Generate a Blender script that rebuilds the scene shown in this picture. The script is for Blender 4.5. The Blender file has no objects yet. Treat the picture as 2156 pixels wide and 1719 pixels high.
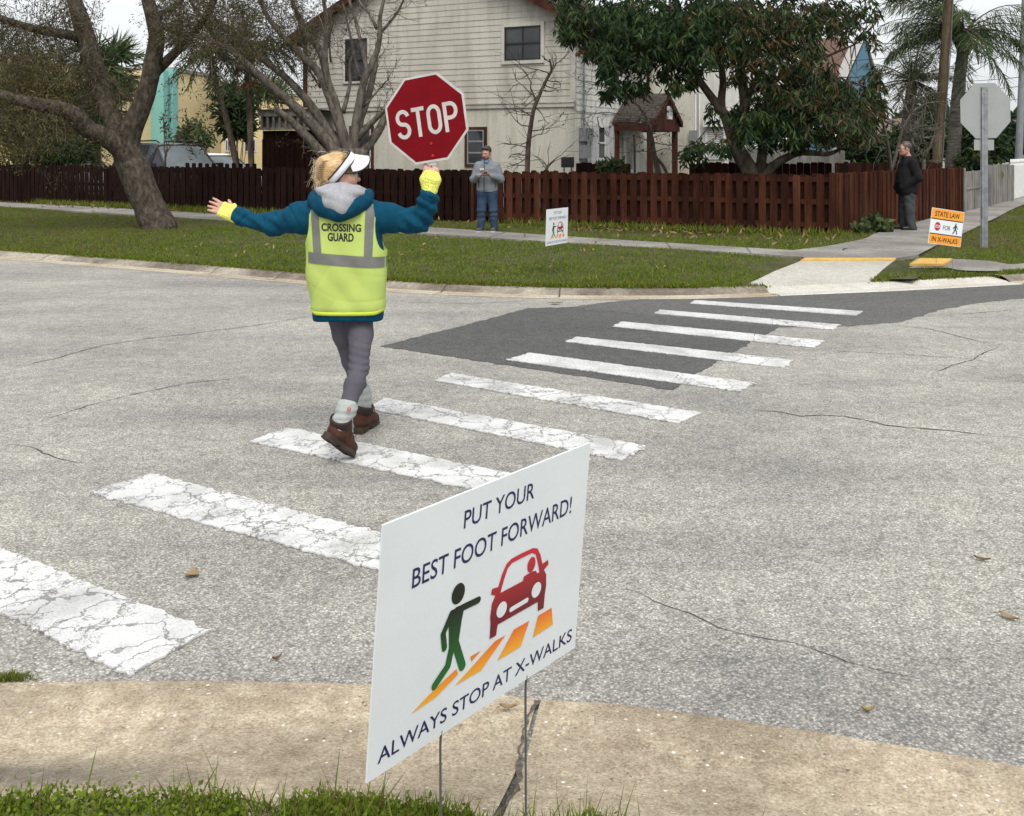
import bpy, math, random
import numpy as np
from mathutils import Vector, Matrix
from mathutils.bvhtree import BVHTree
from mathutils.kdtree import KDTree
R = math.radians
SC = bpy.context.scene
COL = SC.collection

# ------------------------------------------------------------------ camera
cam_d = bpy.data.cameras.new("camera")
cam = bpy.data.objects.new("camera", cam_d)
COL.objects.link(cam)
cam.location = (0, 0, 1.68)
cam.rotation_euler = (R(90), 0, 0)
cam_d.lens = 36.04
cam_d.sensor_width = 36.0
cam_d.shift_y = -0.2502          # the photograph is the lower part of a level, upright frame
cam_d.clip_start = 0.05
cam_d.clip_end = 2000
SC.camera = cam

# ------------------------------------------------------------------ sky, sun, exposure
SUN_EL, SUN_AZ = 55, 172         # azimuth: where the light comes from (0 = +Y, clockwise)
w = bpy.data.worlds.new("World")
SC.world = w
w.use_nodes = True
nt = w.node_tree
nt.nodes.clear()
sky = nt.nodes.new("ShaderNodeTexSky")
sky.sky_type = 'NISHITA'
sky.sun_disc = False
sky.sun_elevation = R(SUN_EL)
sky.sun_rotation = R(SUN_AZ)
sky.air_density = 1.2
sky.dust_density = 6.0
sky.ozone_density = 1.0
hs = nt.nodes.new("ShaderNodeHueSaturation")
hs.inputs['Saturation'].default_value = 0.22
tc = nt.nodes.new("ShaderNodeTexCoord")
mp = nt.nodes.new("ShaderNodeMapping")
mp.inputs['Scale'].default_value = (1.0, 1.0, 3.5)
cl = nt.nodes.new("ShaderNodeTexNoise")
cl.inputs['Scale'].default_value = 2.2
cl.inputs['Detail'].default_value = 6
cr = nt.nodes.new("ShaderNodeValToRGB")
cr.color_ramp.elements[0].position = 0.3
cr.color_ramp.elements[0].color = (1.30, 1.36, 1.44, 1)
cr.color_ramp.elements[1].position = 0.7
cr.color_ramp.elements[1].color = (1.72, 1.73, 1.74, 1)
mx = nt.nodes.new("ShaderNodeMix")
mx.data_type = 'RGBA'
mx.blend_type = 'MULTIPLY'
mx.inputs[0].default_value = 1.0
bg = nt.nodes.new("ShaderNodeBackground")
bg.inputs['Strength'].default_value = 0.15
wo = nt.nodes.new("ShaderNodeOutputWorld")
L = nt.links.new
L(sky.outputs[0], hs.inputs['Color'])
L(tc.outputs['Generated'], mp.inputs[0])
L(mp.outputs[0], cl.inputs['Vector'])
L(cl.outputs[0], cr.inputs[0])
L(hs.outputs[0], mx.inputs[6])
L(cr.outputs[0], mx.inputs[7])
mc = nt.nodes.new("ShaderNodeMix")          # an even cloud layer over the clear sky
mc.data_type = 'RGBA'
mc.inputs[0].default_value = 0.68
mc.inputs[7].default_value = (4.75, 4.9, 5.05, 1)
L(mx.outputs[2], mc.inputs[6])
L(mc.outputs[2], bg.inputs[0])
L(bg.outputs[0], wo.inputs[0])
sun_d = bpy.data.lights.new("sun", 'SUN')
sun_d.energy = 1.15
sun_d.angle = R(30)
sun_d.color = (1.0, 0.96, 0.9)
sun = bpy.data.objects.new("sun", sun_d)
COL.objects.link(sun)
sun.rotation_euler = (R(90 - SUN_EL), 0, R(180 - SUN_AZ))
SC.view_settings.view_transform = 'Standard'
SC.view_settings.look = 'None'
SC.view_settings.exposure = 0.52
SC.view_settings.gamma = 1.0
SC.view_settings.use_curve_mapping = False
SC.render.engine = 'CYCLES'
SC.cycles.max_bounces = 6
SC.cycles.transparent_max_bounces = 8

# ------------------------------------------------------------------ helpers
F_, CX_, HY_, CH_ = 2158.5, 1078.0, 320.0, 1.68


def G(x, y, z=0.0):
    """ground point (height z) seen at this place of the photograph"""
    D = (CH_ - z) * F_ / (y - HY_)
    return Vector(((x - CX_) / F_ * D, D, z))


def V(x, y, D):
    """point at depth D seen at this place of the photograph"""
    return Vector(((x - CX_) / F_ * D, D, CH_ - (y - HY_) / F_ * D))


def crop(ox, oy, s):
    """coordinates of an enlarged crop -> photograph coordinates"""
    return lambda x, y: ((ox + x * s) / 1.18738, (oy + y * s) / 1.18738)


rng = np.random.default_rng(7)
random.seed(7)


class MB:
    def __init__(s):
        s.v = []; s.f = []; s.m = []; s.n = 0

    def add(s, verts, faces, mi=0):
        n = s.n
        s.v.append(np.asarray(verts, float).reshape(-1, 3))
        s.n += len(s.v[-1])
        s.f.extend([tuple(i + n for i in f) for f in faces])
        s.m.extend([mi] * len(faces))

    def hexa(s, p, mi=0):
        s.add(p, [(0, 3, 2, 1), (4, 5, 6, 7), (0, 1, 5, 4), (1, 2, 6, 5), (2, 3, 7, 6), (3, 0, 4, 7)], mi)

    def box(s, x0, x1, y0, y1, z0, z1, fr=None, mi=0):
        p = [(x0, y0, z0), (x1, y0, z0), (x1, y1, z0), (x0, y1, z0), (x0, y0, z1), (x1, y0, z1), (x1, y1, z1), (x0, y1, z1)]
        if fr: p = [fr(*q) for q in p]
        s.hexa(p, mi)

    def prism(s, poly, h0, h1, fr=None, mi=0, cap0=True):
        """poly: 2D points; extruded from h0 to h1 along the third axis"""
        n = len(poly)
        p = [(a, b, h0) for a, b in poly] + [(a, b, h1) for a, b in poly]
        if fr: p = [fr(*q) for q in p]
        f = [tuple(range(n, 2 * n))] + [(i, (i + 1) % n, n + (i + 1) % n, n + i) for i in range(n)]
        if cap0: f.append(tuple(range(n - 1, -1, -1)))
        s.add(p, f, mi)

    def tube(s, pts, radii, n=6, mi=0, cap=True):
        pts = np.asarray([tuple(p) for p in pts], float)
        k = len(pts)
        if np.isscalar(radii): radii = [radii] * k
        d = np.gradient(pts, axis=0)
        d /= np.linalg.norm(d, axis=1)[:, None] + 1e-9
        up = np.array([0.31, 0.22, 0.93]) if abs(d[0][2]) < .9 else np.array([1., 0.1, 0])
        a = np.arange(n) * 2 * math.pi / n
        V_ = []
        for i in range(k):
            e1 = np.cross(up, d[i]); e1 /= np.linalg.norm(e1) + 1e-9
            e2 = np.cross(d[i], e1)
            up = np.cross(d[i], e1) if False else up
            V_.append(pts[i] + radii[i] * (np.cos(a)[:, None] * e1 + np.sin(a)[:, None] * e2))
        f = []
        for i in range(k - 1):
            for j in range(n):
                f.append((i * n + j, i * n + (j + 1) % n, (i + 1) * n + (j + 1) % n, (i + 1) * n + j))
        if cap:
            f.append(tuple(range(n - 1, -1, -1)))
            f.append(tuple(range((k - 1) * n, k * n)))
        s.add(np.concatenate(V_), f, mi)

    def sheet(s, P, mi=0):
        """grid of points P[i][j]"""
        P = np.asarray(P, float)
        a, b = P.shape[:2]
        s.add(P.reshape(-1, 3), [(i * b + j, (i + 1) * b + j, (i + 1) * b + j + 1, i * b + j + 1) for i in range(a - 1) for j in range(b - 1)], mi)

    def lathe(s, prof, c, n=16, mi=0):
        P = [[(c[0] + r * math.cos(t), c[1] + r * math.sin(t), c[2] + z) for t in np.linspace(0, 2 * math.pi, n + 1)] for r, z in prof]
        s.sheet(P, mi)

    def quads(s, Q, mi=0):
        """Q: (N,4,3) array; mi scalar or (N,) array"""
        Q = np.asarray(Q, float)
        N = len(Q)
        if not N: return
        n = s.n
        s.v.append(Q.reshape(-1, 3)); s.n += 4 * N
        ids = (np.arange(N * 4) + n).reshape(N, 4)
        s.f.extend(map(tuple, ids.tolist()))
        s.m.extend(list(mi) if hasattr(mi, '__len__') else [mi] * N)

    def build(s, name, mats, parent=None, smooth=False, origin=None):
        me = bpy.data.meshes.new(name)
        v = np.concatenate(s.v)
        o = bpy.data.objects.new(name, me)
        if parent is not None:
            w_ = world_loc(parent)
            o.parent = parent
            off = w_
            if origin is not None:
                o.location = Vector(origin) - w_; off = Vector(origin)
        else:
            if origin is None:
                lo, hi = v.min(0), v.max(0)
                origin = ((lo[0] + hi[0]) / 2, (lo[1] + hi[1]) / 2, lo[2])
            o.location = origin
            off = Vector(origin)
        v = v - np.array(off)
        me.from_pydata(v.tolist(), [], s.f)
        if not isinstance(mats, (list, tuple)): mats = [mats]
        for m in mats: me.materials.append(m)
        if len(mats) > 1: me.polygons.foreach_set('material_index', np.array(s.m, dtype=np.int32))
        if smooth: me.polygons.foreach_set('use_smooth', np.ones(len(me.polygons), dtype=bool))
        me.update()
        COL.objects.link(o)
        return o


def world_loc(o):
    p = Vector(o.location)
    while o.parent is not None:
        o = o.parent; p = p + Vector(o.location)
    return p


def tag(o, label=None, cat=None, group=None, kind=None):
    if label: o['label'] = label
    if cat: o['category'] = cat
    if group: o['group'] = group
    if kind: o['kind'] = kind
    return o


def thing(name, loc, label, cat, group=None):
    o = bpy.data.objects.new(name, None)
    o.empty_display_size = 0.1
    o.location = loc
    COL.objects.link(o)
    return tag(o, label, cat, group)


def copy_tree(o, parent=None):
    c = o.copy()
    COL.objects.link(c)
    c.parent = parent
    for ch in list(o.children): copy_tree(ch, c)
    return c


# ------------------------------------------------------------------ materials
def nodemat(name):
    m = bpy.data.materials.new(name)
    m.use_nodes = True
    t = m.node_tree
    b = t.nodes['Principled BSDF']
    return m, t, b


def ramp(t, stops, fac=None, interp='LINEAR'):
    r = t.nodes.new("ShaderNodeValToRGB")
    e = r.color_ramp
    e.interpolation = interp
    while len(e.elements) < len(stops): e.elements.new(0.5)
    for el, (p, c) in zip(e.elements, stops):
        el.position = p
        el.color = (*c, 1) if len(c) == 3 else c
    if fac is not None: t.links.new(fac, r.inputs[0])
    return r


def noise(t, vec, scale, detail=4, rough=0.55, dist=0):
    n = t.nodes.new("ShaderNodeTexNoise")
    n.inputs['Scale'].default_value = scale
    n.inputs['Detail'].default_value = detail
    n.inputs['Roughness'].default_value = rough
    n.inputs['Distortion'].default_value = dist
    if vec is not None: t.links.new(vec, n.inputs['Vector'])
    return n


def mapping(t, scale=(1, 1, 1), rot=(0, 0, 0), src='Position'):
    if src == 'Position':
        g = t.nodes.new("ShaderNodeNewGeometry"); o = g.outputs['Position']
    else:
        g = t.nodes.new("ShaderNodeTexCoord"); o = g.outputs[src]
    m = t.nodes.new("ShaderNodeMapping")
    m.inputs['Scale'].default_value = scale
    m.inputs['Rotation'].default_value = rot
    t.links.new(o, m.inputs[0])
    return m.outputs[0]


def mix(t, a, b, fac, mode='MIX'):
    m = t.nodes.new("ShaderNodeMix")
    m.data_type = 'RGBA'
    m.blend_type = mode
    for v_, i in ((fac, 0), (a, 6), (b, 7)):
        if hasattr(v_, 'is_linked') or hasattr(v_, 'links'): t.links.new(v_, m.inputs[i])
        elif i == 0: m.inputs[0].default_value = v_
        else: m.inputs[i].default_value = (*v_, 1)
    return m.outputs[2]


def math_(t, op, a, b=0.0, c=None):
    m = t.nodes.new("ShaderNodeMath")
    m.operation = op
    for i, v_ in enumerate((a, b) if c is None else (a, b, c)):
        if hasattr(v_, 'links'): t.links.new(v_, m.inputs[i])
        else: m.inputs[i].default_value = v_
    return m.outputs[0]


def bump(t, b, h, strength=0.3, dist=0.01):
    n = t.nodes.new("ShaderNodeBump")
    n.inputs['Strength'].default_value = strength
    n.inputs['Distance'].default_value = dist
    t.links.new(h, n.inputs['Height'])
    t.links.new(n.outputs[0], b.inputs['Normal'])


def mat(name, c1, c2=None, scale=8, rough=0.8, bmp=0.0, bscale=None, bdist=0.01, metal=0.0, stretch=(1, 1, 1), detail=5, spec=0.3, c3=None, src='Position', lo=0.35, hi=0.65, trans=0.0):
    """a noise-mottled principled material"""
    m, t, b = nodemat(name)
    b.inputs['Roughness'].default_value = rough
    b.inputs['Metallic'].default_value = metal
    b.inputs['Specular IOR Level'].default_value = spec
    c2 = c2 or tuple(min(1, x * 0.8) for x in c1)
    vec = mapping(t, stretch, src=src)
    n = noise(t, vec, scale, detail)
    st = [(lo, c1), (hi, c2)] if c3 is None else [(lo, c1), ((lo + hi) / 2, c2), (hi, c3)]
    r = ramp(t, st, n.outputs[0])
    t.links.new(r.outputs[0], b.inputs['Base Color'])
    if bmp:
        n2 = noise(t, vec, bscale or scale * 4, 4)
        bump(t, b, n2.outputs[0], bmp, bdist)
    if trans:
        tr = t.nodes.new("ShaderNodeBsdfTranslucent")
        t.links.new(r.outputs[0], tr.inputs[0])
        ms = t.nodes.new("ShaderNodeMixShader")
        ms.inputs[0].default_value = trans
        t.links.new(b.outputs[0], ms.inputs[1]); t.links.new(tr.outputs[0], ms.inputs[2])
        t.links.new(ms.outputs[0], t.nodes['Material Output'].inputs[0])
    return m


def plain(name, c, rough=0.6, metal=0.0, spec=0.4):
    return mat(name, c, tuple(x * 0.88 for x in c), 14, rough, metal=metal, spec=spec)


def glass(name, c=(0.03, 0.035, 0.04), rough=0.06):
    m, t, b = nodemat(name)
    vec = mapping(t)
    n = noise(t, vec, 1.3, 3)
    r = ramp(t, [(0.35, c), (0.7, tuple(x * 2.2 for x in c))], n.outputs[0])
    t.links.new(r.outputs[0], b.inputs['Base Color'])
    b.inputs['Roughness'].default_value = rough
    b.inputs['Specular IOR Level'].default_value = 0.8
    return m


# ------------------------------------------------------------------ text
def text_mesh(s, x0, x1, y0, y1, shear=0.0, bold=0.0):
    """flat lettering fitted into a rectangle; returns 2D verts + faces"""
    cu = bpy.data.curves.new("t", 'FONT')
    cu.body = s
    cu.shear = shear
    cu.offset = bold
    cu.resolution_u = 4
    o = bpy.data.objects.new("t", cu)
    COL.objects.link(o)
    bpy.context.view_layer.update()
    me = bpy.data.meshes.new_from_object(o.evaluated_get(bpy.context.evaluated_depsgraph_get()))
    bpy.data.objects.remove(o)
    v = np.array([p.co[:2] for p in me.vertices])
    f = [tuple(p.vertices) for p in me.polygons]
    lo, hi = v.min(0), v.max(0)
    v = (v - lo) / (hi - lo) * np.array([x1 - x0, y1 - y0]) + np.array([x0, y0])
    bpy.data.meshes.remove(me)
    return v, f


def stroke(pts, r, n=7):
    """outline polygon(s) of a thick polyline with round caps, as convex pieces"""
    out = []
    for (a, b) in zip(pts[:-1], pts[1:]):
        a = np.array(a, float); b = np.array(b, float)
        th = math.atan2(b[1] - a[1], b[0] - a[0])
        P = [(b[0] + r * math.cos(th + t), b[1] + r * math.sin(th + t)) for t in np.linspace(-math.pi / 2, math.pi / 2, n)]
        P += [(a[0] + r * math.cos(th + t), a[1] + r * math.sin(th + t)) for t in np.linspace(math.pi / 2, 3 * math.pi / 2, n)]
        out.append(P)
    return out


def disc(cx, cy, rx, ry=None, n=20):
    ry = ry or rx
    return [(cx + rx * math.cos(t), cy + ry * math.sin(t)) for t in np.linspace(0, 2 * math.pi, n, endpoint=False)]


# ------------------------------------------------------------------ leaves
def leaf_quads(c, d, ln, wd, fold=0.15, curl=0.15):
    """N diamond leaves: base points c, directions d, lengths, widths"""
    N = len(c)
    c = np.asarray(c, float); d = np.asarray(d, float)
    d = d / (np.linalg.norm(d, axis=1)[:, None] + 1e-9)
    ln = np.broadcast_to(np.asarray(ln, float).reshape(-1, 1), (N, 1)); wd = np.broadcast_to(np.asarray(wd, float).reshape(-1, 1), (N, 1))
    rv = rng.normal(size=(N, 3))
    s = np.cross(d, rv); s /= np.linalg.norm(s, axis=1)[:, None] + 1e-9
    nrm = np.cross(s, d)
    mid = c + d * ln * 0.42 + nrm * ln * fold * 0.5
    tip = c + d * ln - nrm * ln * curl
    return np.stack([c, mid + s * wd * 0.5, tip, mid - s * wd * 0.5], axis=1)


def rdir(N, up=0.0, spread=1.0):
    d = rng.normal(size=(N, 3)) * spread
    d[:, 2] += up
    return d / (np.linalg.norm(d, axis=1)[:, None] + 1e-9)


def inpoly(P, poly):
    """vectorised point in polygon"""
    x, y = P[:, 0], P[:, 1]
    poly = np.array([(p[0], p[1]) for p in poly])
    r = np.zeros(len(P), bool)
    j = len(poly) - 1
    for i in range(len(poly)):
        xi, yi = poly[i]; xj, yj = poly[j]
        c = ((yi > y) != (yj > y)) & (x < (xj - xi) * (y - yi) / (yj - yi + 1e-12) + xi)
        r ^= c
        j = i
    return r


# ------------------------------------------------------------------ solid bodies: smooth unions of tapered limbs, skinned as one surface
class Body:
    def __init__(s, lo, hi, h):
        s.lo = np.array(lo, float); s.h = h
        s.n = np.ceil((np.array(hi) - s.lo) / h).astype(int) + 1
        s.f = np.full(s.n, 0.5, dtype=np.float32)

    def blk(s, lo, hi):
        a = np.clip(np.floor((np.array(lo) - s.lo) / s.h).astype(int), 0, s.n - 1)
        b = np.clip(np.ceil((np.array(hi) - s.lo) / s.h).astype(int) + 1, 1, s.n)
        sl = tuple(slice(a[i], max(b[i], a[i] + 1)) for i in range(3))
        ax = [s.lo[i] + s.h * np.arange(sl[i].start, sl[i].stop) for i in range(3)]
        return sl, ax[0][:, None, None], ax[1][None, :, None], ax[2][None, None, :]

    def merge(s, sl, d, k, sub=False):
        a = s.f[sl]
        d = d.astype(np.float32)
        if sub:
            s.f[sl] = np.maximum(a, -d); return
        h = np.clip(0.5 + 0.5 * (a - d) / k, 0, 1)
        s.f[sl] = a * (1 - h) + d * h - k * h * (1 - h)

    def cap(s, a, b, r1, r2=None, k=0.02, sq=None, q=1.0, sub=False):
        a = np.array(a, float); b = np.array(b, float)
        r2 = r1 if r2 is None else r2
        pad = max(r1, r2) * max(1, 1) + k + 3 * s.h
        sl, X, Y, Z = s.blk(np.minimum(a, b) - pad, np.maximum(a, b) + pad)
        ab = b - a
        L2 = ab @ ab + 1e-9
        t = np.clip(((X - a[0]) * ab[0] + (Y - a[1]) * ab[1] + (Z - a[2]) * ab[2]) / L2, 0, 1)
        dx, dy, dz = X - a[0] - t * ab[0], Y - a[1] - t * ab[1], Z - a[2] - t * ab[2]
        if sq is not None:
            n = np.array(sq, float); n /= np.linalg.norm(n)
            e = (dx * n[0] + dy * n[1] + dz * n[2]) * (1 / q - 1)
            dx, dy, dz = dx + e * n[0], dy + e * n[1], dz + e * n[2]
        d = np.sqrt(dx * dx + dy * dy + dz * dz) - (r1 + (r2 - r1) * t)
        if sq is not None: d = d * (0.5 + 0.5 * min(1, q))
        s.merge(sl, d, k, sub)

    def chain(s, pts, rs, k=0.02, **kw):
        for i in range(len(pts) - 1): s.cap(pts[i], pts[i + 1], rs[i], rs[i + 1], k, **kw)

    def ell(s, c, r, M=None, k=0.02, sub=False, p=2.0):
        c = np.array(c, float); r = np.array(r, float)
        pad = r.max() * 1.25 + k + 3 * s.h
        sl, X, Y, Z = s.blk(c - pad, c + pad)
        x, y, z = X - c[0], Y - c[1], Z - c[2]
        if M is not None:
            M = np.array(M)
            x, y, z = [M[i][0] * x + M[i][1] * y + M[i][2] * z for i in range(3)]
        k0 = (np.abs(x / r[0]) ** p + np.abs(y / r[1]) ** p + np.abs(z / r[2]) ** p) ** (1 / p)
        if p == 2:
            k1 = np.sqrt((x / r[0] ** 2) ** 2 + (y / r[1] ** 2) ** 2 + (z / r[2] ** 2) ** 2) + 1e-6
            d = k0 * (k0 - 1) / k1
        else:
            d = (k0 - 1) * r.min()
        s.merge(sl, d, k, sub)

    def cut(s, p, n):
        """remove everything on the side n points to"""
        n = np.array(n, float); n /= np.linalg.norm(n)
        sl, X, Y, Z = s.blk(s.lo, s.lo + s.h * s.n)
        s.f = np.maximum(s.f, ((X - p[0]) * n[0] + (Y - p[1]) * n[1] + (Z - p[2]) * n[2]).astype(np.float32))

    def mesh(s):
        f = s.f; h = s.h
        f[0] = f[-1] = .5; f[:, 0] = f[:, -1] = .5; f[:, :, 0] = f[:, :, -1] = .5
        ins = f < 0
        nx, ny, nz = f.shape
        cor = [(i, j, k) for i in (0, 1) for j in (0, 1) for k in (0, 1)]
        cnt = np.zeros((nx - 1, ny - 1, nz - 1), np.int8)
        for i, j, k in cor: cnt += ins[i:nx - 1 + i, j:ny - 1 + j, k:nz - 1 + k]
        act = (cnt > 0) & (cnt < 8)
        I, J, K = np.nonzero(act)
        idx = np.full(act.shape, -1, np.int64)
        idx[I, J, K] = np.arange(len(I))
        val = {c: f[I + c[0], J + c[1], K + c[2]] for c in cor}
        pos = np.zeros((len(I), 3)); num = np.zeros(len(I))
        for a in cor:
            for ax in range(3):
                if a[ax]: continue
                b = list(a); b[ax] = 1; b = tuple(b)
                x = (val[a] < 0) != (val[b] < 0)
                t = val[a][x] / (val[a][x] - val[b][x])
                q = np.tile(np.array(a, float), (x.sum(), 1)); q[:, ax] += t
                pos[x] += q; num[x] += 1
        P = s.lo + h * (np.stack([I, J, K], 1) + pos / num[:, None])
        faces = []
        for ax in range(3):
            o1, o2 = [(1, 2), (2, 0), (0, 1)][ax]
            A = [slice(1, -1)] * 3; A[ax] = slice(0, -1)
            Bs = list(A); Bs[ax] = slice(1, None)
            x = ins[tuple(A)] != ins[tuple(Bs)]
            ii = np.stack(np.nonzero(x), 1)
            st = ins[tuple(A)][x]
            ii = ii + np.array([0 if q == ax else 1 for q in range(3)])
            def g(d1, d2):
                q = ii.copy(); q[:, o1] += d1; q[:, o2] += d2
                return idx[q[:, 0], q[:, 1], q[:, 2]]
            Q = np.stack([g(-1, -1), g(0, -1), g(0, 0), g(-1, 0)], 1)
            Q[~st] = Q[~st][:, ::-1]
            faces.append(Q)
        Fq = np.concatenate(faces)
        Fq = Fq[(Fq >= 0).all(1)]
        return P, Fq


def sine_noise(P, scale, seed=0, n=9):
    r = np.random.default_rng(seed)
    W = r.normal(size=(n, 3)) * scale
    ph = r.uniform(0, 6.28, n)
    return np.sin(P @ W.T + ph).mean(1) * 1.6


def vnormals(P, Fq):
    a = P[Fq[:, 2]] - P[Fq[:, 0]]; b = P[Fq[:, 3]] - P[Fq[:, 1]]
    n = np.cross(a, b)
    N = np.zeros_like(P)
    for i in range(4): np.add.at(N, Fq[:, i], n)
    return N / (np.linalg.norm(N, axis=1)[:, None] + 1e-12)


def skin(body, name, mats, parent=None, wr=None, smooth_it=1, midx=None):
    P, Fq = body.mesh()
    for _ in range(smooth_it):       # light relaxation
        S = np.zeros_like(P); c = np.zeros(len(P))
        for i in range(4):
            j = (i + 1) % 4
            np.add.at(S, Fq[:, i], P[Fq[:, j]]); np.add.at(c, Fq[:, i], 1)
            np.add.at(S, Fq[:, j], P[Fq[:, i]]); np.add.at(c, Fq[:, j], 1)
        P = P * 0.4 + 0.6 * S / c[:, None]
    if wr is not None:
        P = P + vnormals(P, Fq) * wr(P)[:, None]
    mb = MB()
    mb.v.append(P); mb.n = len(P)
    mb.f = list(map(tuple, Fq.tolist()))
    mb.m = [0] * len(Fq) if midx is None else list(midx(P[Fq].mean(1)))
    return mb.build(name, mats, parent, smooth=True)
# =================================================================== SETTING: road, kerbs, lawn, pavements
def asphalt(name, dark, mid, light, tint, chip=115, contrast=1.0, stain=0.5):
    m, t, b = nodemat(name)
    pos = mapping(t)
    v = t.nodes.new("ShaderNodeTexVoronoi")
    v.inputs['Scale'].default_value = chip
    t.links.new(pos, v.inputs['Vector'])
    sep = t.nodes.new("ShaderNodeSeparateColor")
    t.links.new(v.outputs['Color'], sep.inputs[0])
    r = ramp(t, [(0.0, dark), (0.30, mid), (0.78, tint), (1.0, light)], sep.outputs[0])
    ed = ramp(t, [(0.25, (1, 1, 1)), (0.62, (0.30, 0.30, 0.31))], v.outputs['Distance'])
    ed2 = mix(t, r.outputs[0], ed.outputs[0], contrast, 'MULTIPLY')
    n1 = noise(t, pos, 0.55, 5, 0.6)
    n2 = noise(t, mapping(t, (0.35, 1.3, 1), (0, 0, R(-31))), 1.1, 4)
    st = ramp(t, [(0.3, (1.0 - 0.30 * stain,) * 3), (0.62, (1.05, 1.04, 1.0))], n1.outputs[0])
    st2 = ramp(t, [(0.32, (1.0 - 0.30 * stain, 1.0 - 0.30 * stain, 1.0 - 0.27 * stain)), (0.6, (1, 1, 1))], n2.outputs[0])
    c = mix(t, ed2, st.outputs[0], 1.0, 'MULTIPLY')
    c = mix(t, c, st2.outputs[0], 1.0, 'MULTIPLY')
    n3 = noise(t, pos, 9, 4)
    st3 = ramp(t, [(0.35, (0.86, 0.86, 0.86)), (0.6, (1.06, 1.06, 1.06))], n3.outputs[0])
    c = mix(t, c, st3.outputs[0], 1.0, 'MULTIPLY')
    t.links.new(c, b.inputs['Base Color'])
    b.inputs['Roughness'].default_value = 0.9
    b.inputs['Specular IOR Level'].default_value = 0.25
    bump(t, b, v.outputs['Distance'], -0.6, 0.004)
    return m


M_road = asphalt("worn_asphalt", (0.25, 0.24, 0.215), (0.405, 0.39, 0.35), (0.68, 0.66, 0.60), (0.48, 0.462, 0.412), contrast=0.62, stain=0.8)
M_patch = asphalt("patch_asphalt", (0.05, 0.05, 0.05), (0.085, 0.084, 0.083), (0.20, 0.20, 0.19), (0.115, 0.113, 0.11), 150, 0.4, 0.3)
M_patch2 = asphalt("kerb_patch_asphalt", (0.065, 0.065, 0.064), (0.11, 0.108, 0.105), (0.23, 0.23, 0.22), (0.145, 0.142, 0.138), 150, 0.4, 0.3)
M_crack = mat("crack_fill", (0.035, 0.033, 0.03), (0.08, 0.075, 0.07), 40, 0.95)


def concrete(name, c1, c2, c3, spots=0.0, stain=(0.5, 0.48, 0.45), sc=0.8, stain_lo=0.36, blot=None):
    m, t, b = nodemat(name)
    pos = mapping(t)
    n = noise(t, pos, 14, 6, 0.65)
    r = ramp(t, [(0.3, c1), (0.5, c2), (0.7, c3)], n.outputs[0])
    n2 = noise(t, pos, sc, 4, 0.6)
    s = ramp(t, [(stain_lo, stain), (stain_lo + 0.22, (1, 1, 1))], n2.outputs[0])
    c = mix(t, r.outputs[0], s.outputs[0], 1.0, 'MULTIPLY')
    v = t.nodes.new("ShaderNodeTexVoronoi")
    v.inputs['Scale'].default_value = 60
    t.links.new(pos, v.inputs['Vector'])
    sep = t.nodes.new("ShaderNodeSeparateColor")
    t.links.new(v.outputs['Color'], sep.inputs[0])
    if spots:
        g1 = math_(t, 'GREATER_THAN', sep.outputs[0], 1 - spots)
        g2 = math_(t, 'LESS_THAN', v.outputs['Distance'], math_(t, 'MULTIPLY', noise(t, pos, 40, 3).outputs[0], 0.62))
        c = mix(t, c, (0.62, 0.58, 0.52), math_(t, 'MULTIPLY', g1, g2))
        g3 = math_(t, 'LESS_THAN', sep.outputs[1], spots * 1.2)
        c = mix(t, c, (0.10, 0.085, 0.07), math_(t, 'MULTIPLY', g3, math_(t, 'MULTIPLY', g2, 0.6)))
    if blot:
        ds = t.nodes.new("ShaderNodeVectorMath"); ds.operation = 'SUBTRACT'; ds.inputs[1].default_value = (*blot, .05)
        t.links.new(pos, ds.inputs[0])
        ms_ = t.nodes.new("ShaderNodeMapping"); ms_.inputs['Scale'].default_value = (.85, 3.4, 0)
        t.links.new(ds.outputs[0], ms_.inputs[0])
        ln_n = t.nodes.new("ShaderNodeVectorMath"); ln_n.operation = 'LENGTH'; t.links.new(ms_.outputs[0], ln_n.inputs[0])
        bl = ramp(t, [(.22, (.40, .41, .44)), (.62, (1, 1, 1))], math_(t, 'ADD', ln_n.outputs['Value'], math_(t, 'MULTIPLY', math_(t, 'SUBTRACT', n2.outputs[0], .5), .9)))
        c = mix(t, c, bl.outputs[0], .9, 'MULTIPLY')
    v2 = t.nodes.new("ShaderNodeTexVoronoi")
    v2.inputs['Scale'].default_value = 140
    t.links.new(pos, v2.inputs['Vector'])
    sp2 = t.nodes.new("ShaderNodeSeparateColor")
    t.links.new(v2.outputs['Color'], sp2.inputs[0])
    ag = ramp(t, [(0.0, (0.66, 0.64, 0.62)), (0.35, (0.96, 0.96, 0.95)), (0.8, (1.05, 1.05, 1.04)), (1.0, (1.35, 1.34, 1.3))], sp2.outputs[0])
    c = mix(t, c, ag.outputs[0], 0.75, 'MULTIPLY')
    n3 = noise(t, pos, 130, 3, 0.7)
    gr = ramp(t, [(0.32, (0.62, 0.6, 0.58)), (0.56, (1.08, 1.08, 1.08))], n3.outputs[0])
    c = mix(t, c, gr.outputs[0], 0.9, 'MULTIPLY')
    t.links.new(c, b.inputs['Base Color'])
    b.inputs['Roughness'].default_value = 0.92
    b.inputs['Specular IOR Level'].default_value = 0.2
    bump(t, b, n3.outputs[0], 0.6, 0.006)
    return m


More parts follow.
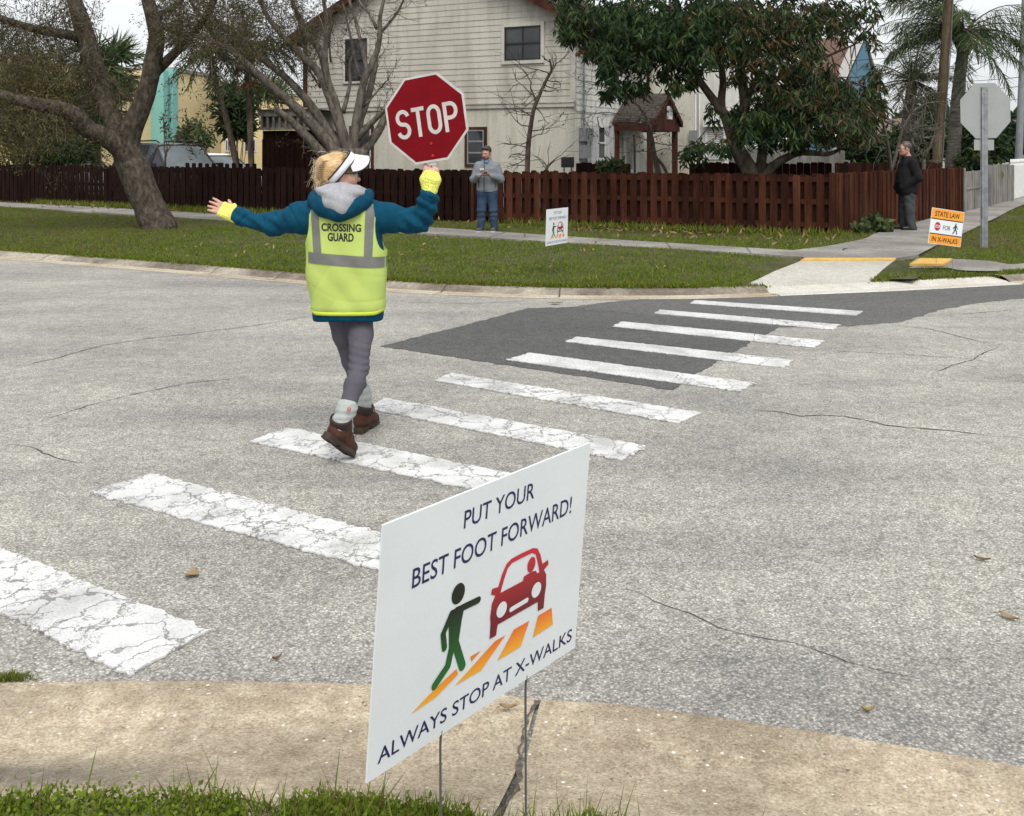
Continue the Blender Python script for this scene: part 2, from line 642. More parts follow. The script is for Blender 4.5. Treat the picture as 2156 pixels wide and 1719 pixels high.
M_kerbnear = concrete("tan_kerb_concrete", (0.33, 0.27, 0.19), (0.43, 0.36, 0.262), (0.53, 0.46, 0.345), 0.035, (0.64, 0.63, 0.62), 1.25, 0.40, (-1.35, 2.66))
M_kerbfar = concrete("weathered_kerb_concrete", (0.27, 0.24, 0.195), (0.36, 0.32, 0.26), (0.46, 0.415, 0.34), 0.0, (0.40, 0.38, 0.37), 0.9, 0.42)
M_gutter = concrete("gutter_concrete", (0.36, 0.31, 0.24), (0.44, 0.385, 0.30), (0.50, 0.44, 0.35), 0.0, (0.75, 0.7, 0.65), 1.2)
M_newkerb = concrete("new_kerb_concrete", (0.46, 0.445, 0.40), (0.53, 0.51, 0.46), (0.59, 0.57, 0.525), 0.0, (0.86, 0.84, 0.8), 1.2)
M_ramp = concrete("ramp_concrete", (0.38, 0.365, 0.325), (0.44, 0.425, 0.38), (0.50, 0.48, 0.435), 0.0, (0.85, 0.83, 0.8), 0.7)
M_walk = concrete("pavement_concrete", (0.23, 0.22, 0.20), (0.29, 0.277, 0.255), (0.36, 0.345, 0.32), 0.0, (0.66, 0.65, 0.63), 0.8, 0.40)
M_yellow = concrete("worn_yellow_paint", (0.52, 0.31, 0.07), (0.60, 0.38, 0.10), (0.64, 0.45, 0.18), 0.0, (0.85, 0.82, 0.8), 3)
M_soil = mat("lawn_soil", (0.038, 0.046, 0.012), (0.062, 0.058, 0.024), 2.2, 0.95, 0.8, 26, 0.03, c3=(0.085, 0.068, 0.038))

# ---- sheets
mb = MB(); mb.sheet([[(-900, -700, -0.35), (900, -700, -0.35)], [(-900, 900, -0.35), (900, 900, -0.35)]])
tag(mb.build("ground", M_soil), kind='structure')
nx, ny = 60, 50
xs = np.linspace(-45, 45, nx); ys = np.linspace(-12, 75, ny)
mb = MB(); mb.sheet([[(x, y, 0.0) for y in ys] for x in xs])
tag(mb.build("road", M_road), kind='structure')


def sheet_poly(name, pts, z, m, jit=0.02, step=0.06):
    """flat polygon with slightly wandering edges"""
    out = []
    for i in range(len(pts)):
        a = np.array(pts[i][:2]); b = np.array(pts[(i + 1) % len(pts)][:2])
        n = max(1, int(np.linalg.norm(b - a) / step))
        d = (b - a) / (np.linalg.norm(b - a) + 1e-9)
        for k in range(n):
            q = a + (b - a) * k / n + (0 if k == 0 else 1) * np.array([-d[1], d[0]]) * rng.normal() * jit
            out.append((q[0], q[1]))
    mb = MB(); mb.prism(out, z - 0.02, z, cap0=False)
    return tag(mb.build(name, m), kind='structure')


P_patch = [G(*p) for p in [(800, 730), (960, 690), (1110, 650), (1195, 648), (1420, 668), (1640, 690), (1530, 750), (1416, 822), (1100, 775)]]
sheet_poly("asphalt_patch", P_patch, 0.004, M_patch, 0.012)
P_patch2 = [G(*p) for p in [(1197, 647.5), (1305, 634), (1400, 629), (1680, 621), (1900, 612), (2156, 599), (2300, 590), (2300, 618), (2156, 628), (2050, 640), (1980, 653), (1900, 678), (1800, 687), (1642, 690), (1420, 668)]]
sheet_poly("asphalt_patch", P_patch2, 0.003, M_patch2, 0.012)

# ---- long cracks
for pts, wd in [([(0, 935), (60, 942), (90, 955), (140, 968), (215, 980)], .010),
                ([(0, 780), (120, 755), (230, 725), (330, 710), (420, 700), (560, 683), (690, 660)], .012),
                ([(60, 895), (170, 855), (300, 825), (400, 808), (560, 790)], .009),
                ([(0, 640), (150, 622), (300, 608), (450, 590), (560, 583)], .008),
                ([(820, 640), (900, 637), (1000, 640), (1130, 632)], .012),
                ([(1240, 1225), (1330, 1248), (1420, 1283), (1500, 1320), (1600, 1342), (1700, 1358), (1800, 1395), (1900, 1420), (2040, 1452)], .0045),
                ([(1570, 862), (1640, 868), (1700, 880), (1790, 880), (1880, 900), (2000, 910), (2156, 925)], .016),
                ([(1850, 680), (1960, 695), (2060, 720), (2110, 727), (2156, 730)], .012),
                ([(2110, 727), (2080, 738), (2040, 757), (2000, 772), (1960, 790)], .012),
                ([(1700, 737), (1850, 745), (2000, 755), (2036, 757), (2156, 772)], .008),
                ([(1980, 665), (2060, 660), (2156, 650)], .012)]:
    P = [np.array(G(*p)[:2]) for p in pts]
    Q = []
    for a, b in zip(P[:-1], P[1:]):
        n = max(2, int(np.linalg.norm(b - a) / 0.04))
        for k in range(n): Q.append(a + (b - a) * k / n)
    Q.append(P[-1])
    Q = np.array(Q)
    off = np.cumsum(rng.normal(size=(len(Q), 2)) * 0.009, axis=0)
    off -= np.linspace(0, 1, len(Q))[:, None] * off[-1]
    Q = Q + off * 0.7
    d = np.gradient(Q, axis=0); d /= np.linalg.norm(d, axis=1)[:, None] + 1e-9
    nn = np.stack([-d[:, 1], d[:, 0]], 1)
    ww = wd * 0.62 * (0.25 + 0.75 * rng.random(len(Q))) * np.clip(np.minimum(np.arange(len(Q)), len(Q) - 1 - np.arange(len(Q))) / 8, 0.15, 1)
    mb = MB()
    mb.sheet([[(*(q + n_ * w_), 0.0025) for q, n_, w_ in zip(Q, nn, ww)], [(*(q - n_ * w_), 0.0025) for q, n_, w_ in zip(Q, nn, ww)]])
    tag(mb.build("road_crack", M_crack), kind='structure')


# ---- painted stripes
def paint(name, crack_w, crack_scale, dirt):
    m, t, b = nodemat(name)
    pos = mapping(t, (1, 1, 1), (0, 0, R(29)))
    nz = noise(t, pos, 9, 6, 0.65)
    wv = t.nodes.new("ShaderNodeVectorMath"); wv.operation = 'SCALE'; wv.inputs['Scale'].default_value = 0.22
    sb = t.nodes.new("ShaderNodeVectorMath"); sb.operation = 'SUBTRACT'; sb.inputs[1].default_value = (0.5, 0.5, 0.5)
    t.links.new(nz.outputs['Color'], sb.inputs[0])
    t.links.new(sb.outputs[0], wv.inputs[0])
    av = t.nodes.new("ShaderNodeVectorMath"); av.operation = 'ADD'
    t.links.new(pos, av.inputs[0]); t.links.new(wv.outputs[0], av.inputs[1])
    mpn = t.nodes.new("ShaderNodeMapping"); mpn.inputs['Scale'].default_value = (1.0, 0.62, 1)
    t.links.new(av.outputs[0], mpn.inputs[0])
    n = noise(t, pos, 3.2, 5)
    r = ramp(t, [(0.30, (0.38, 0.375, 0.36)), (0.46, (0.52, 0.515, 0.50)), (0.60, (0.62, 0.615, 0.60))], n.outputs[0])
    c = r.outputs[0]
    n4 = noise(t, pos, 90, 3)
    sp = ramp(t, [(0.40 - 0.1 * (1 - dirt), (0.55, 0.54, 0.52)), (0.52, (1, 1, 1))], n4.outputs[0])
    c = mix(t, c, sp.outputs[0], dirt, 'MULTIPLY')
    if crack_w:
        for sc_, w_ in ((crack_scale, crack_w), (crack_scale * 2.1, crack_w * 0.9)):
            v = t.nodes.new("ShaderNodeTexVoronoi"); v.feature = 'DISTANCE_TO_EDGE'
            v.inputs['Scale'].default_value = sc_
            v.inputs['Randomness'].default_value = 1.0
            t.links.new(mpn.outputs[0], v.inputs['Vector'])
            ww = math_(t, 'MULTIPLY', noise(t, pos, 2.6, 2).outputs[0], w_ * 2)
            if sc_ != crack_scale:
                ww = math_(t, 'MULTIPLY', ww, math_(t, 'GREATER_THAN', noise(t, pos, 1.9, 3).outputs[0], 0.52))
            k = math_(t, 'LESS_THAN', v.outputs['Distance'], ww)
            c = mix(t, c, (0.12, 0.115, 0.105), math_(t, 'MULTIPLY', k, 0.78))
    t.links.new(c, b.inputs['Base Color'])
    b.inputs['Roughness'].default_value = 0.7
    bump(t, b, n4.outputs[0], 0.25, 0.004)
    return m


M_paint = paint("cracked_white_paint", 0.024, 5.6, 0.5)
M_paint_new = paint("white_paint_on_patch", 0.0, 4, 1.0)
STR = [([(-60, 1133), (440, 1332), (270, 1428), (-60, 1263)], None), ([(318, 1000), (820, 1130), (990, 1174), (990, 1240), (820, 1210), (187, 1040)], None),
       ([(605, 903), (1050, 995), (1140, 1013), (1100, 1052), (980, 1030), (525, 932)], None), ([(808, 840), (1362, 942), (1310, 972), (775, 862)], None),
       ([(950, 788), (1477, 872), (1430, 894), (915, 803)], None), ([(1115, 745), (1588, 808), (1555, 826), (1068, 760)], 0.72),
       ([(1215, 711), (1670, 760), (1650, 776), (1190, 721)], 0.72), ([(1310, 679), (1735, 719), (1715, 734), (1290, 689)], 0.70),
       ([(1390, 654), (1768, 685), (1755, 696), (1378, 661)], 0.66), ([(1465, 634), (1817, 657), (1802, 666), (1452, 640)], 1.0)]


def wavy(a, b, amp, step=0.025):
    a = np.array(a[:2]); b = np.array(b[:2])
    n = max(2, int(np.linalg.norm(b - a) / step))
    d = (b - a) / np.linalg.norm(b - a)
    return [tuple(a + (b - a) * k / n + np.array([-d[1], d[0]]) * (rng.normal() * amp if k else 0)) for k in range(n)]


for k, (pp, split) in enumerate(STR):
    g = [G(*p) for p in pp]
    mb = MB()
    if split is None or split == 1.0:
        o = []
        for i in range(len(g)): o += wavy(g[i], g[(i + 1) % len(g)], 0.006)
        mb.prism(o, 0.002, 0.0095, cap0=False, mi=0 if split is None else 1)
    else:
        a, b, c, d = g
        m1 = a.lerp(b, split - 0.02); m2 = d.lerp(c, split + 0.02)
        o = wavy(a, m1, .005) + wavy(m1, m2, .004) + wavy(m2, d, .005) + wavy(d, a, .01)
        mb.prism(o, 0.002, 0.0095, cap0=False, mi=1)
        m1b = a.lerp(b, split - 0.018); m2b = d.lerp(c, split + 0.022)
        o = wavy(m1b, b, .008) + wavy(b, c, .012) + wavy(c, m2b, .008) + wavy(m2b, m1b, .004)
        mb.prism(o, 0.002, 0.0085, cap0=False, mi=0)
    tag(mb.build("crosswalk_stripe", [M_paint, M_paint_new]), kind='structure')


# ---- kerbs: a profile carried along a line of asphalt-edge points
def smooth_line(pts, n=6):
    P = np.array([p[:2] for p in pts], float)
    P = np.vstack([2 * P[0] - P[1], P, 2 * P[-1] - P[-2]])
    out = []
    for i in range(1, len(P) - 2):
        for t in np.linspace(0, 1, n, endpoint=False):
            a, b, c, d = P[i - 1:i + 3]
            out.append(0.5 * ((2 * b) + (c - a) * t + (2 * a - 5 * b + 4 * c - d) * t * t + (3 * b - a - 3 * c + d) * t ** 3))
    out.append(P[-2])
    return np.array(out)


def kerb(name, line, prof, m, mi=None, wob=0.0, joint=2.9):
    d = np.gradient(line, axis=0); d /= np.linalg.norm(d, axis=1)[:, None] + 1e-9
    nn = np.stack([-d[:, 1], d[:, 0]], 1)
    mb = MB()
    edge_j = rng.normal(size=len(line)) * wob
    for j in range(len(prof) - 1):
        rows = []
        for (o, z) in prof[j:j + 2]:
            rows.append([(*(q + n_ * (o + (edge_j[i] if o == 0 else 0))), z) for i, (q, n_) in enumerate(zip(line, nn))])
        mb.sheet([list(x) for x in zip(*rows)][::1], mi=(mi[j] if mi else 0))
    return tag(mb.build(name, m), kind='structure')


far_line = smooth_line([(-24, 25.4), (-16, 20.75), (-10.5, 17.5), (-8.05, 16.05), (-5.31, 14.55), (-2.65, 13.0), (-1.29, 12.2), (0.34, 11.74), (1.75, 11.68), (2.55, 11.78), (3.1, 11.92)], 8)
prof_full = [(0, 0.003), (0.02, 0.012), (0.17, 0.0), (0.22, 0.012), (0.29, 0.052), (0.35, 0.072), (0.47, 0.078), (0.49, 0.0)]
kerb("kerb", far_line, prof_full, [M_kerbfar, M_gutter], [1, 1, 1, 0, 0, 0, 0])
ramp_line = smooth_line([(3.12, 11.93), (3.35, 12.0), (4.05, 12.19), (4.71, 12.38), (5.6, 12.68), (6.47, 12.98)], 8)
kerb("dropped_kerb", ramp_line, [(0, 0.003), (0.02, 0.012), (0.22, 0.004), (0.27, 0.016), (0.48, 0.042), (0.56, 0.045), (0.60, 0.0)], M_newkerb)
side_line = smooth_line([(6.49, 12.98), (7.4, 13.4), (8.6, 14.2), (10.2, 16.0), (13.0, 20.4), (20, 31.5), (40, 63)], 8)
kerb("kerb", side_line, prof_full, [M_kerbfar, M_gutter], [0, 1, 1, 0, 0, 0, 0])
# joints across the far kerb
for x in (-7.4, -4.4, -3.1, -0.95, 0.55):
    i = np.argmin(abs(far_line[:, 0] - x))
    d = far_line[i + 1] - far_line[i]; d /= np.linalg.norm(d); n_ = np.array([-d[1], d[0]])
    mb = MB()
    for w_ in (0,):
        mb.sheet([[(*(far_line[i] + n_ * (o + 0.001) + d * s_), z + 0.0035) for o, z in prof_full[1:7]] for s_ in (-0.008, 0.008)])
    tag(mb.build("kerb_joint", M_crack), kind='structure')

# near kerb: broad rolled gutter at the camera's feet, broken at one joint
near = [(-300, 1446), (0, 1444), (400, 1440), (790, 1448), (1000, 1464), (1150, 1480), (1300, 1489), (1500, 1516), (1800, 1561), (2156, 1622), (2500, 1690), (3000, 1810)]
nl = smooth_line([G(*p) for p in near], 10)[::-1]
prof_near = [(0, 0.0), (0.006, 0.012), (0.10, 0.016), (0.25, 0.006), (0.40, 0.018), (0.55, 0.052), (0.66, 0.078), (0.74, 0.086), (0.80, 0.088), (0.82, 0.04)]
ji = np.argmin(abs(nl[:, 0] - 0.075))
for seg in (nl[:ji + 1], nl[ji:]):
    sg = seg.copy()
    if len(sg) == ji + 1:
        e = sg[-1] - sg[-2]; sg[-1] = sg[-1] - e * 0.3
    else:
        e = sg[1] - sg[0]; sg[0] = sg[0] + e * 0.12
    fine = np.vstack([np.linspace(sg[i], sg[i + 1], 4, endpoint=False) for i in range(len(sg) - 1)] + [sg[-1:]])
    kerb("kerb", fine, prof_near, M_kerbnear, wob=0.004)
# the open joint with crumbled edges
jd = nl[ji + 1] - nl[ji]; jd /= np.linalg.norm(jd); jn = np.array([-jd[1], jd[0]])
mb = MB()
L_, R_ = [], []
for o in np.linspace(0.0, 0.78, 40):
    zz = np.interp(o, [p[0] for p in prof_near], [p[1] for p in prof_near]) + 0.003
    c_ = nl[ji] + jn * o + jd * (0.018 * math.sin(o * 9) + rng.normal() * 0.003 + 0.05 * max(0, 0.16 - o) * 0)
    ww = (0.002 + 0.005 * rng.random()) + 0.014 * max(0, 1 - o / 0.08) + 0.008 * math.exp(-((o - 0.42) / 0.07) ** 2)
    L_.append((*(c_ - jd * ww), zz)); R_.append((*(c_ + jd * ww * 0.6), zz))
mb.sheet([L_, R_])
tag(mb.build("kerb_joint", mat("joint_grit", (0.06, 0.052, 0.042), (0.15, 0.13, 0.105), 60, 0.95, 0.5)), kind='structure')

# ---- far lawn, raised behind the kerb
def lz(x, y):
    return 0.150 + 0.012 * math.sin(x * 1.3 + y * .7) + 0.01 * math.sin(x * .45 - y * 1.1)


def kerb_off(line, o):
    d = np.gradient(line, axis=0); d /= np.linalg.norm(d, axis=1)[:, None]
    return line + np.stack([-d[:, 1], d[:, 0]], 1) * o


lawn_edge = np.vstack([kerb_off(far_line, 0.455)[:-3], kerb_off(ramp_line, 0.54)[2:], kerb_off(side_line, 0.455)[1:]])
kd = KDTree(len(lawn_edge))
for i_, e_ in enumerate(lawn_edge): kd.insert((e_[0], e_[1], 0), i_)
kd.balance()


def edge_d(q): return kd.find((q[0], q[1], 0))[2]


def ramp_z(q): return .045 + .13 * min(1, max(0, ((q[0] - 2.75) * 1.35 + (q[1] - 12.36) * 1.96) / 5.66))


RX = [(2.0, 11.6), (2.46, 12.25), (3.85, 14.42), (5.56, 14.42), (4.60, 12.80), (4.4, 12.2)]
mb = MB()
rows = []
for e in lawn_edge[::1]:
    dirv = np.array([-0.45, 0.9]) if e[0] < 3 else np.array([-0.45 - 0.02 * (e[0] - 3), 0.9])
    row = []
    for s_ in [0, .15, .3, .5, .7, .9, 1.1, 1.4, 1.8, 2.2, 2.7, 3.2, 4.5, 6, 8, 11, 15, 20, 28, 40]:
        q = e + dirv * s_
        row.append((q[0], q[1], ramp_z(q) - .12 if inpoly(np.array([[q[0], q[1]]]), RX)[0] else min(lz(*q), (.05 if s_ == 0 else .074) + .04 * edge_d(q))))
    rows.append(row)
# broad block behind everything
mb.sheet(rows)
mb.sheet([[(-70, 26, 0.135), (-70, 130, 0.135)], [(-23, 26, 0.135), (-20, 130, 0.135)], [(-12, 24, 0.135), (0, 130, 0.135)], [(12, 26, 0.135), (40, 130, 0.135)], [(38, 66, 0.135), (80, 130, 0.135)]])
tag(mb.build("lawn", M_soil), kind='structure')

# ---- pavements
near_e = [(-30, 38.2), (-24, 34.5), (-15, 28.8), (-8.6, 24.2), (-1.58, 18.9), (0.92, 17.0), (3.1, 15.5), (4.16, 14.68)]
far_e = [(-30, 39.6), (-24, 35.9), (-14.1, 29.8), (-7.4, 25.0), (-1.1, 20.0), (0.95, 18.25), (3.23, 16.45), (4.3, 15.66)]
mb = MB()
n1, n2 = smooth_line(near_e, 6), smooth_line(far_e, 6)
mb.sheet([[(*a, 0.178), (*b, 0.178)] for a, b in zip(n1, n2)])
mb.sheet([[(*a, 0.178), (*a, 0.10)] for a in n1])
tag(mb.build("pavement", M_walk), kind='structure')
P_walk1 = list(map(tuple, n1)) + list(map(tuple, n2[::-1]))
sl = [(5.0, 16.3), (6.1, 17.75), (6.95, 19.3), (9.93, 23.9), (14.0, 30.4), (28, 53)]
sr = [(5.93, 14.95), (6.9, 16.6), (7.75, 17.95), (11.0, 23.3), (15.2, 30.2), (30, 53.4)]
mb = MB()
s1, s2 = smooth_line(sl, 6), smooth_line(sr, 6)
mb.sheet([[(*a, 0.180), (*b, 0.180)] for a, b in zip(s1, s2)])
mb.prism([(4.16, 14.68), (4.12, 14.47), (5.42, 14.47), (5.93, 14.95), (5.0, 16.3), (4.3, 15.66)][::1], 0.10, 0.179, cap0=False)
tag(mb.build("pavement", M_walk), kind='structure')
P_walk2 = list(map(tuple, s1)) + list(map(tuple, s2[::-1]))
P_pad = [(4.16, 14.68), (4.12, 14.47), (5.42, 14.47), (5.93, 14.95), (5.0, 16.3), (4.3, 15.66)]
# slab joints
mb = MB()
for ln_a, ln_b, st in ((n1, n2, 4), (s1, s2, 3)):
    for i in range(2, len(ln_a) - 1, st):
        d = ln_a[i + 1] - ln_a[i]; d /= np.linalg.norm(d)
        mb.sheet([[(*(ln_a[i] + d * s_), 0.1835), (*(ln_b[i] + d * s_), 0.1835)] for s_ in (-.008, .008)])
tag(mb.build("pavement_joint", M_crack), kind='structure')
# corner ramp down to the crossing, with its yellow strip
P_ramp = [(2.72, 12.28), (4.10, 14.32), (5.36, 14.32), (4.42, 12.72)]
mb = MB(); mb.sheet([[(2.45, 11.95, -.03), (2.75, 12.36, .042), (3.4, 13.3, .13), (4.10, 14.32, .182)], [(4.20, 12.42, -.03), (4.46, 12.82, .042), (4.88, 13.5, .13), (5.36, 14.32, .182)]])
for e_ in ([(2.45, 11.95, -.03), (2.75, 12.36, .042), (3.4, 13.3, .13), (4.10, 14.32, .182)], [(4.20, 12.42, -.03), (4.46, 12.82, .042), (4.88, 13.5, .13), (5.36, 14.32, .182)]):
    mb.sheet([[q, (q[0], q[1], -.05)] for q in e_])
tag(mb.build("curb_ramp", M_ramp), kind='structure')
mb = MB()      # turf meeting the ramp's two sides
for sd_, e_ in ((-1, [(2.70, 12.28, .035), (2.75, 12.36, .042), (3.05, 12.8, .08), (3.4, 13.3, .13), (3.75, 13.8, .155), (4.10, 14.32, .175)]), (1, [(4.58, 13.03, .066), (4.65, 13.15, .08), (4.88, 13.5, .13), (5.1, 13.9, .155), (5.36, 14.32, .175)])):
    rw = []
    for q in e_:
        rw.append([(q[0] + sd_ * o_ * .88, q[1] - sd_ * o_ * .47, (q[2] - .004) * (1 - o_ / .5) + (min(lz(q[0] + sd_ * .44, q[1] - sd_ * .23), .078 + .04 * edge_d((q[0] + sd_ * .44, q[1] - sd_ * .23))) + .004) * o_ / .5) for o_ in (0.0, .12, .25, .38, .5)])
    mb.sheet(rw)
tag(mb.build("lawn", M_soil), kind='structure')
mb = MB(); mb.prism([(3.98, 14.14), (4.14, 14.46), (5.42, 14.46), (5.26, 14.16)], 0.10, 0.1865, cap0=False)
tag(mb.build("yellow_paint_strip", M_yellow), kind='structure')
ys_ = [G(1922, 557, .15), G(2005, 545, .15), G(2003, 544, .15), G(1935, 543, .15)]
P_right = [tuple(G(*p, .15)[:2]) for p in [(1905, 560), (1930, 544), (2005, 545), (2156, 550), (2400, 560), (2400, 600), (2156, 586), (2110, 577), (2030, 563), (1990, 559)]]
kb = kerb_off(side_line, .50)[0:30]
mb = MB() or mb.sheet([[(*a, .152), (*(a * .75 + b * .25), .166), (*b, .176)] for a, b in zip(kb, [np.array(G(x, 555 - (x - 2010) * .02, .15)[:2]) for x in np.linspace(2005, 2500, len(kb))])])
nr = smooth_line([P_right[0], P_right[9], P_right[8]] + [tuple(q) for q in kb[3:22:3]], 4)
fr_e = smooth_line([P_right[1], P_right[2], G(2080, 547, .15)[:2], P_right[3], (9.5, 16.6), (11, 18.6)], 8)
fr_e = fr_e[np.linspace(0, len(fr_e) - 1, len(nr)).astype(int)]
grid = [[np.array(a) * (1 - s_) + np.array(b) * s_ for s_ in np.linspace(0, 1, 7)] for a, b in zip(nr, fr_e)]
mb.sheet([[(q[0], q[1], min(.172, .088 + .04 * edge_d(q) + .012)) for q in r_] for r_ in grid])
tag(mb.build("pavement", M_walk), kind='structure')
mb = MB(); mb.prism([tuple(G(*p, .15)[:2]) for p in [(1915, 557), (1938, 545), (2006, 546), (1985, 558)]], 0.13, 0.160, cap0=False)
tag(mb.build("yellow_paint_strip", M_yellow), kind='structure')

# ---- near verge under the camera
ne = kerb_off(nl, 0.76)
mb = MB(); mb.sheet([[(*e, 0.080), (*(e + np.array([0.0, -0.5])), 0.10), (*(e + np.array([0.0, -6])), 0.11)] for e in ne[::3]])
tag(mb.build("verge", M_soil), kind='structure')

# ---- grass
M_gr = [mat("grass_green", (0.12, 0.175, 0.016), (0.165, 0.215, 0.026), 3, 0.8, spec=0.05, trans=0.25),
        mat("grass_dark", (0.07, 0.11, 0.010), (0.10, 0.14, 0.015), 3, 0.8, spec=0.05, trans=0.25),
        mat("grass_dry", (0.16, 0.135, 0.045), (0.115, 0.10, 0.028), 3, 0.8, spec=0.2, trans=0.2), mat("clover_light", (0.13, 0.17, 0.03), (0.17, 0.19, 0.045), 6, 0.8, spec=0.05, trans=0.25)]


def blades(P, h, wd, lean=0.5, dry=None):
    """P (N,3) roots; each blade a diamond"""
    N = len(P)
    d = rdir(N, 1.0, lean)
    Q = leaf_quads(P, d, h * (0.5 + rng.random(N)), wd, 0.0, 0.12)
    mi = np.where(rng.random(N) < (0.25 if dry is None else dry), 2, np.where(rng.random(N) < 0.4, 1, 0))
    return Q, mi


excl = [P_walk1, P_walk2, P_pad, P_ramp, P_right]
mb = MB()
N = 620000
u = rng.random(N); X = -17 + 32 * u; Y = 11 + rng.random(N) ** 1.3 * 22
P = np.stack([X, Y, np.zeros(N)], 1)
le = lawn_edge
poly = [tuple(p) for p in le if p[0] < 16 and p[0] > -20] + [(16.5, 40), (-20, 40)]
ok = inpoly(P, poly)
for e in excl: ok &= ~inpoly(P, e)
ok &= (abs(P[:, 0]) < P[:, 1] * 0.52 + 0.5)
P = P[ok]
P[:, 2] = 0.145 + 0.012 * np.sin(P[:, 0] * 1.3 + P[:, 1] * .7) + 0.01 * np.sin(P[:, 0] * .45 - P[:, 1] * 1.1)
pt = sine_noise(P, 0.8, 3)
ramp_low = inpoly(P, [(2.2, 11.5), (5.2, 12.6), (5.5, 13.2), (2.4, 12.4)])
dist = np.array([kd.find((a_, b_, 0))[2] for a_, b_ in P[:, :2]])
P[:, 2] = np.minimum(P[:, 2], .080 + .04 * dist)
fence_d = (P[:, 1] - (18.7 - 0.6 * (P[:, 0] - 5.85)))
dry = np.clip(0.04 + 0.16 * (pt > 0.3) + 0.35 * (fence_d > -2.2) * (pt > -0.5) + 0.3 * ((P[:, 0] < -6)), 0, 0.8)
Q, mi = blades(P, 0.042 * (1 + 0.4 * sine_noise(P, 1.7, 4)), 0.011, 0.8, dry)
mb.quads(Q, mi)
# shaggy fringe along the kerb and pavements
fr = []
for ln, o, n_ in ((far_line, 0.475, 20000), (ramp_line, 0.58, 2500), (side_line[:20], 0.475, 2500)):
    c_ = kerb_off(ln, o)
    k = rng.integers(0, len(c_) - 1, n_); t_ = rng.random(n_)[:, None]
    q = c_[k] * (1 - t_) + c_[k + 1] * t_
    fr.append(np.column_stack([q + rng.normal(size=(n_, 2)) * 0.05, np.full(n_, 0.074)]))
fr = np.concatenate(fr)
keep = ~inpoly(fr, P_ramp) & (abs(fr[:, 0]) < fr[:, 1] * .53 + .3)
fr = fr[keep]
fr[:, 2] -= 0.03 * inpoly(fr, [(2.2, 11.5), (6.4, 12.9), (6.4, 13.8), (2.4, 12.6)])
Q, mi = blades(fr, 0.055, 0.016, 0.8, np.full(len(fr), 0.3))
mb.quads(Q, mi)
# taller growth at the foot of the fence
n_ = 9000
x = -14 + rng.random(n_) * 20
y = 18.7 - np.where(x < -.8, (x - 5.85) * .496 + (x + .8) * .138, (x - 5.85) * .496) - np.abs(rng.normal(size=n_)) * 0.35 - 0.05
P = np.column_stack([x, y, np.full(n_, 0.15)])
P = P[sine_noise(P, 1.1, 9) > -0.1]
Q, mi = blades(P, 0.15, 0.02, 0.6, np.full(len(P), 0.35))
mb.quads(Q, mi)
tag(mb.build("grass", M_gr), kind='stuff')

# near verge: blades and clover, seen close
mb = MB()
n_ = 15000
k = rng.integers(0, len(ne) - 1, n_); t_ = rng.random(n_)[:, None]
q = ne[k] * (1 - t_) + ne[k + 1] * t_
q[:, 1] -= np.abs(rng.normal(size=n_)) * 0.16 - 0.03
P = np.column_stack([q, np.full(n_, 0.085)])
P = P[(P[:, 0] > -1.7) & (P[:, 0] < 1.5) & (P[:, 1] > 1.5)]
cl_ = sine_noise(P, 6, 5)
g1 = P[(cl_ > -0.45) & (rng.random(len(P)) < .8)]
Q, mi = blades(g1, 0.065, 0.0045, 0.55, np.full(len(g1), 0.30))
mb.quads(Q, mi)
c1 = P[cl_ < 0.35]
c1 = np.repeat(c1, 4, axis=0) + rng.normal(size=(len(c1) * 4, 3)) * np.array([.012, .012, .012]) + np.array([0, 0, .022])
Q = leaf_quads(c1, rdir(len(c1), 0.5), 0.009 + 0.009 * rng.random(len(c1)), 0.010, 0.0, 0.1)
mb.quads(Q, rng.choice([0, 0, 1, 3], len(c1)))
tg = P[rng.random(len(P)) < .03]
Q, mi = blades(tg, 0.12, 0.004, 0.5, np.full(len(tg), 0.5))
mb.quads(Q, mi)
tag(mb.build("verge_grass", M_gr), kind='stuff')
# weed tuft in the gutter at the left edge of the road
mb = MB()
P = np.column_stack([-1.60 + rng.normal(size=500) * 0.035, 3.26 + rng.normal(size=500) * 0.012, np.full(500, 0.004)])
Q, mi = blades(P, 0.018, 0.004, 0.9, np.full(500, 0.4)); mb.quads(Q, mi)
tag(mb.build("weed_tuft", M_gr), "low weed tuft in the gutter seam below the nearest white stripe", "weed")

# ---- dead leaves
M_lf = [mat("dead_leaf_tan", (0.27, 0.19, 0.105), (0.20, 0.13, 0.07), 30, 0.8), mat("dead_leaf_brown", (0.17, 0.10, 0.055), (0.10, 0.06, 0.035), 30, 0.8),
        mat("dead_leaf_yellow", (0.30, 0.22, 0.08), (0.24, 0.17, 0.06), 30, 0.8)]
mb = MB()
n_ = 1000
x = -13 + rng.random(n_) * 18.5
y = 18.7 - (x - 5.85) * 0.60 - 0.2 - np.abs(rng.normal(size=n_)) * np.where(x > 0.5, 1.5, 0.8)
P = np.column_stack([x, y, np.full(n_, 0.185)])
P = P[(P[:, 2] > 0) & ((rng.random(n_) < .35) | (x < -5) | ((x > 1) & (x < 4.5)))]
Q = leaf_quads(P, rdir(len(P), 0.12, 1), 0.09 + 0.07 * rng.random(len(P)), 0.04, 0.1, 0.25)
mb.quads(Q, rng.choice([0, 0, 1, 1, 2], len(P)))
n_ = 110
P = np.column_stack([-6 + rng.random(n_) * 10, 12.4 + rng.random(n_) * 6, np.full(n_, 0.185)])
P = P[inpoly(P, poly) & ~inpoly(P, P_ramp)]
Q = leaf_quads(P, rdir(len(P), 0.1, 1), 0.05 + 0.07 * rng.random(len(P)), 0.03, 0.1, 0.25)
mb.quads(Q, rng.choice([0, 1, 2], len(P)))
tag(mb.build("leaf_litter", M_lf), kind='stuff')


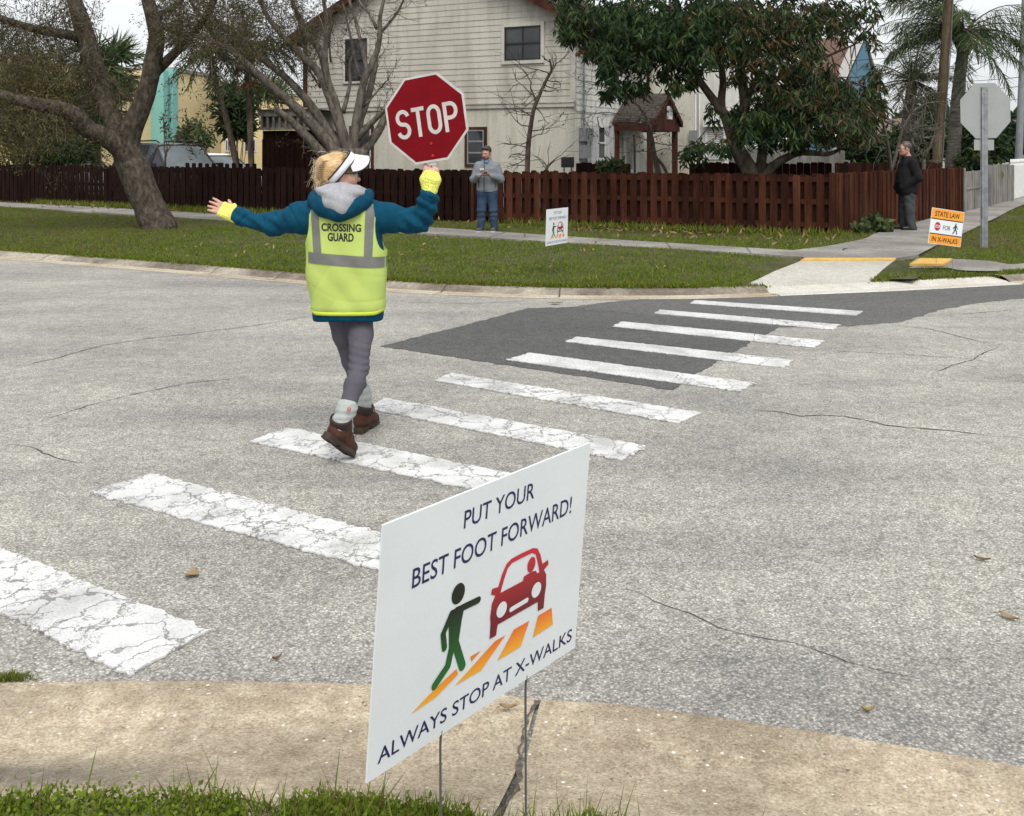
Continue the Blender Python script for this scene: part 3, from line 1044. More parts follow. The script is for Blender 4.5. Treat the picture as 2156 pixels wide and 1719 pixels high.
def fallen_leaf(px, py, ln, wd, ang, m, label, z=0.0):
    p = G(px, py, z)
    mb = MB()
    c, s = math.cos(ang), math.sin(ang)
    rows = []
    for t in np.linspace(0, 1, 7):
        w_ = wd * 0.5 * math.sin(math.pi * (t ** 0.8)) + 0.0008
        h = 0.006 + 0.018 * (t - .5) ** 2 * 4 * 0.5
        rows.append([(p.x + c * ln * (t - .5) - s * w_ * e, p.y + s * ln * (t - .5) + c * w_ * e, z + h + 0.006 * abs(e)) for e in (-1, 0, 1)])
    mb.sheet(rows)
    o = mb.build("fallen_leaf", m)
    mb = MB()
    mb.tube([(p.x - c * ln * .5, p.y - s * ln * .5, z + .012), (p.x - c * ln * .72, p.y - s * ln * .72, z + .006)], .0012, 4)
    mb.build("stalk", M_lf[1], o)
    tag(o, label, "leaf", "fallen leaves on the road")


fallen_leaf(405, 1213, 0.075, 0.055, 1.45, M_lf[0], "pale tan leaf lying flat on the asphalt between the two nearest stripes")
fallen_leaf(583, 1392, 0.035, 0.014, 0.7, M_lf[1], "tiny reddish brown leaf on the road just above the tan kerb")
fallen_leaf(2125, 1305, 0.075, 0.028, -0.9, M_lf[0], "curled brown leaf on the asphalt near the photo's right edge")
fallen_leaf(2068, 1182, 0.065, 0.02, -0.5, M_lf[1], "grey brown leaf on the asphalt, farther one near the right edge")
fallen_leaf(1828, 1500, 0.045, 0.016, 0.05, M_lf[2], "yellowish leaf on the road beside the kerb right of the sign")
fallen_leaf(1070, 1478 + 18, 0.05, 0.018, 0.0, M_lf[0], "thin tan leaf lying on the kerb behind the sign's right stake", 0.02)
fallen_leaf(1170, 640, 0.16, 0.06, 0.2, M_lf[1], "dark curled leaf in the far gutter above the dark patch", 0.01)
# =================================================================== FENCES
M_fence = None


def woodmat(name, c1, c2, c3, rough=0.85):
    m, t, b = nodemat(name)
    pos = mapping(t, (1, 1, 0.12))
    n = noise(t, pos, 28, 5, 0.65)
    r = ramp(t, [(0.3, c1), (0.55, c2), (0.75, c3)], n.outputs[0])
    n2 = noise(t, mapping(t, (1, 1, 0.25)), 3.5, 3)
    s = ramp(t, [(0.35, (0.62, 0.6, 0.6)), (0.6, (1.1, 1.1, 1.1))], n2.outputs[0])
    c = mix(t, r.outputs[0], s.outputs[0], 1.0, 'MULTIPLY')
    t.links.new(c, b.inputs['Base Color'])
    b.inputs['Roughness'].default_value = rough
    b.inputs['Specular IOR Level'].default_value = 0.06
    bump(t, b, n.outputs[0], 0.4, 0.006)
    return m


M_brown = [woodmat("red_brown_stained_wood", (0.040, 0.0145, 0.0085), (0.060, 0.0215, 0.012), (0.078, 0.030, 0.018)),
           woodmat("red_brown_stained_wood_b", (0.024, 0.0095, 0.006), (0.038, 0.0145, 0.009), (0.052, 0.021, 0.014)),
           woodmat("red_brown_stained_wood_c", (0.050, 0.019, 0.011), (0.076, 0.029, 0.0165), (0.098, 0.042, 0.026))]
M_dkbrown = [woodmat("dark_brown_wood", (0.011, 0.005, 0.0042), (0.017, 0.0075, 0.0058), (0.024, 0.011, 0.0085))] * 3
M_greyw = [woodmat("weathered_grey_wood", (0.16, 0.15, 0.135), (0.23, 0.22, 0.20), (0.30, 0.285, 0.26))] * 3
M_bare = mat("bare_chipped_wood", (0.42, 0.36, 0.30), (0.25, 0.2, 0.17), 18, 0.9)


def frame2(a, b):
    """frame along a wall from a to b: (along, outward towards the viewer's side, up)"""
    a = np.array(a[:2], float); b = np.array(b[:2], float)
    u = (b - a) / np.linalg.norm(b - a); n = np.array([u[1], -u[0]])
    return (lambda s, o, z: (*(a + u * s + n * o), z)), float(np.linalg.norm(b - a))


def dogear(w, h0, h1, c=0.03):
    return [(-w / 2, h0), (w / 2, h0), (w / 2, h1 - c), (w / 2 - c * 0.9, h1 - 0.004), (-w / 2 + c * 0.9, h1), (-w / 2, h1 - c)]


def board_fence(name, runs, label, mats, ztop=1.27, z0=0.17, pitch=0.212, w=0.135, both=True, chipped=(), bow=0.0):
    a0 = runs[0][0]
    t = thing(name, (a0[0], a0[1], 0.1), label, "fence")
    for a, b in zip(runs[0][:-1], runs[0][1:]):
        fr, ln = frame2(a, b)
        front, back, rail = MB(), MB(), MB()
        n = int(ln / pitch)
        for k in range(n + 1):
            s = k * ln / n
            h = ztop + rng.normal() * 0.012
            zz = z0 - 0.08 + abs(rng.normal()) * 0.025
            ww = w + rng.normal() * 0.003
            tl = rng.normal() * 0.004
            pl = dogear(ww, zz, h, 0.028 + rng.random() * .012)
            mi = int(rng.choice([0, 0, 0, 1, 1, 2]))
            front.prism([(s + x + tl * (z - zz), z) for x, z in pl], 0.02, 0.037, lambda p, q, o: fr(p, o + 0.0, q), mi)
            if rng.random() < 0.3:
                hh = zz + 0.03 + rng.random() * 0.10
                sg = rng.choice([-1, 1])
                front.prism([(s + sg * ww / 2 - 0.012, zz), (s + sg * ww / 2 + 0.0, zz), (s + sg * ww / 2, hh), (s + sg * ww / 2 - 0.01, hh - .03)], 0.0375, 0.0385, lambda p, q, o: fr(p, o, q), 3)
            if both and k < n:
                s2 = s + ln / n / 2
                pl = dogear(ww, zz, ztop + rng.normal() * 0.012, 0.03)
                back.prism([(s2 + x, z) for x, z in pl], -0.058, -0.041, lambda p, q, o: fr(p, o, q), 1)  # always the darker variant: shade between the boards painted into the wood colour
        for z in (0.34, 0.76, 1.17):
            if z < ztop - .04: rail.box(0, ln, -0.02, 0.0195, z - 0.045, z + 0.045, lambda s_, o, zz_: fr(s_, o, zz_))
        ms = list(mats) + [M_bare]
        front.build("picket_row", ms, t); 
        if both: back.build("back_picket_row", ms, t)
        rail.build("rail", ms, t)
        m_ = int(ln / 2.44)
        for k in range(m_ + 1):
            pb = MB(); s = k * ln / max(1, m_)
            pb.box(s - 0.045, s + 0.045, -0.0405, -0.0205 + 0.0, 0.05, ztop - 0.06, lambda s_, o, zz_: fr(s_, o, zz_))
            pb.build("post", ms, t)
    return t


FC = (5.85, 18.7)
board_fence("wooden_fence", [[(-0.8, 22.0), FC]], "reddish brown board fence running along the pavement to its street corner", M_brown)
board_fence("wooden_fence", [[(-21.7, 35.2), (-15.7, 31.45), (-7.0, 25.95), (-0.82, 22.012)]], "long dark brown board fence behind the big leaning tree", [M_dkbrown[0], M_dkbrown[0], M_dkbrown[0]], ztop=1.29, w=.172)  # darker boards: the overhanging tree's shade is put into the wood colour
# side run: close boards seen edge on
fr_, ln_ = frame2(FC, (11.0, 25.3))
t = thing("wooden_fence", (*FC, 0.1), "reddish brown close-boarded fence beside the man in black", "fence")
mb = MB(); n_ = 62
for k in range(n_):
    s = (k + .5) * ln_ / n_
    h = 1.29 + rng.normal() * 0.008
    mb.prism([(s + x, z) for x, z in dogear(0.105, 0.13 + rng.random() * .03, h, 0.02)], 0.02, 0.05 + 0.02 * (k % 2), lambda p, q, o: fr_(p, o, q), int(rng.choice([0, 0, 1, 2])))
mb.build("picket_row", M_brown, t)
mb = MB()
for z in (0.34, 0.76, 1.17): mb.box(0, ln_, -0.02, 0.019, z - .045, z + .045, fr_)
mb.build("rail", M_brown, t)
for s in (0.0, 2.5, 5.0, ln_ - .25, ln_ - .02):
    mb = MB(); mb.box(s - .055, s + .055, -0.05 if s < 6 else .0, 0.05 if s < 6 else 0.13, 0.05, 1.30, fr_); mb.build("post", M_brown, t)
# grey weathered fence and white picket fence further along the side street
fr_, ln_ = frame2((11.15, 25.5), (15.3, 31.5))
t = thing("grey_fence", (11.15, 25.5, 0.1), "weathered grey plank fence between the brown fence and white pickets", "fence")
mb = MB()
k = 0; s = 0.05
while s < ln_ - .1:
    ww = 0.135
    mb.prism([(s + x, z) for x, z in [(0, .16 + rng.random() * .03), (ww, .16), (ww, 1.17 + (.14 if s > 3.4 else 0) + rng.normal() * .012), (0, 1.17 + (.14 if s > 3.4 else 0) + rng.normal() * .012)]], 0.0, 0.02 + .012 * (k % 2), lambda p, q, o: fr_(p, o, q), 0)
    s += ww + .012; k += 1
mb.build("plank_row", M_greyw, t)
for s in (0.0, 2.9, 3.5, ln_ - .05):
    mb = MB(); mb.box(s - .05, s + .05, .035, .12, .05, 1.28, fr_); mb.build("post", M_greyw, t)
mb = MB(); mb.box(0, 2.8, 0.034, 0.05, 0.72, 0.77, fr_); mb.build("rail", M_greyw, t)
M_white = mat("white_fence_paint", (0.74, 0.73, 0.70), (0.62, 0.61, 0.58), 6, 0.6)
fr_, ln_ = frame2((15.4, 31.7), (22.5, 42.5))
t = thing("white_picket_fence", (15.4, 31.7, 0.1), "white painted picket fence at the far end of the side pavement", "fence")
mb = MB()
for k in range(int(ln_ / .15)):
    s = k * .15
    mb.prism([(s, .2), (s + .115, .2), (s + .115, 1.25), (s + .075, 1.31), (s + .10, 1.36), (s + .0575, 1.45), (s + .015, 1.36), (s + .04, 1.31), (s, 1.25)], 0, .022, lambda p, q, o: fr_(p, o, q))
mb.build("picket_row", M_white, t)
mb = MB()
for z in (.4, 1.1): mb.box(0, ln_, -.04, -.001, z - .05, z + .05, fr_)
mb.build("rail", M_white, t)
for s in (0.0, 2.4, 4.8, 7.2, 9.6):
    mb = MB(); mb.box(s - .06, s + .06, -.12, -.041, .05, 1.35, fr_); mb.build("post", M_white, t)
# fences behind the front one
def inner(label, a, b, z1, mats, pitch=.15, z0=.15, w=None):
    fr, ln = frame2(a, b)
    t = thing("wooden_fence", (a[0], a[1], .1), label, "fence")
    mb = MB()
    for k in range(int(ln / pitch)):
        s = k * pitch
        mb.prism([(s + x, z) for x, z in dogear(w or pitch - .004, z0, z1 + rng.normal() * .012, .025)], 0, .02, lambda p, q, o: fr(p, o, q), int(rng.integers(0, len(mats))))
    mb.build("picket_row", mats, t)
    mb = MB()
    for z in (.4, z1 - .3): mb.box(0, ln, -.05, -.001, z - .04, z + .04, fr)
    mb.build("rail", mats, t)


def VX(px, D): return ((px - CX_) / F_ * D, D)


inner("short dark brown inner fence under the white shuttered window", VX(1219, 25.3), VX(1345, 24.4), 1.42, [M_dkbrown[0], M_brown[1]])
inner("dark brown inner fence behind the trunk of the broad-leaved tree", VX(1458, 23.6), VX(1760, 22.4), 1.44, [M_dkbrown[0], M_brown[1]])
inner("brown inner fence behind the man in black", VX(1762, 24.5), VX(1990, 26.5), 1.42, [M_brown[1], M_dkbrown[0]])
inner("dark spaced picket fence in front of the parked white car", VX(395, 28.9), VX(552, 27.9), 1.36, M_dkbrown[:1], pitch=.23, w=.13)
inner("weathered grey fence glimpsed low between the broad-leaved tree's trunks", VX(1540, 27.5), VX(1790, 27), 1.72, [M_greyw[0]])

# =================================================================== HOUSE
def conc_wall(name, c1, c2, dirt, sc=1.0):
    m, t, b = nodemat(name)
    n = noise(t, mapping(t, (1, 1, .55)), 0.9 * sc, 6, 0.62)
    r = ramp(t, [(0.33, dirt), (0.47, c2), (0.62, c1)], n.outputs[0])
    n2 = noise(t, mapping(t), 30, 5, 0.7)
    s = ramp(t, [(0.36, (0.86, 0.86, 0.85)), (0.6, (1.03, 1.03, 1.03))], n2.outputs[0])
    c = mix(t, r.outputs[0], s.outputs[0], 1, 'MULTIPLY')
    n3 = noise(t, mapping(t, (1.0, 1.0, 0.09)), 4.5, 4, .6)
    s3 = ramp(t, [(0.36, (0.80, 0.795, 0.77)), (0.52, (1, 1, 1))], n3.outputs[0])
    c = mix(t, c, s3.outputs[0], 0.8, 'MULTIPLY')
    t.links.new(c, b.inputs['Base Color'])
    b.inputs['Roughness'].default_value = 0.85
    b.inputs['Specular IOR Level'].default_value = 0.2
    bump(t, b, n2.outputs[0], 0.3, 0.008)
    return m


M_siding = conc_wall("cream_lap_siding", (0.50, 0.475, 0.415), (0.47, 0.445, 0.385), (0.36, 0.34, 0.29), .7)
M_stucco = conc_wall("cream_stucco", (0.56, 0.54, 0.46), (0.53, 0.505, 0.43), (0.38, 0.36, 0.30), .5)
M_stuccow = conc_wall("white_stucco", (0.66, 0.65, 0.61), (0.61, 0.60, 0.555), (0.5, 0.49, 0.455), .8)
M_trim = conc_wall("cream_trim", (0.54, 0.515, 0.455), (0.49, 0.465, 0.41), (0.38, 0.36, 0.32))
M_btrim = woodmat("brown_trim", (0.05, 0.024, 0.017), (0.07, 0.034, 0.024), (0.09, 0.045, 0.032))
M_rtrim = woodmat("red_brown_trim", (0.052, 0.02, 0.014), (0.07, 0.027, 0.019), (0.088, 0.037, 0.027))
M_gbox = plain("grey_metal_box", (0.22, 0.23, 0.23), 0.5)
M_dframe = plain("dark_window_frame", (0.022, 0.022, 0.024), 0.4)
M_wframe = plain("white_window_frame", (0.66, 0.66, 0.64), 0.5)
M_glassd = glass("dark_window_glass", (0.020, 0.023, 0.027))
M_glassm = glass("screened_window_glass", (0.028, 0.031, 0.033), 0.25)


def shingle(name, c1, c2, c3, rot=0):
    m, t, b = nodemat(name)
    tcn = t.nodes.new("ShaderNodeUVMap")
    br = t.nodes.new("ShaderNodeTexBrick")
    br.inputs['Scale'].default_value = 1.0
    br.inputs['Mortar Size'].default_value = 0.012
    br.inputs['Brick Width'].default_value = 0.32
    br.inputs['Row Height'].default_value = 0.14
    br.inputs['Color1'].default_value = (*c1, 1); br.inputs['Color2'].default_value = (*c2, 1); br.inputs['Mortar'].default_value = (*c3, 1)
    t.links.new(tcn.outputs[0], br.inputs['Vector'])
    n = noise(t, mapping(t), 25, 4)
    s = ramp(t, [(0.3, (0.65, 0.65, 0.65)), (0.65, (1.15, 1.15, 1.15))], n.outputs[0])
    c = mix(t, br.outputs['Color'], s.outputs[0], 1, 'MULTIPLY')
    t.links.new(c, b.inputs['Base Color'])
    b.inputs['Roughness'].default_value = 0.95
    b.inputs['Specular IOR Level'].default_value = 0.15
    return m


def slope_uv(o, ax_u, ax_v):
    me = o.data
    uv = me.uv_layers.new(name="UVMap")
    off = np.array(world_loc(o))
    for lp in me.loops:
        p = np.array(me.vertices[lp.vertex_index].co) + off
        uv.data[lp.index].uv = (float(p @ ax_u), float(p @ ax_v))


M_shing = shingle("grey_brown_shingles", (0.055, 0.047, 0.039), (0.08, 0.069, 0.057), (0.026, 0.022, 0.02))
M_shingb = shingle("brown_shingles", (0.115, 0.07, 0.052), (0.16, 0.10, 0.075), (0.05, 0.032, 0.026))

HA = np.array([-6.24, 30.94]); HU = np.array([0.894, -0.447]); HV = np.array([0.447, 0.894]); HL = 8.82; HD = 5.8
EAVE, PITCH = 5.20, 0.50
house = thing("cream_house", (-2.3, 29.0, 0.1), "two-storey cream house with lap-sided gable end and brown roof edge", "house")


def HF(a, b, z): return (*(HA + HU * a - HV * b), z)           # front wall: along, outward, up


HR = HA + HU * HL


def HS(k, o, z): return (*(HR + HV * k + HU * o), z)           # side wall: along, outward, up


HR2 = HR + HV * HD


def HW(a, o, z): return (*(HR2 + HU * a - HV * o), z)          # stepped wing parallel to the front


def on_front(px):
    t = (px - CX_) / F_
    return float((t * HA[1] - HA[0]) / (HU[0] - t * HU[1]))


def front_z(px, py):
    D = HA[1] + HU[1] * on_front(px)
    return CH_ - (py - HY_) / F_ * D


def on_side(px):
    t = (px - CX_) / F_
    return float((t * HR[1] - HR[0]) / (HV[0] - t * HV[1]))


def side_z(px, py): return CH_ - (py - HY_) / F_ * (HR[1] + HV[1] * on_side(px))


def on_wing(px):
    t = (px - CX_) / F_
    return float((t * HR2[1] - HR2[0]) / (HU[0] - t * HU[1]))


def wing_z(px, py): return CH_ - (py - HY_) / F_ * (HR2[1] + HU[1] * on_wing(px))


TRZ = 2.98
mb = MB()
mb.box(0, HL, -0.2, 0, 0.05, TRZ, HF)
mb.build("lower_wall", M_stucco, house)
mb = MB(); mb.box(0, HD, -0.2, -0.002, 0.05, TRZ - .25, HS); mb.build("lower_wall", M_stuccow, house)
mb = MB(); mb.box(0.0, HL - .0, -0.19, -0.01, TRZ, EAVE, HF)
mb.prism([(0, EAVE), (HL, EAVE), (HL / 2, EAVE + PITCH * HL / 2)], -0.19, -0.01, lambda a, z, b: HF(a, b, z))
mb.build("upper_wall", M_siding, house)
# lap siding on the gable end and on the side wall
mb = MB(); z = TRZ + .02; e = .165
while z < EAVE + PITCH * HL / 2 - .1:
    ins_ = max(0, (z + e - EAVE) / PITCH)
    a0, a1 = 0.0 + max(0, (z - EAVE) / PITCH), HL - max(0, (z - EAVE) / PITCH)
    cuts = [a0] + sorted(a0 + (a1 - a0) * x for x in rng.random(1)) + [a1]
    for c0, c1 in zip(cuts[:-1], cuts[1:]):
        o = 0.016 + rng.normal() * 0.001
        mb.add([HF(c0 + .002, o, z), HF(c1 - .002, o, z), HF(c1 - .002, 0.002, z + e + .01), HF(c0 + .002, 0.002, z + e + .01), HF(c0 + .002, 0, z), HF(c1 - .002, 0, z)], [(0, 1, 2, 3), (4, 5, 1, 0)])
    z += e
mb.build("lap_siding", M_siding, house)
mb = MB(); z = TRZ - .22
while z < EAVE + .1:
    mb.add([HS(0.1, .016, z), HS(HD, .016, z), HS(HD, .002, z + e + .01), HS(.1, .002, z + e + .01), HS(.1, 0, z), HS(HD, 0, z)], [(0, 1, 2, 3), (4, 5, 1, 0)])
    z += e
mb.build("lap_siding", M_stuccow, house)
mb = MB(); mb.box(0, HD, -0.2, 0, TRZ - .25, EAVE + .1, HS); mb.build("upper_wall", M_stuccow, house)
mb = MB(); mb.box(-.02, HL + .0, .0, .045, TRZ - .11, TRZ + .02, HF); mb.box(-.02, HL, .045, .065, TRZ - .0, TRZ + .03, HF)
mb.build("band_board", M_trim, house)
mb = MB(); mb.box(HL - .10, HL + .045, .001, .05, TRZ + .03, EAVE, HF); mb.build("corner_board", M_trim, house)
mb = MB(); mb.box(-.05, .09, .001, .05, .1, EAVE, HF); mb.build("corner_board", M_btrim, house)
# roof
pk = EAVE + PITCH * HL / 2; ov = .42
mb = MB()
rd = 9.0
for sgn in (0, 1):
    e0 = -ov if sgn == 0 else HL + ov
    ez = EAVE - PITCH * ov
    p = [HF(e0, .35, ez + .06), HF(HL / 2, .35, pk + .06), HF(HL / 2, -rd, pk + .06), HF(e0, -rd, ez + .06)]
    q = [(x, y, z_ + .10) for x, y, z_ in p]
    mb.hexa(p + q if sgn == 0 else p[::-1] + q[::-1])
roof = mb.build("roof", M_shing, house); slope_uv(roof, np.array([*HV, 0]), np.array([HU[0] * .9, HU[1] * .9, 0.4]))
for sgn in (0, 1):
    mb = MB()
    e0 = -ov - .02 if sgn == 0 else HL + ov + .02
    ez = EAVE - PITCH * ov
    for o0, o1 in ((.352, .39),):
        p = [HF(e0, o0, ez - .12), HF(HL / 2, o0, pk - .12), HF(HL / 2, o1, pk - .12), HF(e0, o1, ez - .12)]
        q = [HF(e0, o0, ez + .12), HF(HL / 2, o0, pk + .12), HF(HL / 2, o1, pk + .12), HF(e0, o1, ez + .12)]
        mb.hexa(p + q)
    mb.build("rake_board", M_rtrim, house)
    mb = MB()
    p = [HF(e0, 0.0, ez + .0), HF(HL / 2, 0.0, pk + .0), HF(HL / 2, .35, pk + .0), HF(e0, .35, ez + .0)]
    mb.hexa(p + [(x, y, z_ + .055) for x, y, z_ in p])
    mb.build("soffit", M_btrim, house)
mb = MB(); mb.box(-ov - .05, -ov, -rd, .35, EAVE - PITCH * ov - .1, EAVE - PITCH * ov + .1, HF); mb.build("fascia", M_rtrim, house)
mb = MB(); mb.box(HL + ov, HL + ov + .05, -rd, .35, EAVE - PITCH * ov - .1, EAVE - PITCH * ov + .1, HF); mb.build("fascia", M_rtrim, house)


def window(fr, a0, a1, z0, z1, mf, mg, ms=None, sw=.07, cols=2, rows=2, off=.05, label=None, fw=.035, sill=False):
    """frame + sash bars + glass; ms = surround trim"""
    mb = MB()
    for x0, x1, y0, y1 in ((a0, a1, z1 - fw, z1), (a0, a1, z0, z0 + fw), (a0, a0 + fw, z0 + fw, z1 - fw), (a1 - fw, a1, z0 + fw, z1 - fw)):
        mb.box(x0, x1, 0.0, off, y0, y1, fr)
    w_ = mb.build("window", mf, house)
    if label: w_['label'] = label
    mb = MB()
    for i in range(1, cols): x = a0 + (a1 - a0) * i / cols; mb.box(x - .014, x + .014, .0265, off - .012, z0 + fw, z1 - fw, fr)
    for i in range(1, rows): y = z0 + (z1 - z0) * i / rows; mb.box(a0 + fw, a1 - fw, .0265, off - .006, y - .022, y + .022, fr)
    if mb.n: mb.build("sash_bar", mf, w_)
    mb = MB(); mb.box(a0 + fw, a1 - fw, .001, .026, z0 + fw, z1 - fw, fr); mb.build("pane", mg, w_)
    if ms:
        mb = MB()
        for x0, x1, y0, y1 in ((a0 - sw, a1 + sw, z1, z1 + sw), (a0 - sw, a1 + sw, z0 - sw, z0), (a0 - sw, a0, z0, z1), (a1, a1 + sw, z0, z1)):
            mb.box(x0, x1, .0, off - .008, y0, y1, fr)
        mb.build("surround", ms, w_)
    return w_


a0, a1 = on_front(1064), on_front(1140)
window(HF, a0, a1, front_z(1100, 127), front_z(1100, 56), M_dframe, M_glassm, M_trim, .10, 2, 2, .065, label="upper black-framed window with four panes and cream surround")
a0, a1 = on_front(729), on_front(775)
window(HF, a0, a1, front_z(752, 171), front_z(752, 82), M_dframe, M_glassd, M_trim, .07, 1, 2, .065, label="upper dark window behind the bare branches")
a0, a1 = on_front(985), on_front(1020)
window(HF, a0, a1, front_z(1003, 346), front_z(1003, 274), M_gbox, M_glassd, M_btrim, .085, 1, 3, .045, label="ground-floor window with brown surround behind the man's head")
a0, a1 = on_front(742), on_front(782)
window(HF, a0, a1, .9, front_z(762, 272), M_wframe, M_glassm, M_btrim, .09, 1, 1, .045, label="brown-framed ground-floor window behind the tree's trunks")
# side wall windows, shutters
k0, k1 = on_side(1253), on_side(1300)
window(HS, k0, k1, side_z(1253, 168), side_z(1253, 92), M_wframe, M_glassd, M_wframe, .06, 1, 2, .06)
k0, k1 = on_side(1256), on_side(1272)
zs0, zs1 = side_z(1262, 336), side_z(1262, 266)
window(HS, k0, k1, zs0, zs1, M_wframe, M_glassd, None, .05, 1, 2, .05)
M_shut = plain("pale_grey_shutter", (0.50, 0.50, 0.50), 0.5)
for q0, q1 in ((on_side(1233), k0 - .02), (k1 + .02, on_side(1288))):
    mb = MB(); n_ = 4
    for i in range(n_):
        x0 = q0 + (q1 - q0) * i / n_; x1 = q0 + (q1 - q0) * (i + 1) / n_
        mb.box(x0, x1 - .01, .0, .05 + .04 * (i % 2), zs0 - .05, zs1 + .03, HS)
    mb.build("accordion_shutter", M_shut, house)
mb = MB(); mb.box(on_side(1231), on_side(1286), .0, .1, zs0 - .13, zs0 - .06, HS); mb.build("sill", M_shut, house)
# electric mast and meter boxes by the corner
M_galv = mat("galvanised_metal", (0.30, 0.31, 0.315), (0.20, 0.21, 0.215), 12, 0.45, metal=0.6)
kk = on_side(1222)
mb = MB(); mb.tube([HS(kk, .1, side_z(1222, 292)), HS(kk, .1, 6.2)], .032, 8); mb.build("conduit", M_galv, house)
mb = MB(); mb.box(kk - .12, kk + .42, .0, .2, side_z(1222, 298), side_z(1222, 270), HS); mb.build("meter_box", M_galv, house)
mb = MB(); mb.lathe([(0, .06), (.06, .05), (.085, 0), (.085, -.02)], HS(kk + .5, .24, side_z(1222, 287)), 12); mb.build("meter", M_gbox, house)
mb = MB(); mb.box(kk - .1, kk + .4, .0, .16, side_z(1222, 334), side_z(1222, 306), HS); mb.build("breaker_box", M_gbox, house)
mb = MB(); mb.tube([HS(kk, .06, .1), HS(kk, .06, side_z(1222, 330))], .03, 8); mb.build("conduit", M_galv, house)
# small black equipment box on two legs in front of the corner
bx = V(1195, 342, 25.8)
t = thing("utility_box", (bx.x, bx.y, .1), "small black box on two thin legs beside the cream house corner", "utility box")
mb = MB(); mb.box(bx.x - .16, bx.x + .16, bx.y - .1, bx.y + .1, bx.z - .13, bx.z + .13); mb.build("box", plain("black_plastic", (.015, .016, .018), .5), t)
for s in (-.09, .10):
    mb = MB(); mb.tube([(bx.x + s, bx.y, .1), (bx.x + s, bx.y, bx.z - .13)], .022, 6); mb.build("leg", M_gbox, t)
# wing and its brown downpipe
mb = MB(); mb.box(0.002, 1.467, -3, .0, .05, 6.0, HW); mb.build("wing_wall", M_stucco, house)
mb = MB(); mb.box(1.468, 4.2, -3.2, -.35, .05, 6.0, HW); mb.build("wing_wall", M_stuccow, house)
mb = MB(); mb.box(-.02, .09, .001, .09, wing_z(1368, 250), 6.0, HW); mb.build("downpipe", M_btrim, house)
mb = MB(); mb.tube([HW(1.50, -.2, 1.3), HW(1.50, -.2, 6)], .03, 6); mb.tube([HW(1.60, -.3, 1.3), HW(1.60, -.3, 6)], .03, 6); mb.build("conduit", M_wframe, house)
mb = MB(); mb.box(1.40, 1.62, .0, .12, wing_z(1452, 298), wing_z(1452, 275), HW); mb.build("meter_box", M_gbox, house)
# roller shutter window on the white wing
def HW2(a, o, z): return HW(a, o - .35, z)
a0, a1 = on_wing(1483), on_wing(1517)
z0, z1 = wing_z(1500, 336), wing_z(1500, 267)
mb = MB()
n_ = 18
for i in range(n_):
    y0 = z0 + (z1 - z0) * i / n_; y1 = z0 + (z1 - z0) * (i + 1) / n_
    mb.box(a0, a1, .02, .045, y0, y1 - .022, HW2)
rs = mb.build("roller_shutter", M_wframe, house)
mb = MB(); mb.box(a0, a1, -.02, .02, z0, z1, HW2); mb.build("pane", M_gbox, rs)
mb = MB(); mb.box(a0 - .08, a1 + .08, -.01, .22, z1, z1 + .28, HW2); mb.box(a0 - .05, a0 - .002, -.01, .07, z0, z1, HW2); mb.box(a1 + .002, a1 + .05, -.01, .07, z0, z1, HW2); mb.build("frame", M_wframe, rs)

# porch
porch = thing("porch", (*HS(3.9, .6, 0)[:2], .1), "small gabled porch with brown posts and a white number plate", "porch")
k0, k1, m0 = 2.72, 5.15, 1.25
ze = 2.52; zr = side_z(1330, 197) + .02
kc = (k0 + k1) / 2
zr = 3.32
mb = MB()
for sg in (0, 1):
    ke = k0 - .06 if sg == 0 else k1 + .06
    p = [HS(ke, .05, ze), HS(kc, .05, zr), HS(kc, m0 + .08, zr), HS(ke, m0 + .08, ze)]
    q = [(x, y, z_ + .07) for x, y, z_ in p]
    mb.hexa(p + q if sg else p[::-1] + q[::-1])
pr = mb.build("roof", M_shing, porch); slope_uv(pr, np.array([*HU, 0]), np.array([HV[0] * .8, HV[1] * .8, .6]))
mb = MB(); mb.prism([(k0, ze - .12), (k1, ze - .12), (k1, ze), (kc, zr - .03), (k0, ze)], m0 - .05, m0, lambda k, z, o: HS(k, o, z)); mb.build("gable", M_rtrim, porch)
for sg in (0, 1):
    mb = MB(); ke = k0 - .07 if sg == 0 else k1 + .07
    p = [HS(ke, m0 + .002, ze - .1), HS(kc, m0 + .002, zr - .1), HS(kc, m0 + .10, zr - .1), HS(ke, m0 + .10, ze - .1)]
    q = [HS(ke, m0 + .002, ze + .06), HS(kc, m0 + .002, zr + .06), HS(kc, m0 + .10, zr + .06), HS(ke, m0 + .10, ze + .06)]
    mb.hexa(p + q); mb.build("rake_board", M_rtrim, porch)
mb = MB(); mb.box(k0 - .05, k0 + .05, .05, m0, ze - .24, ze - .02, HS); mb.build("beam", M_rtrim, porch)
mb = MB(); mb.box(k1 - .05, k1 + .05, .05, m0, ze - .24, ze - .02, HS); mb.build("beam", M_rtrim, porch)
mb = MB(); mb.box(k0 + .052, k1 - .052, m0 - .12, m0 - .0, ze - .24, ze - .121, HS); mb.build("beam", M_rtrim, porch)
for k, o in ((k0 + .06, .12), (k0 + .06, m0 - .12), (k1 - .06, m0 - .12)):
    mb = MB(); mb.box(k - .07, k + .07, o - .07, o + .07, .05, ze - .241, HS); mb.build("post", M_rtrim, porch)
kp = kc + .25
mb = MB(); mb.box(kp - .24, kp + .24, m0 + .001, m0 + .02, ze + .12, ze + .50, HS); npl = mb.build("number_plate", M_wframe, porch)
v, f = text_mesh("111", kp - .17, kp + .17, ze + .20, ze + .42, bold=.03)
mb = MB(); mb.add([HS(a, m0 + .0225, b) for a, b in v], f); mb.build("number", plain("black_numeral", (.02, .02, .02)), npl)
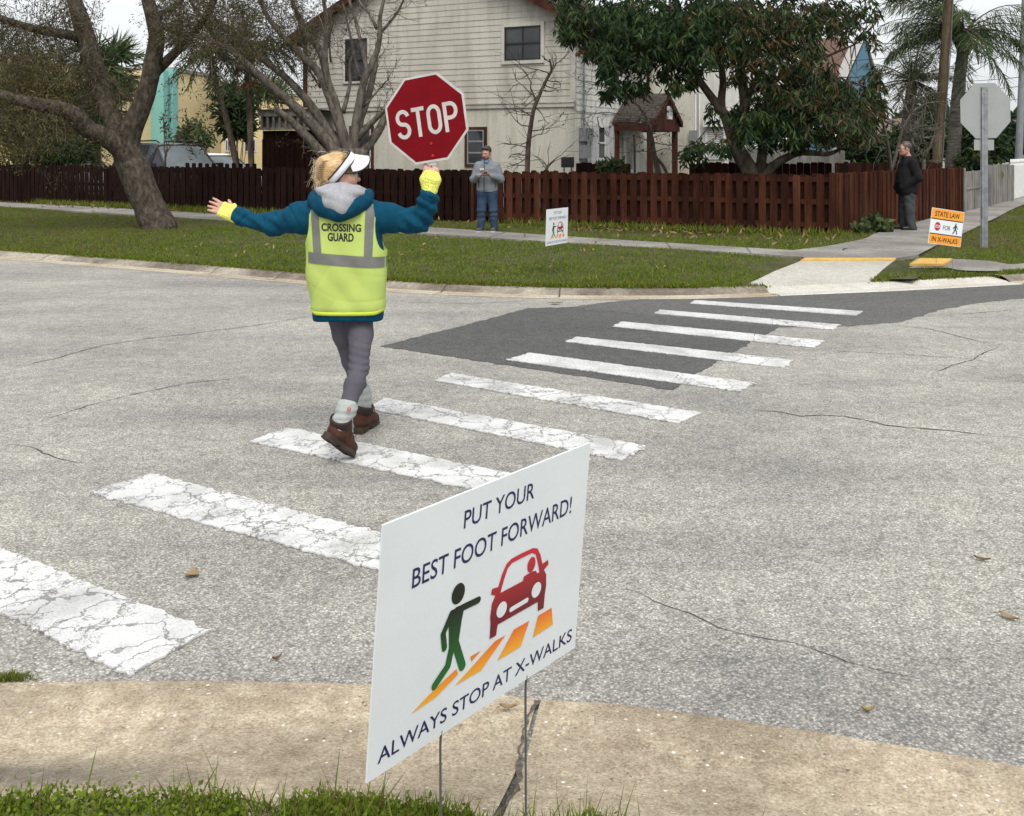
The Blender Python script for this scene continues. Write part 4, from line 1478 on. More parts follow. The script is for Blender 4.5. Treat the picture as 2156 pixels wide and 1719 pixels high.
# porch door
k0d, k1d = on_side(1309), on_side(1342)
mb = MB(); mb.box(k0d, k1d, .002, .06, .3, 2.45, HS); dr = mb.build("door", M_wframe, house)
mb = MB(); mb.box(k0d + .25, k1d - .6, .06, .066, 1.15, 2.2, HS); mb.box(k0d + .25, k1d - .6, .06, .066, .35, 1.05, HS); mb.build("pane", glass("door_glass", (.16, .165, .16), .15), dr)
mb = MB(); mb.box(k1d - .5, k1d - .38, .06, .09, .35, 2.2, HS); mb.build("side_light", M_glassd, dr)

# =================================================================== SIGNS
M_panel = mat("white_corrugated_plastic", (0.68, 0.71, 0.715), (0.645, 0.675, 0.68), 5, 0.45, 0.05, 60)
M_navy = plain("navy_ink", (0.018, 0.018, 0.085), 0.5)
M_wire = plain("steel_wire", (0.14, 0.14, 0.14), 0.5, 0.5)


def grad_ink(name, c0, c1, z0, z1):
    """printed colour gradient, along the panel's height in metres"""
    m, t, b = nodemat(name)
    uv = t.nodes.new("ShaderNodeUVMap")
    sx = t.nodes.new("ShaderNodeSeparateXYZ"); t.links.new(uv.outputs[0], sx.inputs[0])
    k = t.nodes.new("ShaderNodeMapRange")
    k.inputs['From Min'].default_value = z0; k.inputs['From Max'].default_value = z1
    t.links.new(sx.outputs['Y'], k.inputs['Value'])
    r = ramp(t, [(0, c0), (1, c1)], k.outputs[0])
    t.links.new(r.outputs[0], b.inputs['Base Color'])
    b.inputs['Roughness'].default_value = 0.5
    return m


M_green = grad_ink("green_to_black_ink", (0.015, 0.13, 0.025), (0.008, 0.012, 0.008), 4.2, 9.4)
M_red = grad_ink("dark_to_bright_red_ink", (0.16, 0.008, 0.015), (0.50, 0.018, 0.03), 7.0, 10.6)
M_orange = grad_ink("yellow_to_red_orange_ink", (0.80, 0.38, 0.025), (0.72, 0.13, 0.015), 3.2, 5.1)
IN = 0.0254


class Panel:
    """a flat rigid sign: frame (u right, v up, n towards the reader), inches"""
    def __init__(s, bl, u, n, tilt=0.0, roll=0.0):
        u = Vector(u).normalized(); n = Vector(n).normalized(); v = Vector((0, 0, 1))
        v = (v * math.cos(tilt) + n * math.sin(tilt)).normalized()
        n = u.cross(v).normalized()
        s.u = (u * math.cos(roll) + v * math.sin(roll)); s.v = (v * math.cos(roll) - u * math.sin(roll)); s.n = n; s.o = Vector(bl)

    def __call__(s, a, b, h=0.0): return tuple(s.o + s.u * (a * IN) + s.v * (b * IN) + s.n * h)

    def sheet(s, name, m, polys, parent, h=0.0006, zig=0):
        mb = MB(); uv = []
        for i, pl in enumerate(polys):
            mb.add([s(x, y, h + i * 0.00003 * zig) for x, y in pl], [tuple(range(len(pl)))])
            uv += list(pl)
        o = mb.build(name, m, parent)
        l_ = o.data.uv_layers.new(name="UVMap")
        for lp in o.data.loops: l_.data[lp.index].uv = uv[lp.vertex_index]
        return o

    def text(s, txt, x0, x1, y0, y1, m, parent, h=0.0006, **kw):
        v, f = text_mesh(txt, x0, x1, y0, y1, **kw)
        mb = MB(); mb.add([s(a, b, h) for a, b in v], f)
        return mb.build("lettering", m, parent)


def foot_sign(P, label, gz, stakes=(7.4, 17.2), lean=(0, 0)):
    base = P(12, 0)
    t = thing("yard_sign", (base[0], base[1], gz), label, "yard sign", "yard signs beside the crosswalk")
    mb = MB()
    pl = [(0, 0), (24, 0), (24, 18), (0, 18)]
    mb.prism(pl, -0.004, 0.0, lambda a, b, h: P(a, b, h))
    pn = mb.build("panel", M_panel, t)
    P.text("PUT YOUR", 8.25, 16.55, 15.25, 16.62, M_navy, pn, bold=.006)
    P.text("BEST FOOT FORWARD!", 3.15, 21.85, 12.5, 13.95, M_navy, pn, bold=.006)
    P.text("ALWAYS STOP AT X-WALKS", 0.9, 23.35, .9, 2.0, M_navy, pn, bold=.006)
    # walking figure
    pol = [disc(8.13, 10.43, .72, .78)] + stroke([(8.5, 9.16), (10.5, 9.1)], .27) + stroke([(7.55, 9.15), (6.75, 7.9), (7.0, 6.75)], .27)
    pol += [[(7.25, 8.9), (7.55, 9.35), (8.1, 9.45), (8.7, 9.4), (8.9, 9.1), (8.72, 8.2), (8.55, 6.9), (8.5, 6.4), (7.5, 6.5), (7.35, 7.8)]]
    pol += stroke([(7.85, 6.7), (7.5, 5.2), (6.2, 4.25)], .33) + stroke([(8.15, 6.7), (9.15, 4.5)], .36)
    P.sheet("walker_print", M_green, pol, pn, .0011, 1)
    # car seen from the front
    c = 15.55
    half = [(0, 11.12), (1.35, 11.08), (1.95, 10.85), (2.4, 10.2), (2.75, 9.35), (3.55, 9.45), (3.6, 8.95), (3.05, 8.72), (3.4, 8.2), (3.5, 7.2), (3.4, 6.6), (3.38, 5.4), (2.62, 5.4), (2.52, 6.22), (0, 6.25)]
    gh = [(0, 10.72), (1.25, 10.7), (1.75, 10.45), (2.15, 9.6), (2.45, 8.72), (0, 8.72)]
    roofp = [(c + a, b) for a, b in [(-2.75, 8.72), (-2.75, 9.35), (-2.4, 10.2), (-1.95, 10.85), (-1.35, 11.08), (0, 11.12), (0, 10.72), (-1.25, 10.7), (-1.75, 10.45), (-2.15, 9.6), (-2.45, 8.72)]]
    roofr = [(2 * c - a, b) for a, b in roofp[::-1]]
    body = [(c + a, b) for a, b in [(2.75, 8.72), (3.05, 8.72), (3.4, 8.2), (3.5, 7.2), (3.4, 6.6), (3.38, 5.4), (2.62, 5.4), (2.52, 6.22)]]
    body = [(2 * c - a, b) for a, b in body][::1] + body[::-1]
    mir = [(c + a, b) for a, b in [(2.75, 9.3), (3.5, 9.42), (3.6, 9.0), (3.05, 8.725), (2.75, 8.725)]]
    pol = [roofp, roofr, body, mir, [(2 * c - a, b) for a, b in mir[::-1]]]
    pol += [[(15.85, 8.722), (15.95, 9.05), (16.4, 9.1), (17.1, 9.1), (17.5, 9.0), (17.7, 8.722)], disc(16.83, 9.75, .52, .62)]
    P.sheet("car_print", M_red, pol, pn, .0011, 1)
    P.sheet("headlight_print", M_panel, [disc(c - 2.17, 7.3, .62, .62), disc(c + 2.17, 7.35, .62, .62)] + stroke([(14.55, 6.87), (16.55, 6.92)], .2), pn, .0016, 1)
    P.sheet("crossing_print", M_orange, [[(3.9, 3.15), (6.43, 3.3), (8.75, 4.05), (8.5, 4.55), (7.3, 4.25), (5.56, 3.74)], [(8.45, 3.28), (11.4, 3.25), (14.1, 4.95), (12.9, 4.98)], [(13.3, 3.22), (16.2, 3.22), (17.1, 5.0), (15.15, 5.02)],
                                         [(17.75, 3.35), (20.4, 3.45), (20.05, 5.0), (18.25, 4.98)], [(10.2, 4.45), (11.2, 4.88), (10.0, 4.88)]], pn, .0011, 1)
    for q in stakes:
        a = Vector(P(q, 0, -.002)); up = Vector(P(q, .3, -.002))
        mb = MB(); mb.tube([up, a, a + (a - up).normalized() * 0.02, (a.x + lean[0], a.y + lean[1], gz - .05)], .0026, 6)
        mb.build("stake", M_wire, t)
    return t


nv = Vector((.771, -.637, 0))
pan = Panel((-.2508, 1.769, .5897), (.637, .771, .012), nv, R(5.2))
foot_sign(pan, "large white yard sign in the foreground reading PUT YOUR BEST FOOT FORWARD", .09, (7.4, 17.4))
a = V(1149, 519, 12.75); b = V(1196, 505, 13.3)
u = (b - a); u.z = 0.0; u.normalize()
foot_sign(Panel(a, u, (u.y, -u.x, 0), R(1.5)), "small white yard sign standing on the far lawn in front of the brown fence", .15)

# orange and white law sign
M_or = mat("orange_print", (0.78, 0.32, 0.035), (0.72, 0.28, 0.03), 4, .5)
M_blk = plain("black_print", (0.015, 0.012, 0.012), .5)
M_rprint = plain("red_print", (0.42, 0.015, 0.025), .5)
a = V(1954, 512, 13.05); u = Vector((.885, .46, 0))
P = Panel(a, u, (u.y, -u.x, 0), R(2), R(-7.5))
t = thing("yard_sign", (P(12, 0)[0], P(12, 0)[1], .15), "orange and white yard sign reading STATE LAW STOP FOR pedestrians IN X-WALKS", "yard sign", "yard signs beside the crosswalk")
mb = MB(); mb.prism([(0, 0), (24, 0), (24, 18), (0, 18)], -.004, 0, lambda x, y, h: P(x, y, h)); pn = mb.build("panel", M_panel, t)
P.sheet("orange_band", M_or, [[(.2, 12.8), (23.8, 12.8), (23.8, 17.8), (.2, 17.8)], [(.2, .2), (23.8, .2), (23.8, 5.0), (.2, 5.0)]], pn)
P.sheet("black_line", M_blk, [[(.2, 12.4), (23.8, 12.4), (23.8, 12.9), (.2, 12.9)], [(.2, 4.9), (23.8, 4.9), (23.8, 5.4), (.2, 5.4)]], pn, .0012)
P.text("STATE LAW", 2.6, 20.8, 14.0, 16.6, M_blk, pn, .0018, bold=.015)
P.text("IN X-WALKS", 2.2, 21.2, 1.2, 3.7, M_blk, pn, .0018, bold=.015)
P.text("FOR", 9.5, 14.9, 7.6, 9.8, M_blk, pn, .0018)
oc = [(5.3 + 2.3 * math.cos(R(22.5 + 45 * i)), 8.9 + 2.3 * math.sin(R(22.5 + 45 * i))) for i in range(8)]
P.sheet("stop_print", M_rprint, [oc], pn, .0012)
P.text("STOP", 3.4, 7.2, 8.1, 9.7, M_panel, pn, .0018, bold=.02)
pol = [disc(18.7, 11.2, .48)] + stroke([(18.6, 10.3), (18.5, 8.6)], .55) + stroke([(18.4, 10.3), (17.3, 9.3), (17.0, 8.7)], .26) + stroke([(18.9, 10.4), (19.9, 9.4), (20.1, 8.6)], .26) + stroke([(18.4, 8.6), (17.9, 7.4), (17.1, 6.4)], .34) + stroke([(18.7, 8.6), (19.6, 7.5), (19.9, 6.3)], .34)
P.sheet("walker_print", M_blk, pol, pn, .0014, 1)
for q in (6, 18):
    a_ = Vector(P(q, 0, -.002)); up = Vector(P(q, .3, -.002))
    mb = MB(); mb.tube([up, a_, (a_.x, a_.y, .1)], .0022, 6); mb.build("stake", M_wire, t)

# back of the stop sign on its steel post
M_alu = mat("bare_aluminium", (0.30, 0.31, 0.30), (0.27, 0.28, 0.275), 3, 0.55, metal=0.1)
D = 16.35
c = V(2075, 233.5, D)
t = thing("stop_sign", (V(2071, 522, D).x, D, .12), "bare grey back of a stop sign on a steel post by the far corner", "road sign")
th = R(10)


def SF(a, b, h): return (c.x + a * math.cos(th), c.y + a * math.sin(th) - h, c.z + b)


Rr = .44 / math.cos(R(22.5))
oc = [(Rr * math.cos(R(22.5 + 45 * i + 1.5)), Rr * math.sin(R(22.5 + 45 * i + 1.5))) for i in range(8)]
mb = MB(); mb.prism(oc, -.004, .0, lambda a, b, h: SF(a, b, h)); mb.build("octagon_plate", M_alu, t)
mb = MB(); mb.prism([(x * .99, y * .99) for x, y in oc], -.0045, -.0041, lambda a, b, h: SF(a, b, h)); mb.build("face_sheeting", M_rprint, t)
mb = MB(); mb.box(-.20, .15, -.63, -.46, -.006, 0, SF); mb.build("small_plate", M_alu, t)
px = c.x - .03
mb = MB()
for a0, a1, b0, b1 in ((-.045, -.028, -.03, -.004), (-.028, .028, -.03, -.022), (.028, .045, -.03, -.004), (-.06, -.045, -.010, -.004), (.045, .06, -.010, -.004)):
    mb.box(px + a0, px + a1, c.y + b0 - .01, c.y + b1 - .01, .02, c.z + .37)
mb.build("post", M_galv, t)
mb = MB()
for k in range(95):
    z = .2 + k * .0254
    if z < c.z + .36: mb.prism(disc(px, z, .0052, .0052, 6), c.y - .041, c.y - .0405, lambda a, b, h: (a, h, b))
mb.build("bolt_holes", plain("hole_shadow", (.06, .06, .06)), t)
for z in (.28, -.28):
    mb = MB(); mb.prism(disc(px, c.z + z, .016, .016, 8), c.y - .052, c.y - .041, lambda a, b, h: (a, h, b)); mb.build("bolt", M_galv, t)

# =================================================================== DISTANT BUILDINGS
def bwall(name, c1, c2, mor, scale):
    m, t, b = nodemat(name)
    n = noise(t, mapping(t, (1, 1, 6)), 0.8, 5, .7)
    r = ramp(t, [(0.35, c2), (0.6, c1)], n.outputs[0])
    t.links.new(r.outputs[0], b.inputs['Base Color'])
    b.inputs['Roughness'].default_value = .9
    return m


M_yel = bwall("pale_yellow_block_wall", (0.70, 0.56, 0.30), (0.66, 0.52, 0.28), 0, 1)
M_teal = plain("teal_paint", (0.20, 0.44, 0.40), .7)
M_whiter = plain("white_roof_edge", (0.62, 0.60, 0.56), .7)
M_brickc = None
m, t_, b_ = nodemat("tan_brick_screen")
br = t_.nodes.new("ShaderNodeTexBrick"); br.inputs['Scale'].default_value = 1; br.inputs['Row Height'].default_value = .2; br.inputs['Brick Width'].default_value = .45; br.inputs['Mortar Size'].default_value = .03
br.inputs['Color1'].default_value = (.42, .33, .16, 1); br.inputs['Color2'].default_value = (.34, .26, .12, 1); br.inputs['Mortar'].default_value = (.12, .10, .05, 1)
t_.links.new(mapping(t_, (1, 1, 1), (R(90), 0, 0)), br.inputs['Vector']); t_.links.new(br.outputs[0], b_.inputs['Base Color'])
M_brickc = m
yb = thing("yellow_building", (-17, 58, .1), "pale yellow flat-roofed building with a teal entrance pier behind the tree", "building")
A = V(345, 150, 55); Bq = V(466, 166, 62)
fr_, ln_ = frame2((A.x, A.y), (Bq.x, Bq.y))
ztop = CH_ + (HY_ - 147) / F_ * 55
mb = MB(); mb.box(.621, ln_, -12, 0, .05, ztop, fr_); mb.build("wall", M_yel, yb)
mb = MB(); mb.box(.621, ln_ + .0, -12, .12, ztop + .001, ztop + .18, fr_); mb.build("roof_edge", plain("grey_roof_edge", (.30, .27, .22)), yb)
mb = MB(); mb.box(ln_ - .3, ln_ + 2.2, -3, .3, ztop - .85, ztop - .02, fr_); mb.build("roof_slab", M_whiter, yb)
mb = MB(); mb.box(.03, .62, -.6, .5, .05, ztop + .05, fr_); mb.build("pier", M_teal, yb)
mb = MB(); mb.box(-.27, .029, -.75, -.45, .05, ztop - .3, fr_); mb.build("brick_screen", M_brickc, yb)
mb = MB(); mb.box(-.80, -.271, -.6, .4, .05, ztop - .1, fr_); mb.build("pier", M_teal, yb)
mb = MB(); mb.lathe([(0, .22), (.2, .15), (.28, 0), (.2, -.15), (0, -.22)], fr_(-.12, -.1, ztop - 1.2), 12)
lm = mb.build("wall_lamp", plain("lamp_white", (.8, .8, .78)), yb)
mb = MB(); mb.box(-12, -.801, -8, -.3, .05, ztop - .4, fr_); mb.build("wall", M_yel, yb)
mb = MB(); mb.box(-7.6, -6.9, -.31, -.25, 3.0, 4.6, fr_); mb.build("window", M_glassm, yb)
# rear wing with windows
A2 = V(462, 205, 70); B2 = V(600, 205, 68)
fr2, ln2 = frame2((A2.x, A2.y), (B2.x, B2.y))
zt2 = CH_ + (HY_ - 205) / F_ * 69
mb = MB(); mb.box(0, ln2 + 3, -8, 0, .05, zt2, fr2); mb.build("wing_wall", M_yel, yb)
mb = MB(); mb.box(-.2, ln2 + 3, -8, .15, zt2 + .001, zt2 + .25, fr2); mb.build("roof_edge", M_whiter, yb)
for p0, p1, q0, q1 in ((472, 485, 293, 320), (517, 545, 292, 321), (517, 545, 238, 262)):
    s0 = (V(p0, 0, 69.5).x - A2.x) / ((B2.x - A2.x) / ln2); s1 = (V(p1, 0, 69.5).x - A2.x) / ((B2.x - A2.x) / ln2)
    z0, z1 = CH_ - (q1 - HY_) / F_ * 69.5, CH_ - (q0 - HY_) / F_ * 69.5
    mb = MB(); mb.box(s0, s1, .0, .05, z0, z1, fr2); w_ = mb.build("window", M_whiter, yb)
    mb = MB(); mb.box(s0 + .1, (s0 + s1) / 2 - .04, .05, .06, z0 + .1, z1 - .1, fr2); mb.box((s0 + s1) / 2 + .04, s1 - .1, .05, .06, z0 + .1, z1 - .1, fr2); mb.build("pane", M_glassm, w_)
mb = MB(); mb.box(8.5, 20, -16, -10, .05, zt2 + 2.8, fr2); mb.build("upper_block", M_whiter, yb)

# dark stained enclosure with a grey hatch band, left of the house
c2_ = crop(640, 240, 160 / 1375)
A = V(*c2_(130, 0), 29.5); Bq = V(*c2_(1180, 0), 29.0)
fr_, ln_ = frame2((A.x, A.y), (Bq.x, Bq.y))
def zz(y, D=29.3): return CH_ - (c2_(0, y)[1] - HY_) / F_ * D
sh = thing("wooden_enclosure", (A.x, A.y, .1), "dark brown wooden enclosure with a grey slatted upper band beside the house", "shed")
mb = MB()
for k in range(10):
    s = k * ln_ / 10
    mb.box(s + .0, s + ln_ / 10 - .07, -.02, 0.0, .1, zz(935), fr_)
mb.box(0, ln_, -.06, -.021, .1, zz(935), fr_)
mb.build("board_wall", M_dkbrown[0], sh)
mb = MB(); mb.box(-.02, ln_, -1.5, -.07, .1, zz(745), fr_); mb.build("inner_wall", M_dkbrown[0], sh)
M_sg = woodmat("pale_grey_boards", (0.14, 0.13, 0.115), (0.20, 0.19, 0.17), (0.27, 0.255, 0.23))
mb = MB(); mb.box(-.05, ln_, -.05, .06, zz(735), zz(680), fr_); mb.box(-.1, ln_, -.05, .06, zz(440), zz(310), fr_)
for k in range(9): s = k * ln_ / 8; mb.box(s - .03, s + .03, -.03, .04, zz(682), zz(438), fr_)
mb.build("slat_band", M_sg, sh)
mb = MB(); mb.box(.0, ln_, -.065, -.055, zz(735), zz(320), fr_); mb.build("backing", plain("dark_backing", (.05, .045, .04)), sh)
mb = MB(); mb.box(.30, .98, -.054, -.04, zz(678), zz(575), fr_); mb.build("pale_panel", M_sg, sh)
mb = MB(); mb.box(-.2, ln_ + .1, -1.6, .12, zz(310) + .002, zz(290), fr_); mb.build("roof", plain("dark_roof_felt", (.045, .042, .04)), sh)

# blue house behind the broad-leaved tree
M_blue = mat("blue_siding", (0.085, 0.17, 0.24), (0.07, 0.145, 0.21), 3, .7, stretch=(1, 1, 9))
bh = thing("blue_house", (17, 48, .1), "blue house with brown shingle roof glimpsed through the broad-leaved tree", "house")
def Bp(px, py, D): return V(px, py, D)
mb = MB()
p0, p1 = V(1560, 0, 47), V(1787, 0, 46)
fr_, ln_ = frame2((p0.x, p0.y), (p1.x, p1.y))
ze_ = CH_ + (HY_ - 150) / F_ * 46; zr_ = CH_ + (HY_ - 80) / F_ * 49
mb.box(0, ln_, -8, 0, .05, ze_, fr_); mb.build("wall", M_blue, bh)
mb = MB(); p = [fr_(-.4, .5, ze_ - .25), fr_(ln_ + .3, .5, ze_ - .25), fr_(ln_ + .3, -4, zr_), fr_(-.4, -4, zr_)]
mb.hexa(p + [(x, y, z_ + .12) for x, y, z_ in p])
p = [fr_(-.4, -8.4, ze_ - .25), fr_(ln_ + .3, -8.4, ze_ - .25), fr_(ln_ + .3, -4, zr_), fr_(-.4, -4, zr_)][::-1]
mb.hexa(p + [(x, y, z_ + .12) for x, y, z_ in p])
rf = mb.build("roof", M_shingb, bh); slope_uv(rf, np.array([1., 0, 0]), np.array([0, .7, .7]))
p2 = V(1786, 0, 44.5); p3 = V(1838, 0, 44.5)
zg = CH_ + (HY_ - 84) / F_ * 44.5; zb = CH_ + (HY_ - 165) / F_ * 44.5
mb = MB(); mb.prism([(p2.x, .1), (p3.x, .1), (p3.x, zb), (p3.x - .35, zg), (p2.x, zb)], 44.5, 46, lambda a, z, o: (a, o, z)); mb.build("gable_wall", M_blue, bh)
mb = MB()
for (x0, z0_), (x1, z1_) in (((p2.x - .2, zb - .2), (p3.x - .35, zg + .15)), ((p3.x - .35, zg + .15), (p3.x + .25, zb - .2))):
    q = [(x0, 44.4, z0_), (x1, 44.4, z1_), (x1, 46, z1_), (x0, 46, z0_)]
    mb.hexa(q + [(x, y, z_ + .10) for x, y, z_ in q])
mb.build("rake_board", M_whiter, bh)
mb = MB(); mb.box(2.0, 3.0, .0, .06, 1.0, 2.6, fr_); mb.box(4.0, 5.0, .0, .06, 1.0, 2.6, fr_); mb.build("window", M_wframe, bh)
# white canopy
t = thing("canopy", (V(1690, 0, 30).x, 30, .1), "white sloping canopy seen between the broad-leaved tree's lower branches", "canopy")
M_wcan = plain("white_canvas", (.78, .79, .80), .6)
mb = MB(); q = [V(1590, 312, 29), V(1735, 288, 30.5), V(1705, 262, 33), V(1570, 280, 31.5)]
mb.hexa([tuple(x) for x in q] + [(x.x, x.y, x.z + .05) for x in q]); mb.build("cover", M_wcan, t)
mb = MB(); q = [V(1735, 288, 30.5), V(1830, 297, 30.6), V(1825, 291, 31.5), V(1730, 281, 31.5)]
mb.hexa([tuple(x) for x in q] + [(x.x, x.y, x.z + .04) for x in q]); mb.build("cover_edge", M_wcan, t)
for pxx, D_ in ((1600, 29.2), (1728, 30.6)):
    p = V(pxx, 300, D_); mb = MB(); mb.tube([(p.x, p.y, .1), (p.x, p.y, p.z + .05)], .04, 6); mb.build("pole", M_gbox, t)
# low houses far down the side street
for px0, px1, yt, D_, cm, lb in ((1880, 1990, 258, 62, (.42, .38, .30), "tan low house far behind the wooden utility pole"), (2098, 2240, 262, 70, (.40, .34, .25), "beige house far down the side street behind the grey metal pole")):
    a, b = V(px0, 0, D_), V(px1, 0, D_)
    z1 = CH_ + (HY_ - yt) / F_ * D_
    t = thing("distant_house", ((a.x + b.x) / 2, D_, .1), lb, "house")
    mb = MB(); mb.box(a.x, b.x, D_, D_ + 8, .05, z1 - .8, None); mb.build("wall", plain("beige_wall", cm, .9), t)
    mb = MB(); mb.prism([(a.x - .4, z1 - .8), (b.x + .4, z1 - .8), (b.x - 1, z1 + .3), (a.x + 1, z1 + .3)], D_ - .4, D_ + 8.4, lambda x, z, o: (x, o, z)); mb.build("roof", plain("brown_roof", (.20, .15, .12), .9), t)
    mb = MB(); mb.box((a.x + b.x) / 2 - .7, (a.x + b.x) / 2 + .7, D_ - .04, D_ - .001, 1.1, 2.3); mb.build("window", M_glassm, t)
# =================================================================== TREES
def bark(name, c1, c2, c3, sc=9, st=.35, bmp=.8):
    return mat(name, c1, c2, sc, .95, bmp, sc * 3, .05, stretch=(1, 1, st), c3=c3, spec=.15, detail=8)


M_bark_oak = bark("grey_brown_bark", (0.045, 0.035, 0.027), (0.08, 0.064, 0.05), (0.12, 0.1, 0.08))
M_bark_moss = bark("mossy_bark", (0.040, 0.033, 0.024), (0.075, 0.062, 0.047), (0.125, 0.105, 0.083), 14, .5)
M_bark_grey = bark("pale_grey_bark", (0.07, 0.06, 0.048), (0.125, 0.108, 0.088), (0.18, 0.158, 0.13), 10)
M_bark_mango = bark("mango_bark", (0.08, 0.066, 0.048), (0.135, 0.112, 0.084), (0.19, 0.16, 0.124), 8)
M_bark_dark = bark("dark_thin_bark", (0.05, 0.036, 0.027), (0.095, 0.072, 0.056), (0.15, 0.12, 0.095), 8)
M_palmtr = bark("ringed_palm_trunk", (0.06, 0.052, 0.045), (0.095, 0.085, 0.073), (0.14, 0.127, 0.11), 4, 6)


def leafmat(name, c1, c2, c3=None, tr=.3, rough=.5):
    return mat(name, c1, c2, 2.5, rough, spec=.2, trans=tr, c3=c3)


LM_mango = [leafmat("mango_leaf", (0.0202, 0.0437, 0.0134), (0.0336, 0.0638, 0.0185), rough=.5), leafmat("mango_leaf_dark", (0.0101, 0.0235, 0.0101), (0.0185, 0.0370, 0.0134), rough=.5),
            leafmat("mango_leaf_light", (0.0504, 0.0840, 0.0218), (0.0706, 0.1008, 0.0302), rough=.5), leafmat("mango_leaf_brown", (0.1260, 0.0706, 0.0302), (0.0840, 0.0538, 0.0252)),
            leafmat("mango_leaf_olive", (0.0605, 0.0571, 0.0235), (0.0470, 0.0487, 0.0202))]
LM_oak = [leafmat("oak_leaf", (0.045, 0.050, 0.014), (0.07, 0.072, 0.022)), leafmat("oak_leaf_dark", (0.03, 0.036, 0.016), (0.05, 0.052, 0.022)), leafmat("oak_leaf_yellow", (0.15, 0.12, 0.04), (0.11, 0.09, 0.035))]
LM_bam = [leafmat("olive_leaf", (0.115, 0.092, 0.028), (0.16, 0.125, 0.042)), leafmat("olive_leaf_dark", (0.050, 0.048, 0.017), (0.075, 0.066, 0.024)), leafmat("olive_leaf_pale", (0.24, 0.19, 0.08), (0.19, 0.15, 0.06)), leafmat("olive_leaf_green", (0.045, 0.075, 0.022), (0.06, 0.09, 0.026))]
LM_palm = [leafmat("palm_leaf", (0.0405, 0.0702, 0.0243), (0.0675, 0.1053, 0.0351)), leafmat("palm_leaf_dark", (0.0189, 0.0351, 0.0162), (0.0351, 0.0567, 0.0243)), leafmat("palm_leaf_dead", (0.2295, 0.1688, 0.1080), (0.1620, 0.1148, 0.0743)), leafmat("palm_leaf_pale", (0.1350, 0.1553, 0.0675), (0.1013, 0.1215, 0.0513))]
LM_shrub = [leafmat("shrub_leaf", (0.035, 0.06, 0.02), (0.055, 0.085, 0.028)), leafmat("shrub_leaf_dark", (0.014, 0.026, 0.010), (0.024, 0.04, 0.014)), leafmat("shrub_leaf_light", (0.09, 0.11, 0.04), (0.12, 0.135, 0.055))]


def limb(mb, pts, rs, n=9, sub=4, wob=.02):
    """smooth tapered limb through points"""
    P = np.array([tuple(p) for p in pts], float)
    k = len(P)
    E = np.vstack([2 * P[0] - P[1], P, 2 * P[-1] - P[-2]])
    rs = np.interp(np.linspace(0, k - 1, (k - 1) * sub + 1), range(k), rs)
    Q = []
    for i in range(1, k):
        for t in np.linspace(0, 1, sub, endpoint=False):
            a, b, c, d = E[i - 1:i + 3]
            Q.append(.5 * (2 * b + (c - a) * t + (2 * a - 5 * b + 4 * c - d) * t * t + (3 * b - a - 3 * c + d) * t ** 3))
    Q.append(P[-1])
    Q = np.array(Q)
    Q[1:-1] += rng.normal(size=Q[1:-1].shape) * rs[1:-1, None] * wob
    rs = rs * (1 + rng.normal(size=len(rs)) * .018)
    mb.tube(Q, list(rs), n)
    return Q


def limb_px(mb, fn, pts, D, rad, dd=None, **kw):
    """limb given by picture points at depth D (dd: depth change along it); radii in photograph px"""
    W = []
    for i, (x, y) in enumerate(pts):
        d = D + (dd * i / (len(pts) - 1) if dd else 0)
        W.append(V(*fn(x, y), d))
    rs = np.interp(np.linspace(0, 1, len(pts)), np.linspace(0, 1, len(rad)), rad) * D / F_
    return limb(mb, W, rs, **kw)


TWF = None


def twig(mb, p, d, ln, r, depth, tips, droop=0.0, spread=.6, nb=(2, 4), wig=.18, seg=5, n=4, up=0.0):
    p = np.array(p, float); d = np.array(d, float); d /= np.linalg.norm(d)
    P = [p]
    for i in range(seg):
        d = d + rng.normal(size=3) * wig + np.array([0, 0, -droop + up])
        d /= np.linalg.norm(d)
        P.append(P[-1] + d * ln / seg)
    if TWF is not None and not (TWF(P[-1]) and TWF(P[len(P) // 2])): return
    mb.tube(P, list(np.linspace(r, max(.0016, r * .45), seg + 1)), n, cap=False)
    tips.append((P[-1], d))
    for q in P[2:-1]:
        if rng.random() < .5: tips.append((q, d))
    if depth > 0:
        for _ in range(rng.integers(nb[0], nb[1] + 1)):
            i = rng.integers(1, seg + 1)
            nd = d + rng.normal(size=3) * spread
            twig(mb, P[i], nd, ln * (.5 + .35 * rng.random()), r * .6, depth - 1, tips, droop, spread, nb, wig, max(3, seg - 1), 3, up)


def base_of(Q): return (Q[0][0], Q[0][1], .1)


def tree(name, label, cat, base, parts, group=None):
    t = thing(name, base, label, cat, group)
    for nm, mb, m in parts:
        if mb.n: mb.build(nm, m, t, smooth=nm in ("trunk", "branch"))
    return t


I_ = lambda x, y: (x, y)

# ---- big leaning tree on the far lawn (left)
D = 20.6
mb = MB(); tw = MB(); lv = MB(); tips = []
c5 = crop(0, 0, 480 / 1794)
Qt = limb_px(mb, I_, [(338, 492), (327, 462), (312, 432), (292, 385), (275, 340), (262, 300)], D, [39, 34, 32, 32, 33, 30], n=14)
A1 = limb_px(mb, I_, [(268, 330), (250, 285), (228, 230), (208, 175), (192, 120), (178, 70), (160, 10), (140, -60)], D, [27, 23, 21, 21, 22, 20, 17, 14], n=12, dd=.6)
B1 = limb_px(mb, I_, [(266, 320), (275, 275), (296, 230), (312, 180), (322, 130), (330, 80), (322, 40), (312, 0), (300, -70)], D, [27, 24, 21, 19, 18.5, 17, 15, 14, 13], n=12, dd=-.5)
C1 = limb_px(mb, I_, [(285, 360), (255, 315), (222, 290), (185, 272), (160, 248), (130, 230), (90, 222), (40, 212), (-30, 190), (-110, 150)], D, [24, 21, 20, 19, 20, 16, 14, 12, 10, 8], n=10, dd=-1.8)
